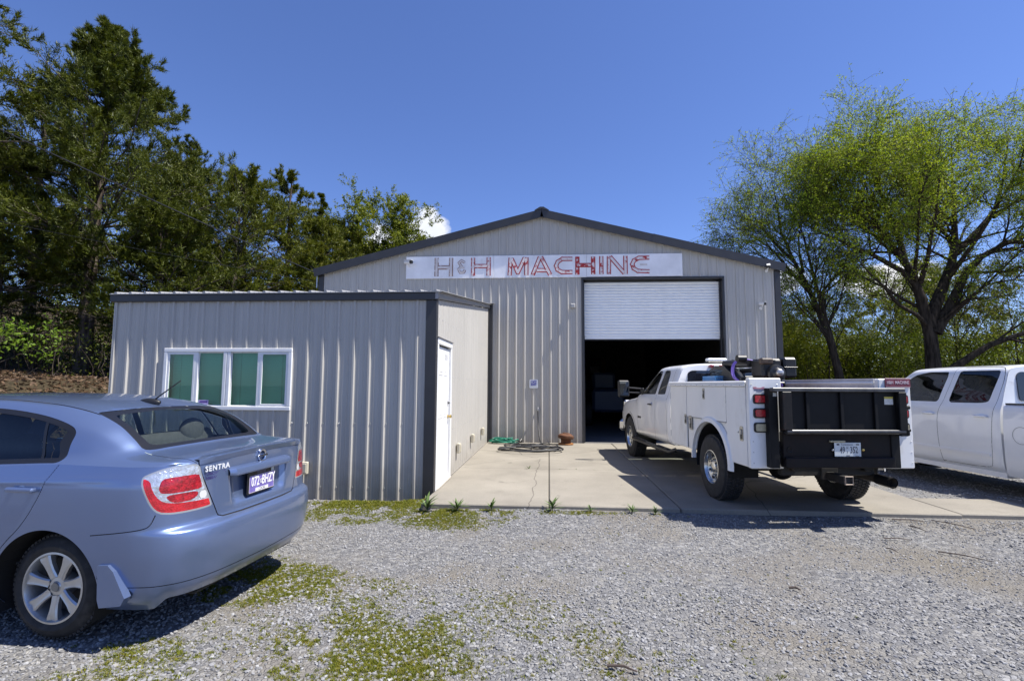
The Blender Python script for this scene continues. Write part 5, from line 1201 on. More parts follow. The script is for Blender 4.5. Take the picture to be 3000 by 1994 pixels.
    # lamps on the rear post
    for k, z in enumerate((1.338, 1.178, 1.017)):
        yc = HWT-.118 if sd > 0 else HWT-.118
        s = MB(); s.prism(rrect(yc-.082, yc+.082, z-.056, z+.056, .028), lambda q: (-1.086, Y(q[0]), q[1]), lambda q: (-1.072, Y(q[0]), q[1])); o = obj('lamp_bezel', s, M_BLACK, cb, recalc=True)
        s = MB(); s.prism(rrect(yc-.064, yc+.064, z-.040, z+.040, .018), lambda q: (-1.098, Y(q[0]), q[1]), lambda q: (-1.084, Y(q[0]), q[1])); obj('lamp_lens', s, M_RED if k < 2 else mat('lens_aged', (.42, .38, .25), .3, var=.2, vscale=20), o, recalc=True)
# decal on the left post: red swash over two lines of tiny dark print
dc = MB(); dc.box(-1.0765, -1.0755, .77, .90, 1.452, 1.462); dc.box(-1.0765, -1.0755, .765, .80, 1.470, 1.474); dc.box(-1.0765, -1.0755, .86, .905, 1.470, 1.474)
decal = obj('maker_decal', dc, mat('decal_red', (.45, .03, .04), .5, var=.4, vscale=150), st)
dc = MB()
for k in range(9): dc.box(-1.0767, -1.0757, .775+k*.0135, .785+k*.0135, 1.434, 1.446)
for k in range(5): dc.box(-1.0767, -1.0757, .80+k*.0135, .81+k*.0135, 1.418, 1.427)
tag(obj('decal_print', dc, mat('decal_navy', (.03, .035, .12), .5), decal), kind='stuff')
# bed: floor, inner faces, headboard
bi = HWT-.36
bed = obj('bed_floor', MB().box(-1.02, 1.45, -bi, bi, .80, .86), M_RUST, st)
obj('headboard', MB().box(1.40, 1.47, -bi, bi, .861, 1.42, r=.01), M_RUST, st)
s = MB(); s.box(-.99, .95, -bi-.004, -bi+.010, .87, 1.578, r=.003); obj('cabinet_liner', s, mat('worn_galv', (.50, .50, .52), .55, var=.15, vscale=5, dirt=(.25, .20, .16), dscale=6, damt=.2), st)
s = MB(); s.box(.952, 1.38, -bi-.003, -bi+.012, .87, 1.578, r=.003); obj('rusted_panel', s, mat('orange_rust', (.33, .13, .035), .8, var=.35, vscale=7, dirt=(.12, .05, .02), dscale=9, damt=.4), st)
# maroon plate with lettering on the right rear post
yS = -HWT+.15
s = MB(); s.box(-1.088, -1.077, yS-.150, yS+.150, 1.478, 1.582, r=.003); pls = obj('name_plate', s, mat('plate_maroon', (.20, .035, .055), .5, var=.3, vscale=25, dirt=(.45, .30, .30), dscale=22, damt=.3), st)
t = text_mb('H&H  MACHINE', .052, .0012, 'CENTER', .0008, .72); t.xf(frame((-1.0892, yS, 1.532), (0, -1, 0), (0, 0, 1))); obj('name_lettering', t, mat('lettering_pink', (.62, .52, .55), .5), pls)
s = MB()
for (a, b, c, d) in ((-.146, .146, .1005, .0965), (-.146, .146, .004, .008)): s.box(-1.0895, -1.0885, yS+a, yS+b, 1.478+d, 1.478+c)
obj('plate_border', s, mat('lettering_pink', (.62, .52, .55), .5), pls)
# ------ lift gate
gx = -1.25; gl, gr = HWT-.165, -HWT+.215
gt = obj('lift_gate', MB().box(gx+.03, gx+.05, gr+.02, gl-.10, .98, 1.44), M_GATE, st)
obj('gate_top_rail', MB().box(gx-.02, gx+.055, gr, gl-.0, 1.425, 1.468, r=.006), mat('gate_worn_edge', (.07, .07, .072), .4, metal=.3, var=.3, vscale=10), gt)
obj('gate_bottom_rail', MB().tube([(gx-.005, gr+.03, .985), (gx-.005, gl-.14, .985)], .028, 14), mat('gate_pipe', (.05, .05, .052), .28, metal=.4, var=.3, vscale=14), gt, smooth=60)
for y in np.linspace(gr+.33, gl-.40, 3): obj('gate_rib', MB().box(gx+.0, gx+.035, y-.018, y+.018, 1.01, 1.424, r=.005), M_GATE, gt)
obj('gate_side_post', MB().box(gx-.03, gx+.06, gl-.205, gl-.10, 1.005, 1.424, r=.006), mat('gate_post_rust', (.010, .009, .009), .5, spec=.3, var=.3, vscale=9, dirt=(.10, .035, .02), dscale=7, damt=.35), gt)
obj('gate_side_post', MB().box(gx-.03, gx+.06, gr+.0, gr+.09, .94, 1.424, r=.006), M_GATE, gt)
obj('lift_column', MB().box(gx+.065, gx+.17, gl-.10, gl+.0, .58, 1.462, r=.006), M_GATE, st)
obj('lift_column', MB().box(gx+.065, gx+.17, gr+.03, gr+.13, .58, 1.43, r=.006), M_GATE, st)
obj('hinge_bracket', MB().box(gx-.03, gx+.05, gr-.02, gr+.04, .945, 1.02, r=.01).tube([(gx, gr-.035, 1.005), (gx, gr+.05, 1.005)], .02, 10), M_GATE, gt)
obj('gate_pivot', MB().tube([(gx, gr-.04, 1.255), (gx, gr+.02, 1.255)], .022, 12), M_GATE, gt)
obj('gate_label', MB().box(gx+.0275, gx+.0305, gr+.115, gr+.215, 1.285, 1.372), mat('label_white', (.62, .62, .58), .5, var=.15, vscale=60), gt)
obj('gate_label_band', MB().box(gx+.0265, gx+.0280, gr+.115, gr+.215, 1.348, 1.372), mat('label_yellow', (.55, .45, .08), .5, var=.4, vscale=80), gt)
obj('column_tag', MB().box(gx+.0615, gx+.0645, gl-.085, gl-.045, 1.37, 1.41), mat('label_white', (.62, .62, .58), .5), st)
bp_ = obj('lift_bumper', MB().box(gx+.08, gx+.16, gr+.05, gl-.15, .60, .975, r=.008).box(gx+.03, gx+.16, gr+.12, gl-.15, .585, .70, r=.01), mat('bumper_brown', (.008, .006, .006), .6, spec=.25, var=.3, vscale=6, dirt=(.03, .012, .008), dscale=4, damt=.35), st)
for y in (gr+.10, gl-.22): obj('bumper_eye', MB().lathe([(.022, 0), (.030, -.006), (.030, .006)], (gx+.078, y, .80 if y < 0 else .78), 'X', 18), M_FRAME, bp_)
# number plate
py_ = -.09; 
pl = obj('number_plate', MB().box(gx+.060, gx+.066, py_-.152, py_+.152, .708, .862, r=.003), mat('plate_tn_white', (.62, .66, .66), .4, var=.08, vscale=10), st)
MIK = mat('plate_ink', (.05, .05, .07), .5)
def ptx(s_, size, y, z, m=MIK, bold=.0, sx=1):
    t = text_mb(s_, size, .0006, 'CENTER', bold, sx); t.xf(frame((gx+.0588, y, z), (0, -1, 0), (0, 0, 1))); obj('plate_lettering', t, m, pl)
ptx('49', .098, py_+.062, .778, bold=.001, sx=.62); ptx('352', .098, py_-.070, .778, bold=.001, sx=.62); ptx('H', .040, py_+.006, .802, sx=.7); ptx('1', .040, py_+.006, .757, sx=.7)
ptx('Tennessee', .034, py_+.01, .840, mat('plate_script', (.16, .19, .26), .5), sx=.95)
s = MB(); s.box(gx+.0585, gx+.0600, py_+.095, py_+.125, .832, .850); s.box(gx+.0585, gx+.0600, py_-.13, py_-.095, .834, .846); s.box(gx+.0585, gx+.0600, py_-.02, py_+.02, .716, .724); s.box(gx+.0585, gx+.0600, py_-.125, py_-.085, .712, .716); tag(obj('plate_marks', s, MIK, pl), kind='stuff')
obj('plate_lamp', MB().box(gx+.045, gx+.079, py_+.03, py_+.20, .866, .884, r=.004), mat('lamp_bone', (.45, .40, .26), .5, var=.3, vscale=40), pl)
obj('plate_bolt', MB().sphere((gx+.066, py_+.17, .778), .014), M_STEEL, pl, smooth=60); obj('plate_bolt', MB().sphere((gx+.062, py_-.175, .782), .019), M_BRASS, pl, smooth=60)
# ------ crane with power unit, bolted into the bed
MC = mat('crane_black', (.007, .007, .008), .4, var=.2, vscale=6)
cr_ = obj('crane_post', MB().lathe([(.11, .861), (.11, .90), (.075, .92), (.07, 1.50), (.10, 1.52), (.10, 1.56), (.001, 1.56)], (.15, -.20, 0), 'Z', 18), mat('crane_red', (.30, .035, .02), .45, var=.2, vscale=8), st, smooth=40)
s = MB(); s.prism([(1.30, 1.58), (1.34, 1.74), (1.12, 1.80), (.85, 1.79), (.48, 1.62), (.30, 1.60), (.30, 1.50), (1.1, 1.52)], lambda q: (q[0], .02, q[1]), lambda q: (q[0], -.14, q[1])); obj('crane_boom', s, MC, cr_, recalc=True)
s = MB(); s.tube([(.95, -.06, 1.82), (.30, -.12, 1.80)], .055, 12); s.tube([(1.05, -.20, 1.70), (.25, -.20, 1.72)], .035, 12); obj('boom_ram', s, mat('ram_grey', (.04, .04, .042), .35, metal=.5), cr_, smooth=60)
eng = obj('engine_block', MB().box(-.02, .30, -.40, -.12, 1.60, 1.86, r=.03).box(.02, .26, -.36, -.14, 1.50, 1.62, r=.02), mat('engine_dark', (.009, .009, .010), .5, var=.3, vscale=20), cr_)
for k in range(6): obj('cooling_fin', MB().box(-.03, .31, -.30, -.13, 1.70+k*.026, 1.708+k*.026), mat('fin_black', (.012, .012, .012), .5), eng)
s = MB(); s.lathe([(.001, -.075), (.035, -.075), (.055, -.06), (.075, -.03), (.11, -.02), (.12, .02)], (-.05, -.30, 1.66), 'X', 24); obj('pull_starter', s, mat('starter_black', (.02, .02, .02), .35), eng, smooth=35)
s = MB(); s.lathe([(.001, -.10), (.028, -.10), (.046, -.086), (.05, -.06)], (-.055, -.30, 1.665), 'X', 20); obj('starter_cup', s, mat('starter_alu', (.52, .50, .48), .3, metal=.7), eng, smooth=40)
obj('muffler', MB().box(-.045, .05, -.27, -.10, 1.775, 1.865, r=.02), mat('muffler_brown', (.05, .032, .022), .6, var=.5, vscale=25), eng)
obj('fuel_tank', MB().box(-.03, .28, -.60, -.42, 1.60, 1.875, r=.025).box(-.04, .29, -.605, -.415, 1.735, 1.747, r=.004), MC, eng)
s = MB(); s.tube([(.95, -.1, 1.845), (.80, -.1, 1.86), (.45, -.12, 1.84)], .02, 6)
for k in range(14): s.sphere((.35+.055*k, -.11+.015*(k % 2), 1.845+.006*(k % 3)), .026, 6, 5)
tag(obj('drag_chain', s, M_BLACK, cr_), kind='stuff')
obj('winch_drum', MB().lathe([(.001, -.06), (.055, -.06), (.055, .06), (.001, .06)], (.38, -.03, 1.875), 'Y', 16), M_BLACK, cr_, recalc=True)
MP = mat('cord_purple', (.22, .15, .55), .45)
def cord(pts, r, name, m, label, cat, group=None, n=40, closed=False):
    P = chaikin(np.array(pts, float), 3, closed); s = MB(); s.tube([tuple(q) for q in P], r, 6); return s
to_w = lambda q: tuple(Matrix.Translation(tp) @ Matrix.Rotation(math.pi/2+TH, 4, 'Z') @ Vector(q))
for k, lab in enumerate(('purple hose loop hung outermost over the truck crane', 'purple hose loop hung in the middle over the truck crane', 'purple hose loop hung innermost over the truck crane')):
    o_ = .035*k; s = cord([(.30+o_, -.20, 1.84), (.36+o_, -.04, 1.875), (.40+o_, .05, 1.82), (.42+o_, .07, 1.70), (.40+o_, .055, 1.60), (.36+o_, .02, 1.565)], .009, '', None, '', ''); s.v = [to_w((q[0], q[1]+.33, q[2])) for q in s.v]
    single('purple_hose', s, MP, lab, 'hose', 'purple hoses on the crane', smooth=60)
s = cord([(.02, -.30, 1.56), (-.02, -.42, 1.50), (.06, -.36, 1.46), (.15, -.28, 1.45), (.02, -.20, 1.455)], .008, '', None, '', ''); s.v = [to_w((q[0], q[1]+.33, q[2])) for q in s.v]; single('purple_hose', s, MP, 'purple hose end curled under the small engine', 'hose', 'purple hoses on the crane', smooth=60)
for o in st.children:
    if o.name.startswith('crane_post'): o.location.y += .33
# ------ load on the cabinet lid and cab side: blue crate, toolbox, coiled cable
def in_truck(name, label, cat, q=(0, 0, 0)):
    o = thing(name, label, cat, to_w(q)); rot_head(o, TH); return o
ch = in_truck('tool_chest', 'black cross-bed tool chest under the blue crate', 'toolbox', (1.08, 0, .861))
obj('chest_body', MB().box(-.30, .30, -.57, .57, 0, .65, r=.01), M_BLACK, ch); obj('chest_lid', MB().box(-.305, .305, -.575, .575, .652, .688, r=.01), mat('box_lid_black', (.02, .02, .022), .4), ch)
cr2 = in_truck('plastic_crate', 'blue plastic crate in the bed of the service truck', 'crate', (1.08, .34, 1.551))
MBL = mat('crate_blue', (.055, .19, .42), .4, var=.1)
w_, d_, h_ = .46, .28, .085
obj('crate_floor', MB().box(-w_/2, w_/2, -d_/2, d_/2, 0, .008), MBL, cr2)
for x0, x1, y0, y1 in ((-w_/2, w_/2, -d_/2, -d_/2+.008), (-w_/2, w_/2, d_/2-.008, d_/2), (-w_/2, -w_/2+.008, -d_/2+.0085, d_/2-.0085), (w_/2-.008, w_/2, -d_/2+.0085, d_/2-.0085)):
    s = MB(); s.box(x0, x1, y0, y1, .008, .03); s.box(x0, x1, y0, y1, h_-.02, h_)
    n = int(max(x1-x0, y1-y0)/.03)
    for k in range(n+1):
        if x1-x0 > y1-y0: xx = x0+(x1-x0-.014)*k/n; s.box(xx, xx+.014, y0, y1, .03, h_-.02)
        else: yy = y0+(y1-y0-.014)*k/n; s.box(x0, x1, yy, yy+.014, .03, h_-.02)
    obj('crate_side', s, MBL, cr2)
tb = in_truck('tool_box', 'low black tool box beside the blue crate on the truck', 'toolbox', (1.06, -.02, 1.551))
obj('box_body', MB().box(-.27, .27, -.16, .16, 0, .06, r=.01), M_BLACK, tb); obj('box_lid', MB().box(-.275, .275, -.165, .165, .063, .082, r=.008), mat('box_lid_black', (.02, .02, .022), .4), tb)
for x in (-.2, .15): obj('box_clasp', MB().box(x-.02, x+.02, .160, .168, .03, .07, r=.003), M_STEEL, tb)
s = MB(); s.tube([(-.26, -.165, .05), (-.27, -.19, .13), (-.27, -.1, .135), (-.27, -.08, .07)], .007, 6); obj('wire_handle', s, M_STEEL, tb, smooth=60)
s = MB(); rs = random.Random(5)
for k in range(16):
    a0 = rs.uniform(-.3, .3); pts = []
    cx, cy = 1.06+rs.uniform(-.08, .08), .17+rs.uniform(-.05, .05)
    for t in np.linspace(0, 2*math.pi*.98, 14):
        pts.append((cx+(.30+rs.uniform(-.03, .03))*math.cos(t+a0), cy+(.17+rs.uniform(-.02, .02))*math.sin(t+a0), 1.668+.03*math.sin(t*2+k)+.012*rs.random()+.05*max(0, 1-abs(k-8)/8)))
    s.tube([to_w(q) for q in chaikin(pts, 1)], .0095, 6)
single('cable_coil', s, mat('cable_slate', (.06, .085, .105), .5, var=.4, vscale=8), 'coiled slate grey cable heaped on the truck by the cab window', 'cable', smooth=60)

# ================================================================ white pickup on the right
THB = R(6.5); p0 = Vector((6.33, 8.5, 0)); _lb = Vector((-math.cos(THB), -math.sin(THB), 0)); HWB = 1.0
ob = p0 - _lb*HWB
pk = thing('pickup_truck', 'white four-door pickup truck cut off by the right edge, beside the service truck', 'truck', (ob.x, ob.y, -.13)); rot_head(pk, THB)
pB = dict(hw=1.0, zsill=.40, zbelt=1.352, zroof=1.965, xrear=-.72, xroof=.95, xcowl=1.70, yrail=.735, rear_lean=.045, xfw=2.62, zaxle=.40, rarch=.475, xseat=.75, trim_w=.006,
          hood=[(1.95, 1.325, 1.42, 0), (2.6, 1.29, 1.38, .005), (3.0, 1.24, 1.33, .02), (3.3, 1.14, 1.22, .06), (3.37, 1.08, 1.16, .09)],
          side_win=[[(.315, 1.378), (.235, 1.862), (.62, 1.868), (.88, 1.82), (1.50, 1.42), (1.52, 1.375)], [(-.535, 1.400), (-.60, 1.865), (.05, 1.872), (.125, 1.372), (-.40, 1.380)]],
          windscreen=[(-.3, 1.50), (.74, 1.44), (.86, 1.425), (.79, 1.70), (.70, 1.88), (.3, 1.92), (-.3, 1.93)],
          shuts=[[(.135, 1.925), (.21, 1.40), (.30, 1.15), (.285, .70), (.24, .43)], [(1.62, 1.34), (1.66, 1.1), (1.62, .8), (1.58, .43)], [(.05, 1.925), (-.55, 1.92), (-.66, 1.88), (-.665, 1.5), (-.62, 1.2), (-.60, .9), (-.585, .52), (-.53, .445), (.24, .45)]],
          rear_win=[(-.66, 1.42), (-.66, 1.79), (-.60, 1.84), (.60, 1.84), (.66, 1.79), (.66, 1.42)])
cabB = build_cab(pk, pB, M_TWHITE2)
for sd in (1, -1):
    for hx in (.46, -.44):
        s = MB(); s.box(hx-.13, hx+.08, sd*1.008, sd*1.036, 1.172, 1.205, r=.010); s.box(hx-.125, hx-.10, sd*.99, sd*1.01, 1.174, 1.2, r=.003); s.box(hx+.05, hx+.075, sd*.99, sd*1.01, 1.174, 1.2, r=.003); obj('door_handle', s, M_TWHITE2, pk)
        s = MB(); s.sphere((hx-.02, sd*.984, 1.188), .065, 16, 10, (1.1, .25, .62)); obj('handle_cup', s, M_TWHITE2, pk, smooth=60)
    s = MB(); s.prism([(-.56, .612), (-.56, .658), (1.55, .672), (1.56, .627)], lambda q: (q[0], sd*1.009, q[1]), lambda q: (q[0], sd*.985, q[1])); obj('side_moulding', s, M_TWHITE2, pk, recalc=True)
    s = MB(); s.prism([(-.74, .335), (-.74, .405), (2.1, .405), (2.1, .335)], lambda q: (q[0], sd*.955, q[1]), lambda q: (q[0], sd*.80, q[1])); obj('rocker_panel', s, M_TWHITE2, pk, recalc=True)
    mr_ = obj('door_mirror', MB().box(1.42, 1.52, sd*1.03, sd*1.22, 1.36, 1.60, r=.03).box(1.40, 1.5, sd*.94, sd*1.04, 1.37, 1.43, r=.01), M_BLACK, pk)
# bed sides
for sd in (1, -1):
    prof = [(.965, .37), (.99, .44), (1.0, .62), (1.002, .85), (.998, 1.10), (.985, 1.26), (.968, 1.345), (.945, 1.372), (.89, 1.374), (.885, .9)]
    s = MB(); rows_ = [[(x, sd*y, z) for y, z in prof] for x in (-.775, -.80, -1.2, -1.6, -2.0, -2.4, -2.75)]
    # arch by height: lift the lower points over the wheel
    rows_ = []
    for x in np.linspace(-.775, -2.75, 60):
        d = abs(x+1.0-.0+ -.98+.0) if False else abs(x-(-1.05-.0))
        rows_.append([(x, sd*y, z) for y, z in prof])
    s.grid(rows_); q = Sh(np.array(s.v, float), np.zeros((len(s.v), 3)), np.array([t for f in s.f for t in ((f[0], f[1], f[2]), (f[0], f[2], f[3]))]), np.zeros((len(s.v), 1)))
    axx = -1.02-.0
    axx = -1.62
    d = np.hypot(q.V[:, 0]-axx, q.V[:, 2]-.40)-.475; _, q2 = q.split(d)
    e = MB(); e.add(q2.V.tolist(), q2.F.tolist()); bs = obj('bed_side', e, M_TWHITE2, pk, smooth=50, recalc=True)
    s = MB(); s.prism([(.80, .40), (1.0-.04, .38), (.985, .62), (.98, 1.2), (.95, 1.35), (.80, 1.37)], lambda p: (-.776, sd*p[0], p[1]), lambda p: (-.79, sd*p[0], p[1])); obj('bed_front_edge', s, M_TWHITE2, bs, recalc=True)
    obj('rail_cap', MB().box(-.79, -2.75, sd*.87, sd*.962, 1.372, 1.392, r=.006), M_BLACK, bs)
    if sd > 0:
        s = MB(); n = 36; s.add([(-1.02+.118*math.cos(a)*k, 1.0042, .955+.118*math.sin(a)*k) for k in (1, .965) for a in np.linspace(0, 2*math.pi, n, endpoint=False)], [(i, (i+1) % n, n+(i+1) % n, n+i) for i in range(n)]); obj('fuel_door_gap', s, M_GAP, bs)
    s = MB(); s.lathe([(.487, sd*.97), (.487, sd*.6), (.03, sd*.6)], (axx, 0, .40), 'Y', 22, R(-20), R(200)); obj('wheel_well', s, mat('well_black', (.008, .008, .008), .95), pk)
obj('bed_floor', MB().box(-.78, -2.75, -.88, .88, .80, .84), M_BLACK, pk); obj('bed_front', MB().box(-.80, -.777, -.88, .88, .84, 1.37), M_TWHITE2, pk)
tg = obj('tailgate', MB().box(-2.80, -2.75, -.82, .82, .80, 1.36, r=.02), M_TWHITE2, pk); obj('rear_bumper', MB().box(-2.98, -2.81, -.96, .96, .52, .72, r=.04), M_BUMPC, pk)
for sd in (1, -1): obj('tail_light', MB().box(-2.80, -2.70, sd*.83, sd*.985, .95, 1.33, r=.03), M_RED, pk)
obj('chassis', MB().box(-2.7, 3.1, -.45, -.36, .38, .55).box(-2.7, 3.1, .36, .45, .38, .55).box(-.7, 2.0, -.9, .9, .36, .42), M_FRAME, pk)
for sd in (1, -1):
    for cx in (-1.62, 2.62): wheel(pk, (cx, sd*.86, .40), sd, .40, .235, .26, M_ALLOY, 6, 'alloy', tread=2)
# ---------------------------------------------------------------- sign over the door
sg = thing('shop_sign', 'long weathered white sign board with peeling red letters above the roll-up door', 'sign', (-.19, YM-.03, 4.33), world=True)
SX0, SX1, SZ0, SZ1 = -3.865, 3.483, 4.328, 4.935
M_BOARD = mat('sign_board', (.84, .84, .86), .6, var=.1, vscale=2.2, dirt=(.62, .60, .60), dscale=3.5, damt=.25)
seam = [SX0, -1.47, 1.0, SX1]
for k in range(3):
    obj('board', MB().box(seam[k]+.003, seam[k+1]-.003, YM-.042+.003*(k == 1), YM-.021, SZ0+.006*(k == 2), SZ1, r=.003), M_BOARD, sg)
def mat_peel(name, red, amt):
    m, nt, b = nodemat(name); L = nt.links.new; b.inputs['Roughness'].default_value = .65
    g = N(nt, 'ShaderNodeNewGeometry'); nz = N(nt, 'ShaderNodeTexNoise'); nz.inputs['Scale'].default_value = 9; nz.inputs['Detail'].default_value = 7; nz.inputs['Roughness'].default_value = .7; L(g.outputs['Position'], nz.inputs['Vector'])
    mr = N(nt, 'ShaderNodeMapRange'); mr.inputs[1].default_value = amt-.04; mr.inputs[2].default_value = amt+.04; L(nz.outputs[0], mr.inputs[0])
    mx = N(nt, 'ShaderNodeMix', data_type='RGBA'); L(mr.outputs[0], mx.inputs[0]); mx.inputs[6].default_value = (*red, 1); mx.inputs[7].default_value = (.74, .68, .67, 1); L(mx.outputs[2], b.inputs['Base Color']); return m
RED = (.42, .022, .026)
M_P = [mat_peel('letter_faded', (.27, .15, .12), .55), mat_peel('letter_peeled', RED, .58), mat_peel('letter_red', RED, .70), mat_peel('letter_full', RED, .75)]
M_FILL = [mat('letter_fill_grey', (.66, .61, .59), .7, var=.1, vscale=6), mat_peel('letter_fill_flecked', RED, .43), mat_peel('letter_fill_red', RED, .53)]
mapX = lambda x: SX0+(x-30)/2270*(SX1-SX0)
mapZ = lambda x, y: SZ0+(np.interp(x, [30, 2300], [240, 230])-y)/np.interp(x, [30, 2300], [178, 190])*(SZ1-SZ0)
def stroke(mb, pts, w, y):
    P = [np.array((mapX(a), float(mapZ(a, b)))) for a, b in pts]
    for i in range(len(P)-1):
        a, b = P[i], P[i+1]; t = (b-a)/np.linalg.norm(b-a); n = np.array((-t[1], t[0]))*w/2; e = t*(w*.32 if 0 < i else 0); e2 = t*(w*.32 if i < len(P)-2 else 0)
        q = [a-n-e, b-n+e2, b+n+e2, a+n-e]; yy = y-.0004*(i % 5)
        mb.add([(c[0], yy, c[1]) for c in q], [(0, 1, 2, 3)])
LET = [('H', [[(290, 72), (290, 222)], [(412, 72), (412, 222)], [(303, 150), (400, 150)]], 0, 0), ('and', [[(528, 110), (500, 95), (478, 112), (500, 142), (475, 165), (490, 192), (520, 190), (530, 170)], [(490, 148), (525, 148)]], 0, 0),
       ('H', [[(597, 72), (597, 218)], [(727, 68), (727, 218)], [(610, 140), (715, 140)]], 1, 1), ('M', [[(902, 217), (910, 72)], [(918, 80), (970, 195), (1028, 72)], [(1040, 70), (1040, 215)]], 2, 1), ('A', [[(1092, 215), (1152, 66)], [(1160, 66), (1236, 214)], [(1125, 176), (1208, 176)]], 2, 1),
       ('C', [[(1418, 84), (1335, 84), (1298, 108), (1284, 140), (1296, 172), (1330, 192), (1418, 192)]], 2, 1), ('H', [[(1458, 66), (1458, 214)], [(1586, 66), (1586, 212)], [(1470, 136), (1575, 136)]], 3, 2), ('I', [[(1652, 62), (1652, 211)]], 2, 1),
       ('N', [[(1712, 211), (1714, 62)], [(1722, 66), (1838, 206)], [(1846, 60), (1846, 210)]], 2, 1), ('E', [[(2038, 76), (1955, 78), (1915, 100), (1900, 130), (1912, 165), (1945, 186), (2038, 190)]], 3, 1)]
for nm, strokes, rm, fm in LET:
    k = .62 if nm == 'and' else 1
    mb = MB()
    for q, s_ in enumerate(strokes): stroke(mb, s_, .114*k, YM-.0445-.0022*q)
    lt = obj('letter_outline', mb, M_P[rm], sg)
    mb = MB()
    for q, s_ in enumerate(strokes): stroke(mb, s_, .064*k, YM-.0520-.0022*q)
    obj('letter_face', mb, M_FILL[fm], lt)
mb = MB(); stroke(mb, [(1962, 133), (2020, 133)], .05, YM-.0445); obj('letter_ghost', mb, M_FILL[0], sg)
# framed lower edge
obj('sign_batten', MB().box(1.0, SX1-.05, YM-.04, YM-.020, SZ0-.035, SZ0-.002, r=.003), M_TRIM, sg)

# ---------------------------------------------------------------- small fittings on the walls
ic = thing('alarm_sign', 'small square white sign with a blue logo on the workshop wall', 'sign', (-.392, YM-.025, 1.40), world=True)
s = MB(); s.prism(rrect(-.509, -.279, 1.401, 1.629, .03), lambda q: (q[0], YM-.030, q[1]), lambda q: (q[0], YM-.021, q[1])); obj('sign_plate', s, mat('sign_pale', (.60, .62, .66), .4), ic, recalc=True)
s = MB(); s.prism([(-.470, 1.475), (-.325, 1.485), (-.322, 1.612), (-.468, 1.600)], lambda q: (q[0], YM-.0325, q[1]), lambda q: (q[0], YM-.0305, q[1])); obj('logo_block', s, mat('logo_blue', (.035, .04, .33), .4), ic, recalc=True)
t = text_mb('ICU', .095, .0006, 'CENTER', .002, .8); t.xf(frame((-.397, YM-.0332, 1.562), (1, 0, .06), (0, 0, 1))); obj('logo_lettering', t, mat('sign_pale', (.60, .62, .66), .4), ic)
obj('logo_line', MB().box(-.462, -.33, YM-.0337, YM-.0328, 1.508, 1.514), mat('sign_pale', (.60, .62, .66), .4), ic)
M_CAMW = mat('camera_white', (.74, .74, .73), .35)
def bullet(loc, aim, L, r, label, name='security_camera', mount=(0, 0, .12)):
    c = thing(name, label, 'camera', loc, group='security cameras on the workshop front')
    d = Vector(aim).normalized(); o = Vector((0, -.13, 0)) if mount else Vector((0, -.1, 0))
    a = o - d*L*.5; b = o + d*L*.5
    obj('housing', MB().tube([a, a+d*.01, b-d*.05], [r*.8, r, r], 16), M_CAMW, c, smooth=40)
    obj('front', MB().tube([b-d*.052, b], [r*.98, r*.98], 16), M_BLACK, c, smooth=40)
    obj('sunshield', MB().box(-L*.52, L*.55, -r*1.1, r*1.1, r*.95, r*1.12, M=Matrix.Translation(o) @ d.to_track_quat('X', 'Z').to_matrix().to_4x4()), M_CAMW, c)
    obj('bracket', MB().tube([(0, .0, -.10), (0, -.06, -.10), o-Vector((0, 0, r))], .014, 8).lathe([(.001, -.012), (.04, -.012), (.042, .0)], (0, 0, -.10), 'Y', 16), M_CAMW, c, smooth=40)
bullet((-3.77, YM-.022, 4.76), (.85, -.5, -.12), .26, .048, 'white bullet camera at the left end of the sign board')
bullet((5.60, YM-.022, 4.55), (-.25, -.75, -.45), .16, .038, 'black and white camera just under the right roof corner')
bullet((5.42, YM-.022, 3.57), (.85, -.4, -.08), .17, .032, 'small white camera lower on the wall right of the door')
lt = thing('wall_light', 'grey square floodlight box left of the roll-up door', 'light', (.632, YM-.021, 3.50), world=True)
obj('light_box', MB().box(.575, .690, YM-.12, YM-.021, 3.50, 3.612, r=.012), mat('light_grey', (.42, .41, .39), .5), lt); obj('light_glass', MB().box(.59, .675, YM-.126, YM-.119, 3.515, 3.598, r=.004), mat('light_lens', (.36, .36, .35), .2), lt)
for y, lab in ((8.80, 'beige outlet cover nearest the white door'), (10.42, 'beige outlet cover, middle one of three on the office side wall'), (12.0, 'beige outlet cover nearest the workshop wall')):
    o = thing('outlet_cover', lab, 'outlet', (XC+.02, y, .30), world=True, group='outlet covers along the office side wall')
    obj('cover_box', MB().box(XC+.020, XC+.075, y-.055, y+.055, .305, .475, r=.01), M_BEIGE, o); obj('cover_flap', MB().box(XC+.0755, XC+.088, y-.042, y+.042, .325, .455, r=.006), M_BEIGE, o)
o = thing('outlet_cover', 'beige outlet cover low on the office front behind the blue car', 'outlet', (-3.42, YF-.02, .22), world=True)
obj('cover_box', MB().box(-3.475, -3.365, YF-.075, YF-.020, .225, .395, r=.01), M_BEIGE, o); obj('cover_flap', MB().box(-3.462, -3.378, YF-.088, YF-.0755, .245, .375, r=.006), M_BEIGE, o)

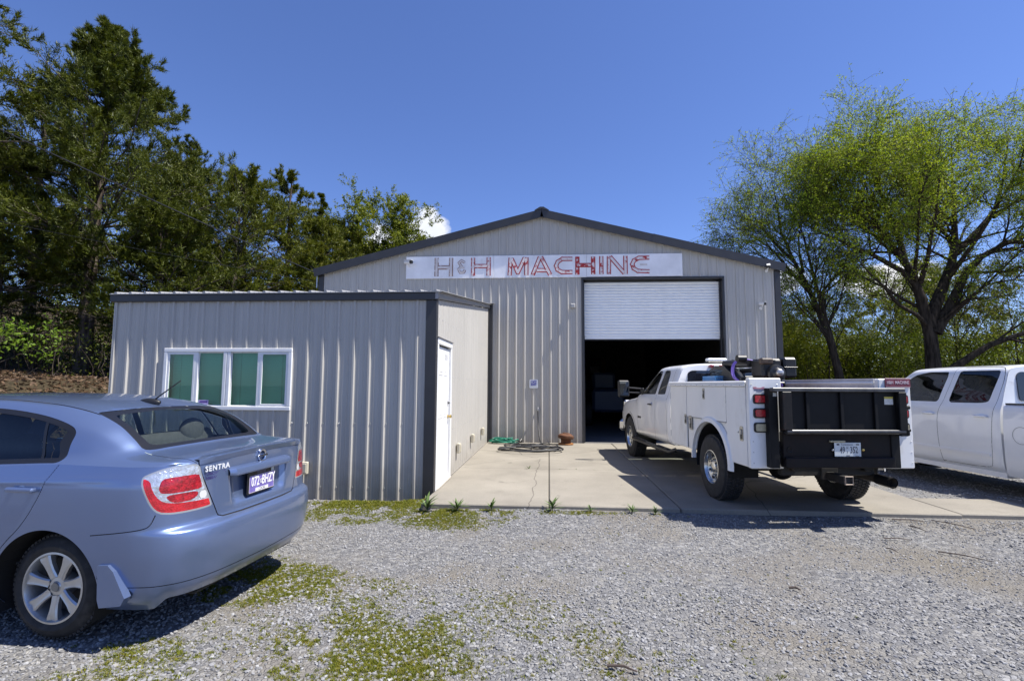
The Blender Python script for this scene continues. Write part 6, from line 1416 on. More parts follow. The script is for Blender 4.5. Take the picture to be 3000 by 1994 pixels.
# ---------------------------------------------------------------- hoses and the rusty hub by the wall
def curve_tube(pts, r, n=7, it=3): return MB().tube([tuple(q) for q in chaikin(np.array(pts, float), it, False)], r, n)
rs = random.Random(3); pts = []
for k in range(9*12):
    a = k/12*2*math.pi; rr = .17+.13*abs(math.sin(k*.37))+rs.uniform(-.03, .03); pts.append((-1.16+rr*1.15*math.cos(a)+.06*math.sin(k*.11), 12.97+rr*.55*math.sin(a), .02+.13*(k/108)*(.6+.4*math.sin(k*.9))+rs.uniform(0, .02)))
single('green_hose', curve_tube(pts, .013, 6, 1), mat('hose_green', (.01, .17, .105), .4, var=.2, vscale=6), 'coiled green garden hose in the corner by the office wall', 'hose', smooth=60)
pts = [(-.285, YM-.05, .84), (-.285, YM-.10, .80), (-.27, YM-.20, .45), (-.22, 12.7, .06), (-.10, 12.45, .018), (.12, 12.1, .018)]
loops = [(-.45, 11.75, .72, .45, 0), (-.35, 11.95, .55, .55, .6), (-.62, 12.2, .45, .35, 1.9), (-.05, 11.8, .33, .30, 2.6), (-.42, 11.5, .74, .42, 3.1), (-.1, 12.1, .30, .35, 4.0)]
kk = 0
for (cx, cy, rx, ry, ph) in loops:
    for t in np.linspace(0, 2*math.pi*.93, 14):
        kk += 1; pts.append((cx+rx*math.cos(t+ph)+rs.uniform(-.02, .02), cy+ry*math.sin(t+ph)+rs.uniform(-.02, .02), .018+.012*(kk % 3)+.008*(kk//14)))
pts += [(-.9, 12.75, .02), (-.74, 13.0, .03), (-.72, 13.05, .06)]
bh = thing('black_hose', 'long black rubber hose looped on the concrete, hung from a wall tap', 'hose', (-.4, 12, 0), world=True)
obj('hose_line', curve_tube(pts, .0165, 7, 2), mat('hose_black', (.02, .02, .022), .45), bh, smooth=60)
obj('hose_nozzle', MB().tube([(-.74, 12.99, .05), (-.70, 13.08, .10)], [.024, .03], 10).box(-.78, -.68, 13.03, 13.10, .02, .075, r=.01), M_BLACK, bh)
obj('wall_tap', MB().lathe([(.001, -.075), (.018, -.075), (.018, -.03), (.03, -.028), (.03, -.018)], (-.285, YM, .85), 'Y', 12).box(-.30, -.27, YM-.066, YM-.052, .85, .90, r=.004), M_STEEL, bh, smooth=40)
hubx, huby = .425, 12.93
hu = thing('rusty_hub', 'rusty brown brake drum standing on the slab by the door', 'scrap', (hubx, huby, 0), world=True)
obj('base_flange', MB().lathe([(.001, .0), (.185, .0), (.19, .012), (.185, .035), (.13, .04)], (hubx, huby, 0), 'Z', 32), mat('rust_orange', (.24, .10, .028), .85, var=.35, vscale=14), hu, smooth=40)
obj('drum', MB().lathe([(.125, .038), (.125, .135), (.15, .14)], (hubx, huby, 0), 'Z', 32), M_RUST, hu, smooth=40)
s = MB(); s.lathe([(.12, .0), (.185, .01), (.20, .045), (.19, .09), (.14, .125), (.09, .135), (.085, .15), (.001, .152)], (0, 0, 0), 'Z', 32); s.xf(Matrix.Translation((hubx-.005, huby, .14)) @ Matrix.Rotation(R(5), 4, 'Y')); obj('upper_bell', s, M_RUST, hu, smooth=40)

# ---------------------------------------------------------------- overhead lines
def wire(a, b, sag, r, label, n=24):
    a, b = Vector(a), Vector(b); P = [a.lerp(b, t/n)-Vector((0, 0, sag*4*(t/n)*(1-t/n))) for t in range(n+1)]
    s = MB().tube(P, r, 5); single('overhead_cable', s, M_BLACK, label, 'cable', smooth=60)
pole = Vector((-16.3, 4.2, 9.6)); att = Vector((XL-.05, YM-.06, 4.50))
d_ = Vector((-11.05, 9.0, 6.806))-att; wire(att, att+d_*2.6, .25, .015, 'thick black service cable running down to the left eave of the workshop')
a2 = Vector((XL-.05, YM+.2, 4.30)); d_ = Vector((-12.05, 10.0, 5.2))-a2; wire(a2, a2+d_*2.4, .2, .005, 'thin lower wire running left from the workshop eave')
s = MB(); s.tube([(XL-.06, YM-.05, 4.1), (XL-.06, YM-.05, 4.62)], .02, 8); s.sphere((XL-.06, YM-.06, 4.52), .04, 8, 6); single('service_mast', s, M_STEEL, 'short steel bracket holding the service cable at the left eave', 'bracket', smooth=50)

# ---------------------------------------------------------------- things glimpsed inside the dark workshop
sh = thing('storage_rack', 'dark steel storage rack against the workshop back wall', 'rack', (1.6, YM+14, 0), world=True)
MS = mat('rack_steel', (.10, .05, .03), .7)
for x in (.3, 2.9):
    for y in (YM+13.6, YM+14.4): obj('rack_post', MB().box(x-.04, x+.04, y-.04, y+.04, 0, 2.9), MS, sh)
for z in (.5, 1.3, 2.1, 2.85): obj('rack_shelf', MB().box(.26, 2.94, YM+13.56, YM+14.44, z-.03, z), MS, sh)
for q, (x, z, w, h, c, lab) in enumerate(((.8, .5, .6, .45, (.25, .16, .02), 'yellow bin on the bottom shelf of the rack'), (1.9, 1.3, .8, .4, (.05, .07, .18), 'blue box on the middle shelf of the rack'), (2.4, 2.1, .5, .35, (.15, .15, .15), 'grey box on the upper shelf of the rack'))):
    single('storage_bin', MB().box(x-w/2, x+w/2, YM+13.62, YM+14.2, z+.001, z+h, r=.03).box(x-w/2-.02, x+w/2+.02, YM+13.6, YM+14.22, z+h+.002, z+h+.03, r=.01), mat('bin_%d' % q, c, .6), lab, 'bin')
lf = thing('tractor', 'dim blue machine standing inside the workshop', 'machine', (2.2, YM+6.5, 0), world=True)
MT = mat('machine_blue', (.03, .05, .10), .5)
obj('machine_body', MB().box(1.6, 2.8, YM+5.6, YM+7.6, .5, 1.35, r=.1).box(1.75, 2.65, YM+7.2, YM+8.0, 1.3, 2.0, r=.1), MT, lf)
for x in (1.45, 2.95):
    for y in (YM+5.8, YM+7.5): obj('machine_wheel', MB().lathe([(.10, -.12), (.40, -.12), (.45, -.08), (.45, .08), (.40, .12), (.10, .12)], (0, 0, 0), 'X', 20).xf(Matrix.Translation((x, y, .45))), M_RUBBER, lf, smooth=40)
wbn = thing('workbench', 'dark workbench along the left wall inside the workshop', 'bench', (1.2, YM+10, 0), world=True)
obj('bench_top', MB().box(.5, 1.3, YM+9, YM+11.4, .85, .92), MS, wbn)
for x in (.56, 1.24):
    for y in (YM+9.1, YM+11.3): obj('leg', MB().box(x-.04, x+.04, y-.04, y+.04, 0, .849), MS, wbn)
# ---------------------------------------------------------------- loose ground cover: gravel, moss and grass, weeds, sticks
def instancer(name, pts, rot, sc, idx, protos, label, cat):
    me = bpy.data.meshes.new(name); n = len(pts); me.vertices.add(n); me.vertices.foreach_set('co', np.asarray(pts, np.float32).ravel())
    for nm, typ, dat, key in (('rot', 'FLOAT_VECTOR', rot, 'vector'), ('scl', 'FLOAT_VECTOR', sc, 'vector'), ('pick', 'INT', idx, 'value')):
        a = me.attributes.new(nm, typ, 'POINT'); a.data.foreach_set(key, np.asarray(dat, np.int32 if typ == 'INT' else np.float32).ravel())
    col = bpy.data.collections.new(name+'_pieces')
    for p in protos: col.objects.link(p)
    o = bpy.data.objects.new(name, me); COL.objects.link(o); tag(o, label, cat, kind='stuff')
    ng = bpy.data.node_groups.new(name, 'GeometryNodeTree'); ng.interface.new_socket('Geometry', in_out='INPUT', socket_type='NodeSocketGeometry'); ng.interface.new_socket('Geometry', in_out='OUTPUT', socket_type='NodeSocketGeometry')
    nd = ng.nodes; gi = nd.new('NodeGroupInput'); go = nd.new('NodeGroupOutput'); ip = nd.new('GeometryNodeInstanceOnPoints'); ci = nd.new('GeometryNodeCollectionInfo')
    ci.inputs['Collection'].default_value = col; ci.inputs['Separate Children'].default_value = True; ci.inputs['Reset Children'].default_value = True
    def attr(nm, t):
        a = nd.new('GeometryNodeInputNamedAttribute'); a.data_type = t; a.inputs[0].default_value = nm; return a.outputs[0]
    L = ng.links.new; L(gi.outputs[0], ip.inputs['Points']); L(ci.outputs[0], ip.inputs['Instance']); ip.inputs['Pick Instance'].default_value = True
    L(attr('pick', 'INT'), ip.inputs['Instance Index']); e2r = nd.new('FunctionNodeEulerToRotation'); L(attr('rot', 'FLOAT_VECTOR'), e2r.inputs[0]); L(e2r.outputs[0], ip.inputs['Rotation']); L(attr('scl', 'FLOAT_VECTOR'), ip.inputs['Scale']); L(ip.outputs[0], go.inputs[0])
    md = o.modifiers.new('scatter', 'NODES'); md.node_group = ng
    return o
def proto(name, mb, m, smooth=None):
    me = bpy.data.meshes.new(name); me.from_pydata(mb.v, [], mb.f); me.materials.append(m)
    fix_normals(me)
    if smooth: me.polygons.foreach_set('use_smooth', [True]*len(me.polygons)); me.set_sharp_from_angle(angle=R(smooth))
    return bpy.data.objects.new(name, me)
def mat_stone():
    m, nt, b = nodemat('gravel_stone'); L = nt.links.new; b.inputs['Roughness'].default_value = .85; b.inputs['Specular IOR Level'].default_value = .3
    oi = N(nt, 'ShaderNodeObjectInfo'); cr = N(nt, 'ShaderNodeValToRGB'); L(oi.outputs['Random'], cr.inputs[0]); e = cr.color_ramp.elements
    e[0].color = (0.15, 0.15, 0.152, 1); e[1].color = (0.36, 0.36, 0.36, 1)
    for p, c in ((.25, (0.195, 0.195, 0.197)), (.55, (0.235, 0.234, 0.235)), (.80, (0.262, 0.262, 0.268)), (.90, (0.274, 0.262, 0.239)), (.965, (0.312, 0.312, 0.315))): x = e.new(p); x.color = (*c, 1)
    tcn = N(nt, 'ShaderNodeTexCoord'); nz = N(nt, 'ShaderNodeTexNoise'); nz.inputs['Scale'].default_value = 3; nz.inputs['Detail'].default_value = 4; L(tcn.outputs['Object'], nz.inputs['Vector'])
    mr = N(nt, 'ShaderNodeMapRange'); mr.inputs[3].default_value = .78; mr.inputs[4].default_value = 1.2; L(nz.outputs[0], mr.inputs[0])
    mx = N(nt, 'ShaderNodeMix', data_type='RGBA', blend_type='MULTIPLY'); mx.inputs[0].default_value = 1; L(cr.outputs[0], mx.inputs[6]); L(mr.outputs[0], mx.inputs[7]); L(mx.outputs[2], b.inputs['Base Color']); return m
M_STONE = mat_stone()
def stone(seed):
    r = np.random.default_rng(seed); bm = bmesh.new(); bmesh.ops.create_icosphere(bm, subdivisions=1, radius=1)
    nrm = [r.normal(size=3) for _ in range(7)]; nrm = [q/np.linalg.norm(q) for q in nrm]; dd = r.uniform(.55, .85, 7)
    for v in bm.verts:
        c = np.array(v.co); c *= r.uniform(.85, 1.1)
        for q, t in zip(nrm, dd):
            k = c@q
            if k > t: c -= q*(k-t)
        v.co = c*np.array((1.0, .78, .55))
    mb = MB(); bm.verts.ensure_lookup_table(); mb.add([tuple(v.co) for v in bm.verts], [tuple(v.index for v in f.verts) for f in bm.faces]); bm.free(); return proto('stone', mb, M_STONE)
stones = [stone(k) for k in range(8)]
G_ = np.random.default_rng(11)
def visible_wedge(x, y):
    a = np.arctan2(x, y)-(-YAW); return np.abs(a) < R(50)
def dirtmask(x, y):
    d = np.zeros_like(x)
    for cx, cy, rx, ry, k in ((-1.85, 4.8, .62, .26, .85), (3.0, 6.0, .95, .20, .55), (1.32, 3.15, .20, .22, .9), (1.9, 5.2, 1.1, .5, .25), (.2, 5.2, .8, .4, .35), (2.6, 4.9, 1.0, .45, .55), (3.4, 4.2, .8, .5, .4), (1.0, 4.6, .7, .3, .45), (2.2, 3.6, .6, .3, .4), (-.9, 5.1, .6, .2, .4), (3.9, 5.6, .6, .3, .5), (0, 4.4, .5, .2, .35)):
        d = np.maximum(d, k*np.exp(-(((x-cx)/rx)**2+((y-cy)/ry)**2)**1.5))
    return d
def scatter_stones():
    P = []; S = []
    for (x0, x1, y0, y1, dens, s0, s1) in ((-4.2, 5.2, 1.6, 4.2, 1500, .007, .0175), (-6.5, 8.0, 4.2, 6.55, 850, .008, .016), (5.2, 13, 4.5, 13, 200, .012, .022), (-3.4, -1.6, 6.4, 7.02, 500, .01, .02)):
        n = int((x1-x0)*(y1-y0)*dens); x = G_.uniform(x0, x1, n); y = G_.uniform(y0, y1, n)
        keep = visible_wedge(x, y) & (G_.random(n) > dirtmask(x, y)) & ~((x > XC-.02) & (x < 6.02) & (y > 6.38) & (y < 7.4)) & ~((x < 4.9) & (y > 7.2)) & ~((x < XC) & (y > YF-.03))
        keep &= G_.random(n) < .45+1.1*vnoise(x, y, 2.2, 21)
        x, y = x[keep], y[keep]; s = s0+(s1-s0)*G_.random(len(x))**1.7
        big = G_.random(len(x)) < .012; s[big] *= 1.6
        P.append(np.stack([x, y, ground_z(x, y)+s*.18], 1)); S.append(s)
    P = np.concatenate(P); S = np.concatenate(S); n = len(P)
    rot = np.stack([G_.normal(0, .35, n), G_.normal(0, .35, n), G_.uniform(0, 6.28, n)], 1)
    sc = S[:, None]*G_.uniform(.75, 1.3, (n, 3))
    instancer('gravel_stones', P, rot, sc, G_.integers(0, 8, n), stones, 'loose crushed grey gravel covering the yard', 'gravel')
    print('stones', n)
scatter_stones()
# --- grass and moss
def mat_leaf(name, cols, trans=.35, rough=.55, attr=False):
    m, nt, b = nodemat(name); L = nt.links.new; b.inputs['Roughness'].default_value = rough; b.inputs['Specular IOR Level'].default_value = .3
    cr = N(nt, 'ShaderNodeValToRGB')
    if attr: a = N(nt, 'ShaderNodeAttribute'); a.attribute_name = 'tone'; L(a.outputs['Fac'], cr.inputs[0])
    else: a = N(nt, 'ShaderNodeObjectInfo'); L(a.outputs['Random'], cr.inputs[0])
    e = cr.color_ramp.elements; e[0].color = (*cols[0], 1); e[1].color = (*cols[-1], 1)
    for k, c in enumerate(cols[1:-1]): x = e.new((k+1)/(len(cols)-1)); x.color = (*c, 1)
    L(cr.outputs[0], b.inputs['Base Color'])
    tr = N(nt, 'ShaderNodeBsdfTranslucent'); L(cr.outputs[0], tr.inputs[0]); ms = N(nt, 'ShaderNodeMixShader'); ms.inputs[0].default_value = trans
    out = nt.nodes['Material Output']; L(b.outputs[0], ms.inputs[1]); L(tr.outputs[0], ms.inputs[2]); L(ms.outputs[0], out.inputs[0]); return m
M_GRASS = mat_leaf('grass_blade', [(.095, .115, .010), (.145, .17, .012), (.21, .22, .016), (.24, .21, .035), (.125, .155, .013)])
def tuft(seed, nb=14, h=1.0, spread=.8):
    r = random.Random(seed); mb = MB()
    for k in range(nb):
        a = r.uniform(0, 6.28); x, y = r.uniform(0, spread)*math.cos(a), r.uniform(0, spread)*math.sin(a); hh = h*r.uniform(.5, 1); ln = r.uniform(.2, .9)*hh; w = r.uniform(.07, .13); b = r.uniform(0, 6.28); dx, dy = math.cos(b), math.sin(b); px, py = -dy*w, dx*w
        mb.add([(x-px, y-py, 0), (x+px, y+py, 0), (x+dx*ln*.4+px*.8, y+dy*ln*.4+py*.8, hh*.6), (x+dx*ln*.4-px*.8, y+dy*ln*.4-py*.8, hh*.6), (x+dx*ln, y+dy*ln, hh)], [(0, 1, 2, 3), (3, 2, 4)])
    return proto('tuft', mb, M_GRASS)
tufts = [tuft(k) for k in range(6)]
def scatter_grass():
    patches = [(-2.1, 6.45, 1.15, .58, 2300), (-1.1, 6.05, .70, .45, 2200), (-1.75, 6.80, 1.4, .24, 2600), (-.1, 6.30, .95, .15, 1300), (1.1, 6.3, .6, .09, 250), (.62, 5.55, .16, .3, 60), (-2.25, 4.12, .55, .45, 2600), (-2.7, 4.35, .5, .5, 500), (-1.5, 4.0, .45, .32, 800), (-1.15, 3.25, .55, .52, 2300), (-.85, 2.95, .45, .30, 1500), (-.5, 3.5, .65, .65, 420), (.05, 3.4, .35, .6, 130), (.35, 3.3, .20, .55, 340), (.33, 2.95, .22, .14, 520),
               (.75, 3.2, .22, .25, 170), (1.2, 3.25, .2, .3, 130), (-2.45, 3.05, .45, .16, 1600), (-2.4, 2.8, .45, .14, 900), (-1.9, 3.3, .5, .3, 170), (-1.7, 2.75, .5, .2, 200), (.6, 4.2, 1.6, 1.0, 14)]
    P = []
    for cx, cy, rx, ry, d in patches:
        n = int(4*rx*ry*d*5.0); x = G_.uniform(cx-1.3*rx, cx+1.3*rx, n); y = G_.uniform(cy-1.3*ry, cy+1.3*ry, n)
        q = ((x-cx)/rx)**2+((y-cy)/ry)**2; pr = np.clip(1.25-q, 0, 1)*smoothstep(.26, .56, .55*vnoise(x, y, 4.2, 31)+.45*vnoise(x, y, 13, 41))
        k = (G_.random(n) < pr) & ~((x > XC-.03) & (y > 6.37)) & ~(y > YF-.04); P.append(np.stack([x[k], y[k]], 1))
    P = np.concatenate(P); n = len(P); pts = np.stack([P[:, 0], P[:, 1], ground_z(P[:, 0], P[:, 1])-.004], 1)
    rot = np.stack([G_.normal(0, .2, n), G_.normal(0, .2, n), G_.uniform(0, 6.28, n)], 1); s = G_.uniform(.011, .024, n)
    near = np.exp(-((P[:, 1]-6.85)/.22)**2)*(P[:, 0] < -1.5); s *= 1+.9*near*G_.random(n)
    sc = np.stack([s, s, s*G_.uniform(.5, 1.1, n)], 1)
    instancer('grass_patches', pts, rot, sc, G_.integers(0, 6, n), tufts, 'low yellow-green grass and moss growing through the gravel', 'grass'); print('tufts', n)
scatter_grass()
# dark soil showing under the thicker moss
# --- individual weeds
M_WEED = mat('weed_green', (.075, .125, .025), .6, var=.3, vscale=30)
def weed(x, y, z, h, nl, label, seed):
    r = random.Random(seed); w = thing('weed', label, 'weed', (x, y, z), group='weeds along the slab')
    st_ = MB()
    for k in range(int(nl*1.6)):
        a = r.uniform(0, 6.28); el = r.uniform(.25, 1.3); L = h*r.uniform(.55, 1.0); wd = L*r.uniform(.055, .10); d = Vector((math.cos(a)*math.cos(el), math.sin(a)*math.cos(el), math.sin(el))); s = Vector((-math.sin(a), math.cos(a), 0))*wd
        b = Vector((0, 0, h*r.uniform(0, .35))); dr = Vector((math.cos(a), math.sin(a), -.55))*L*.25
        mb = MB(); P = [b, b+d*L*.35, b+d*L*.7+dr*.4, b+d*L+dr]
        mb.add([P[0]-s*.25, P[0]+s*.25, P[1]-s, P[1]+s, P[2]-s*.8, P[2]+s*.8, P[3]], [(0, 1, 3, 2), (2, 3, 5, 4), (4, 5, 6)]); obj('leaf', mb, M_WEED, w)
    obj('stem', MB().tube([(0, 0, -.02), (0, 0, h*.4)], .004, 5), M_WEED, w)
WE = [(-1.50, 6.30, .20, 16, 'tallest leafy weed at the foot of the office corner trim'), (-1.12, 6.27, .17, 16, 'bushy weed at the slab edge just right of the office corner'), (-.70, 6.28, .15, 10, 'slim weed at the slab edge between the office corner and the joint'), (.04, 6.33, .16, 14, 'leafy weed where the long slab joint meets the gravel'), (.50, 6.33, .09, 12, 'low weed at the slab edge right of the long joint'), (1.0, 6.35, .11, 14, 'spreading weed at the slab edge, second from the truck shadow'), (1.28, 6.35, .11, 14, 'spreading weed at the slab edge next to the truck shadow')]
for k, (x, y, h, nl, lab) in enumerate(WE): weed(x, y, float(ground_z(x, y)), h, nl, lab, k)
for k, (x, h, lab) in enumerate(((-.36, .09, 'largest sprout in the cross joint of the concrete slab'), (-.2, .035, 'tiny sprout in the cross joint left of the long joint'), (.19, .04, 'tiny sprout in the cross joint right of the long joint'), (.48, .045, 'small sprout midway along the cross joint'), (.80, .04, 'small sprout in the cross joint nearest the truck shadow'))): weed(x, 9.167, -.02, h, 7, lab, 50+k)
# --- sticks and stray stones on the gravel
M_STICK = mat('stick_brown', (.07, .05, .04), .8, var=.3, vscale=20)
ST = [((3.47, 5.68), (3.72, 5.64), .006, 'straight dark stick on the gravel right of the truck shadow'), ((3.77, 5.36), (4.05, 5.10), .006, 'longest thin stick lying towards the right edge of the gravel'), ((3.92, 6.25), (4.23, 6.18), .007, 'stick lying nearest the slab at the right'), ((3.96, 6.04), (3.99, 5.80), .006, 'reddish twig pointing at the camera near the slab'), ((3.33, 5.43), (3.36, 5.30), .006, 'short bent twig left of the long stick'), ((1.90, 4.32), (1.97, 4.28), .010, 'short dark chip of wood in mid gravel'), ((.33, 3.07), (.49, 3.02), .008, 'dark stick among the grass tufts at the bottom'), ((4.35, 6.25), (4.55, 5.9), .005, 'thin curved twig near the right pickup shadow')]
for (a, b, r_, lab) in ST:
    z = float(ground_z(a[0], a[1]))+.022; m_ = ((a[0]+b[0])/2+.012, (a[1]+b[1])/2+.015)
    single('stick', MB().tube([(a[0], a[1], z), (m_[0], m_[1], z+.006), (b[0], b[1], z)], [r_, r_*.9, r_*.5], 6), M_STICK, lab, 'stick', 'sticks on the gravel')
z = float(ground_z(3.97, 4.77)); 
# ---------------------------------------------------------------- trees
T_ = np.random.default_rng(23)
def fast_obj(name, V, F, m, parent=None, tone=None, smooth=False):
    """F (n, k) faces of k corners"""
    V = np.asarray(V, np.float32); F = np.asarray(F, np.int32); me = bpy.data.meshes.new(name); n, k = F.shape
    if parent is not None: V = V-np.array(parent.location, np.float32)
    me.vertices.add(len(V)); me.vertices.foreach_set('co', V.ravel()); me.loops.add(n*k); me.loops.foreach_set('vertex_index', F.ravel()); me.polygons.add(n)
    me.polygons.foreach_set('loop_start', np.arange(0, n*k, k, dtype=np.int32)); me.polygons.foreach_set('loop_total', np.full(n, k, np.int32))
    if smooth: me.polygons.foreach_set('use_smooth', np.ones(n, bool))
    me.materials.append(m); me.update(calc_edges=True)
    if tone is not None: a = me.attributes.new('tone', 'FLOAT', 'FACE'); a.data.foreach_set('value', np.asarray(tone, np.float32))
    o = bpy.data.objects.new(name, me); COL.objects.link(o)
    if parent is not None: o.parent = parent
    return o
nrm = lambda a: a/np.maximum(np.linalg.norm(a, axis=-1, keepdims=True), 1e-9)
def tubes(P, Rd, k):
    """P (N, M, 3) paths, Rd (N, M) radii -> V, F"""
    N_, M_ = P.shape[:2]; t = nrm(np.gradient(P, axis=1)); ref = np.where(np.abs(t[:, :1, 2:3]) > .9, np.array([1., 0, 0]), np.array([0, 0, 1.])); x = nrm(np.cross(t, np.broadcast_to(ref, t.shape))); y = np.cross(t, x)
    an = 2*np.pi*np.arange(k)/k; V = P[:, :, None]+Rd[:, :, None, None]*(x[:, :, None]*np.cos(an)[None, None, :, None]+y[:, :, None]*np.sin(an)[None, None, :, None])
    base = (np.arange(N_)[:, None, None]*M_+np.arange(M_-1)[None, :, None])*k; j = np.arange(k)[None, None]; j2 = (j+1) % k
    F = np.stack([base+j, base+j2, base+k+j2, base+k+j], -1).reshape(-1, 4); return V.reshape(-1, 3), F
def catn(parts):
    V = []; F = []; o = 0
    for v, f in parts: V.append(v); F.append(f+o); o += len(v)
    return np.concatenate(V), np.concatenate(F)
def cards(c, d, L, w):
    """pointed leaves at c along d, one triangle each"""
    n = len(c); d = nrm(d); s = nrm(np.cross(d, T_.normal(size=(n, 3)))); L = np.broadcast_to(L, n)[:, None]; w = np.broadcast_to(w, n)[:, None]
    V = np.stack([c-s*w, c+s*w, c+d*L], 1).reshape(-1, 3); F = np.arange(3*n).reshape(n, 3); return V, F
def children(P, Rd, per, ang, ratio, up, curl, m=5, tmin=.25, rr=.55, lenabs=None):
    """spawn per children along each path"""
    N_, M_ = P.shape[:2]; pi = np.repeat(np.arange(N_), per); n = len(pi); t = tmin+(1-tmin)*T_.random(n)**.8; f = t*(M_-1); i = np.minimum(f.astype(int), M_-2); u = (f-i)[:, None]
    p0 = P[pi, i]*(1-u)+P[pi, i+1]*u; tg = nrm(P[pi, i+1]-P[pi, i]); r0 = (Rd[pi, i]*(1-u[:, 0])+Rd[pi, i+1]*u[:, 0])
    pl = np.linalg.norm(np.diff(P, axis=1), axis=2).sum(1)[pi]; per_ = nrm(np.cross(tg, T_.normal(size=(n, 3)))); a = R(1)*T_.normal(ang, ang*.25, n)[:, None]
    d = nrm(tg*np.cos(a)+per_*np.sin(a)+np.array([0, 0, 1.])*up); L = (pl*ratio*T_.uniform(.6, 1.25, n)*(1.15-.6*t)) if lenabs is None else T_.uniform(*lenabs, n)
    s = np.linspace(0, 1, m)[None, :, None]; cv = nrm(T_.normal(size=(n, 3)))*.22+np.array([0, 0, curl]); wob = T_.normal(0, .03, (n, m, 3))*s
    Q = p0[:, None]+L[:, None, None]*(d[:, None]*s+cv[:, None]*s*s*.6+wob)
    rd = np.minimum(r0*rr, .012+L*.016)[:, None]*(1-.78*np.linspace(0, 1, m)[None]); return Q, rd
def resample(pts, m):
    P = chaikin(np.array(pts, float), 2, False); d = np.concatenate([[0], np.cumsum(np.linalg.norm(np.diff(P, axis=0), axis=1))]); t = np.linspace(0, d[-1], m); return np.stack([np.interp(t, d, P[:, k]) for k in range(3)], 1)
def mat_bark(name, c0, c1):
    m, nt, b = nodemat(name); L = nt.links.new; b.inputs['Roughness'].default_value = .95; b.inputs['Specular IOR Level'].default_value = .15
    g = N(nt, 'ShaderNodeNewGeometry'); mp = N(nt, 'ShaderNodeMapping'); mp.inputs['Scale'].default_value = (14, 14, 2.5); L(g.outputs['Position'], mp.inputs[0]); nz = N(nt, 'ShaderNodeTexNoise'); nz.inputs['Scale'].default_value = 1; nz.inputs['Detail'].default_value = 6; L(mp.outputs[0], nz.inputs['Vector'])
    cr = N(nt, 'ShaderNodeValToRGB'); L(nz.outputs[0], cr.inputs[0]); cr.color_ramp.elements[0].position = .35; cr.color_ramp.elements[1].position = .68; cr.color_ramp.elements[0].color = (*c0, 1); cr.color_ramp.elements[1].color = (*c1, 1); L(cr.outputs[0], b.inputs['Base Color'])
    bp = N(nt, 'ShaderNodeBump'); bp.inputs['Strength'].default_value = .8; bp.inputs['Distance'].default_value = .03; L(nz.outputs[0], bp.inputs['Height']); L(bp.outputs[0], b.inputs['Normal']); return m
M_BARK = mat_bark('bark_dark', (.022, .018, .014), (.075, .06, .048)); M_BARKC = mat_bark('bark_cedar', (.05, .038, .03), (.15, .12, .10)); M_TWIG = mat_bark('twig_grey', (.05, .042, .036), (.12, .10, .085))
M_CEDAR = mat_leaf('cedar_foliage', [(.034, .050, .004), (.056, .074, .005), (.082, .100, .006), (.110, .122, .008), (.14, .11, .012)], trans=.25, attr=True)
M_CEDAR2 = mat_leaf('cedar_foliage_bright', [(.050, .072, .005), (.078, .102, .006), (.115, .132, .008), (.15, .155, .010), (.18, .13, .015)], trans=.28, attr=True)
M_SPRING = mat_leaf('spring_leaf', [(.13, .20, .012), (.19, .28, .014), (.26, .34, .018), (.32, .37, .022), (.22, .24, .03)], trans=.5, attr=True)
M_LIME = mat_leaf('lime_leaf', [(.10, .18, .012), (.15, .25, .018), (.21, .31, .025)], trans=.45, attr=True)
M_THICK = mat_leaf('thicket_leaf', [(.045, .070, .007), (.10, .135, .009), (.20, .23, .012), (.29, .30, .02)], trans=.42, attr=True)

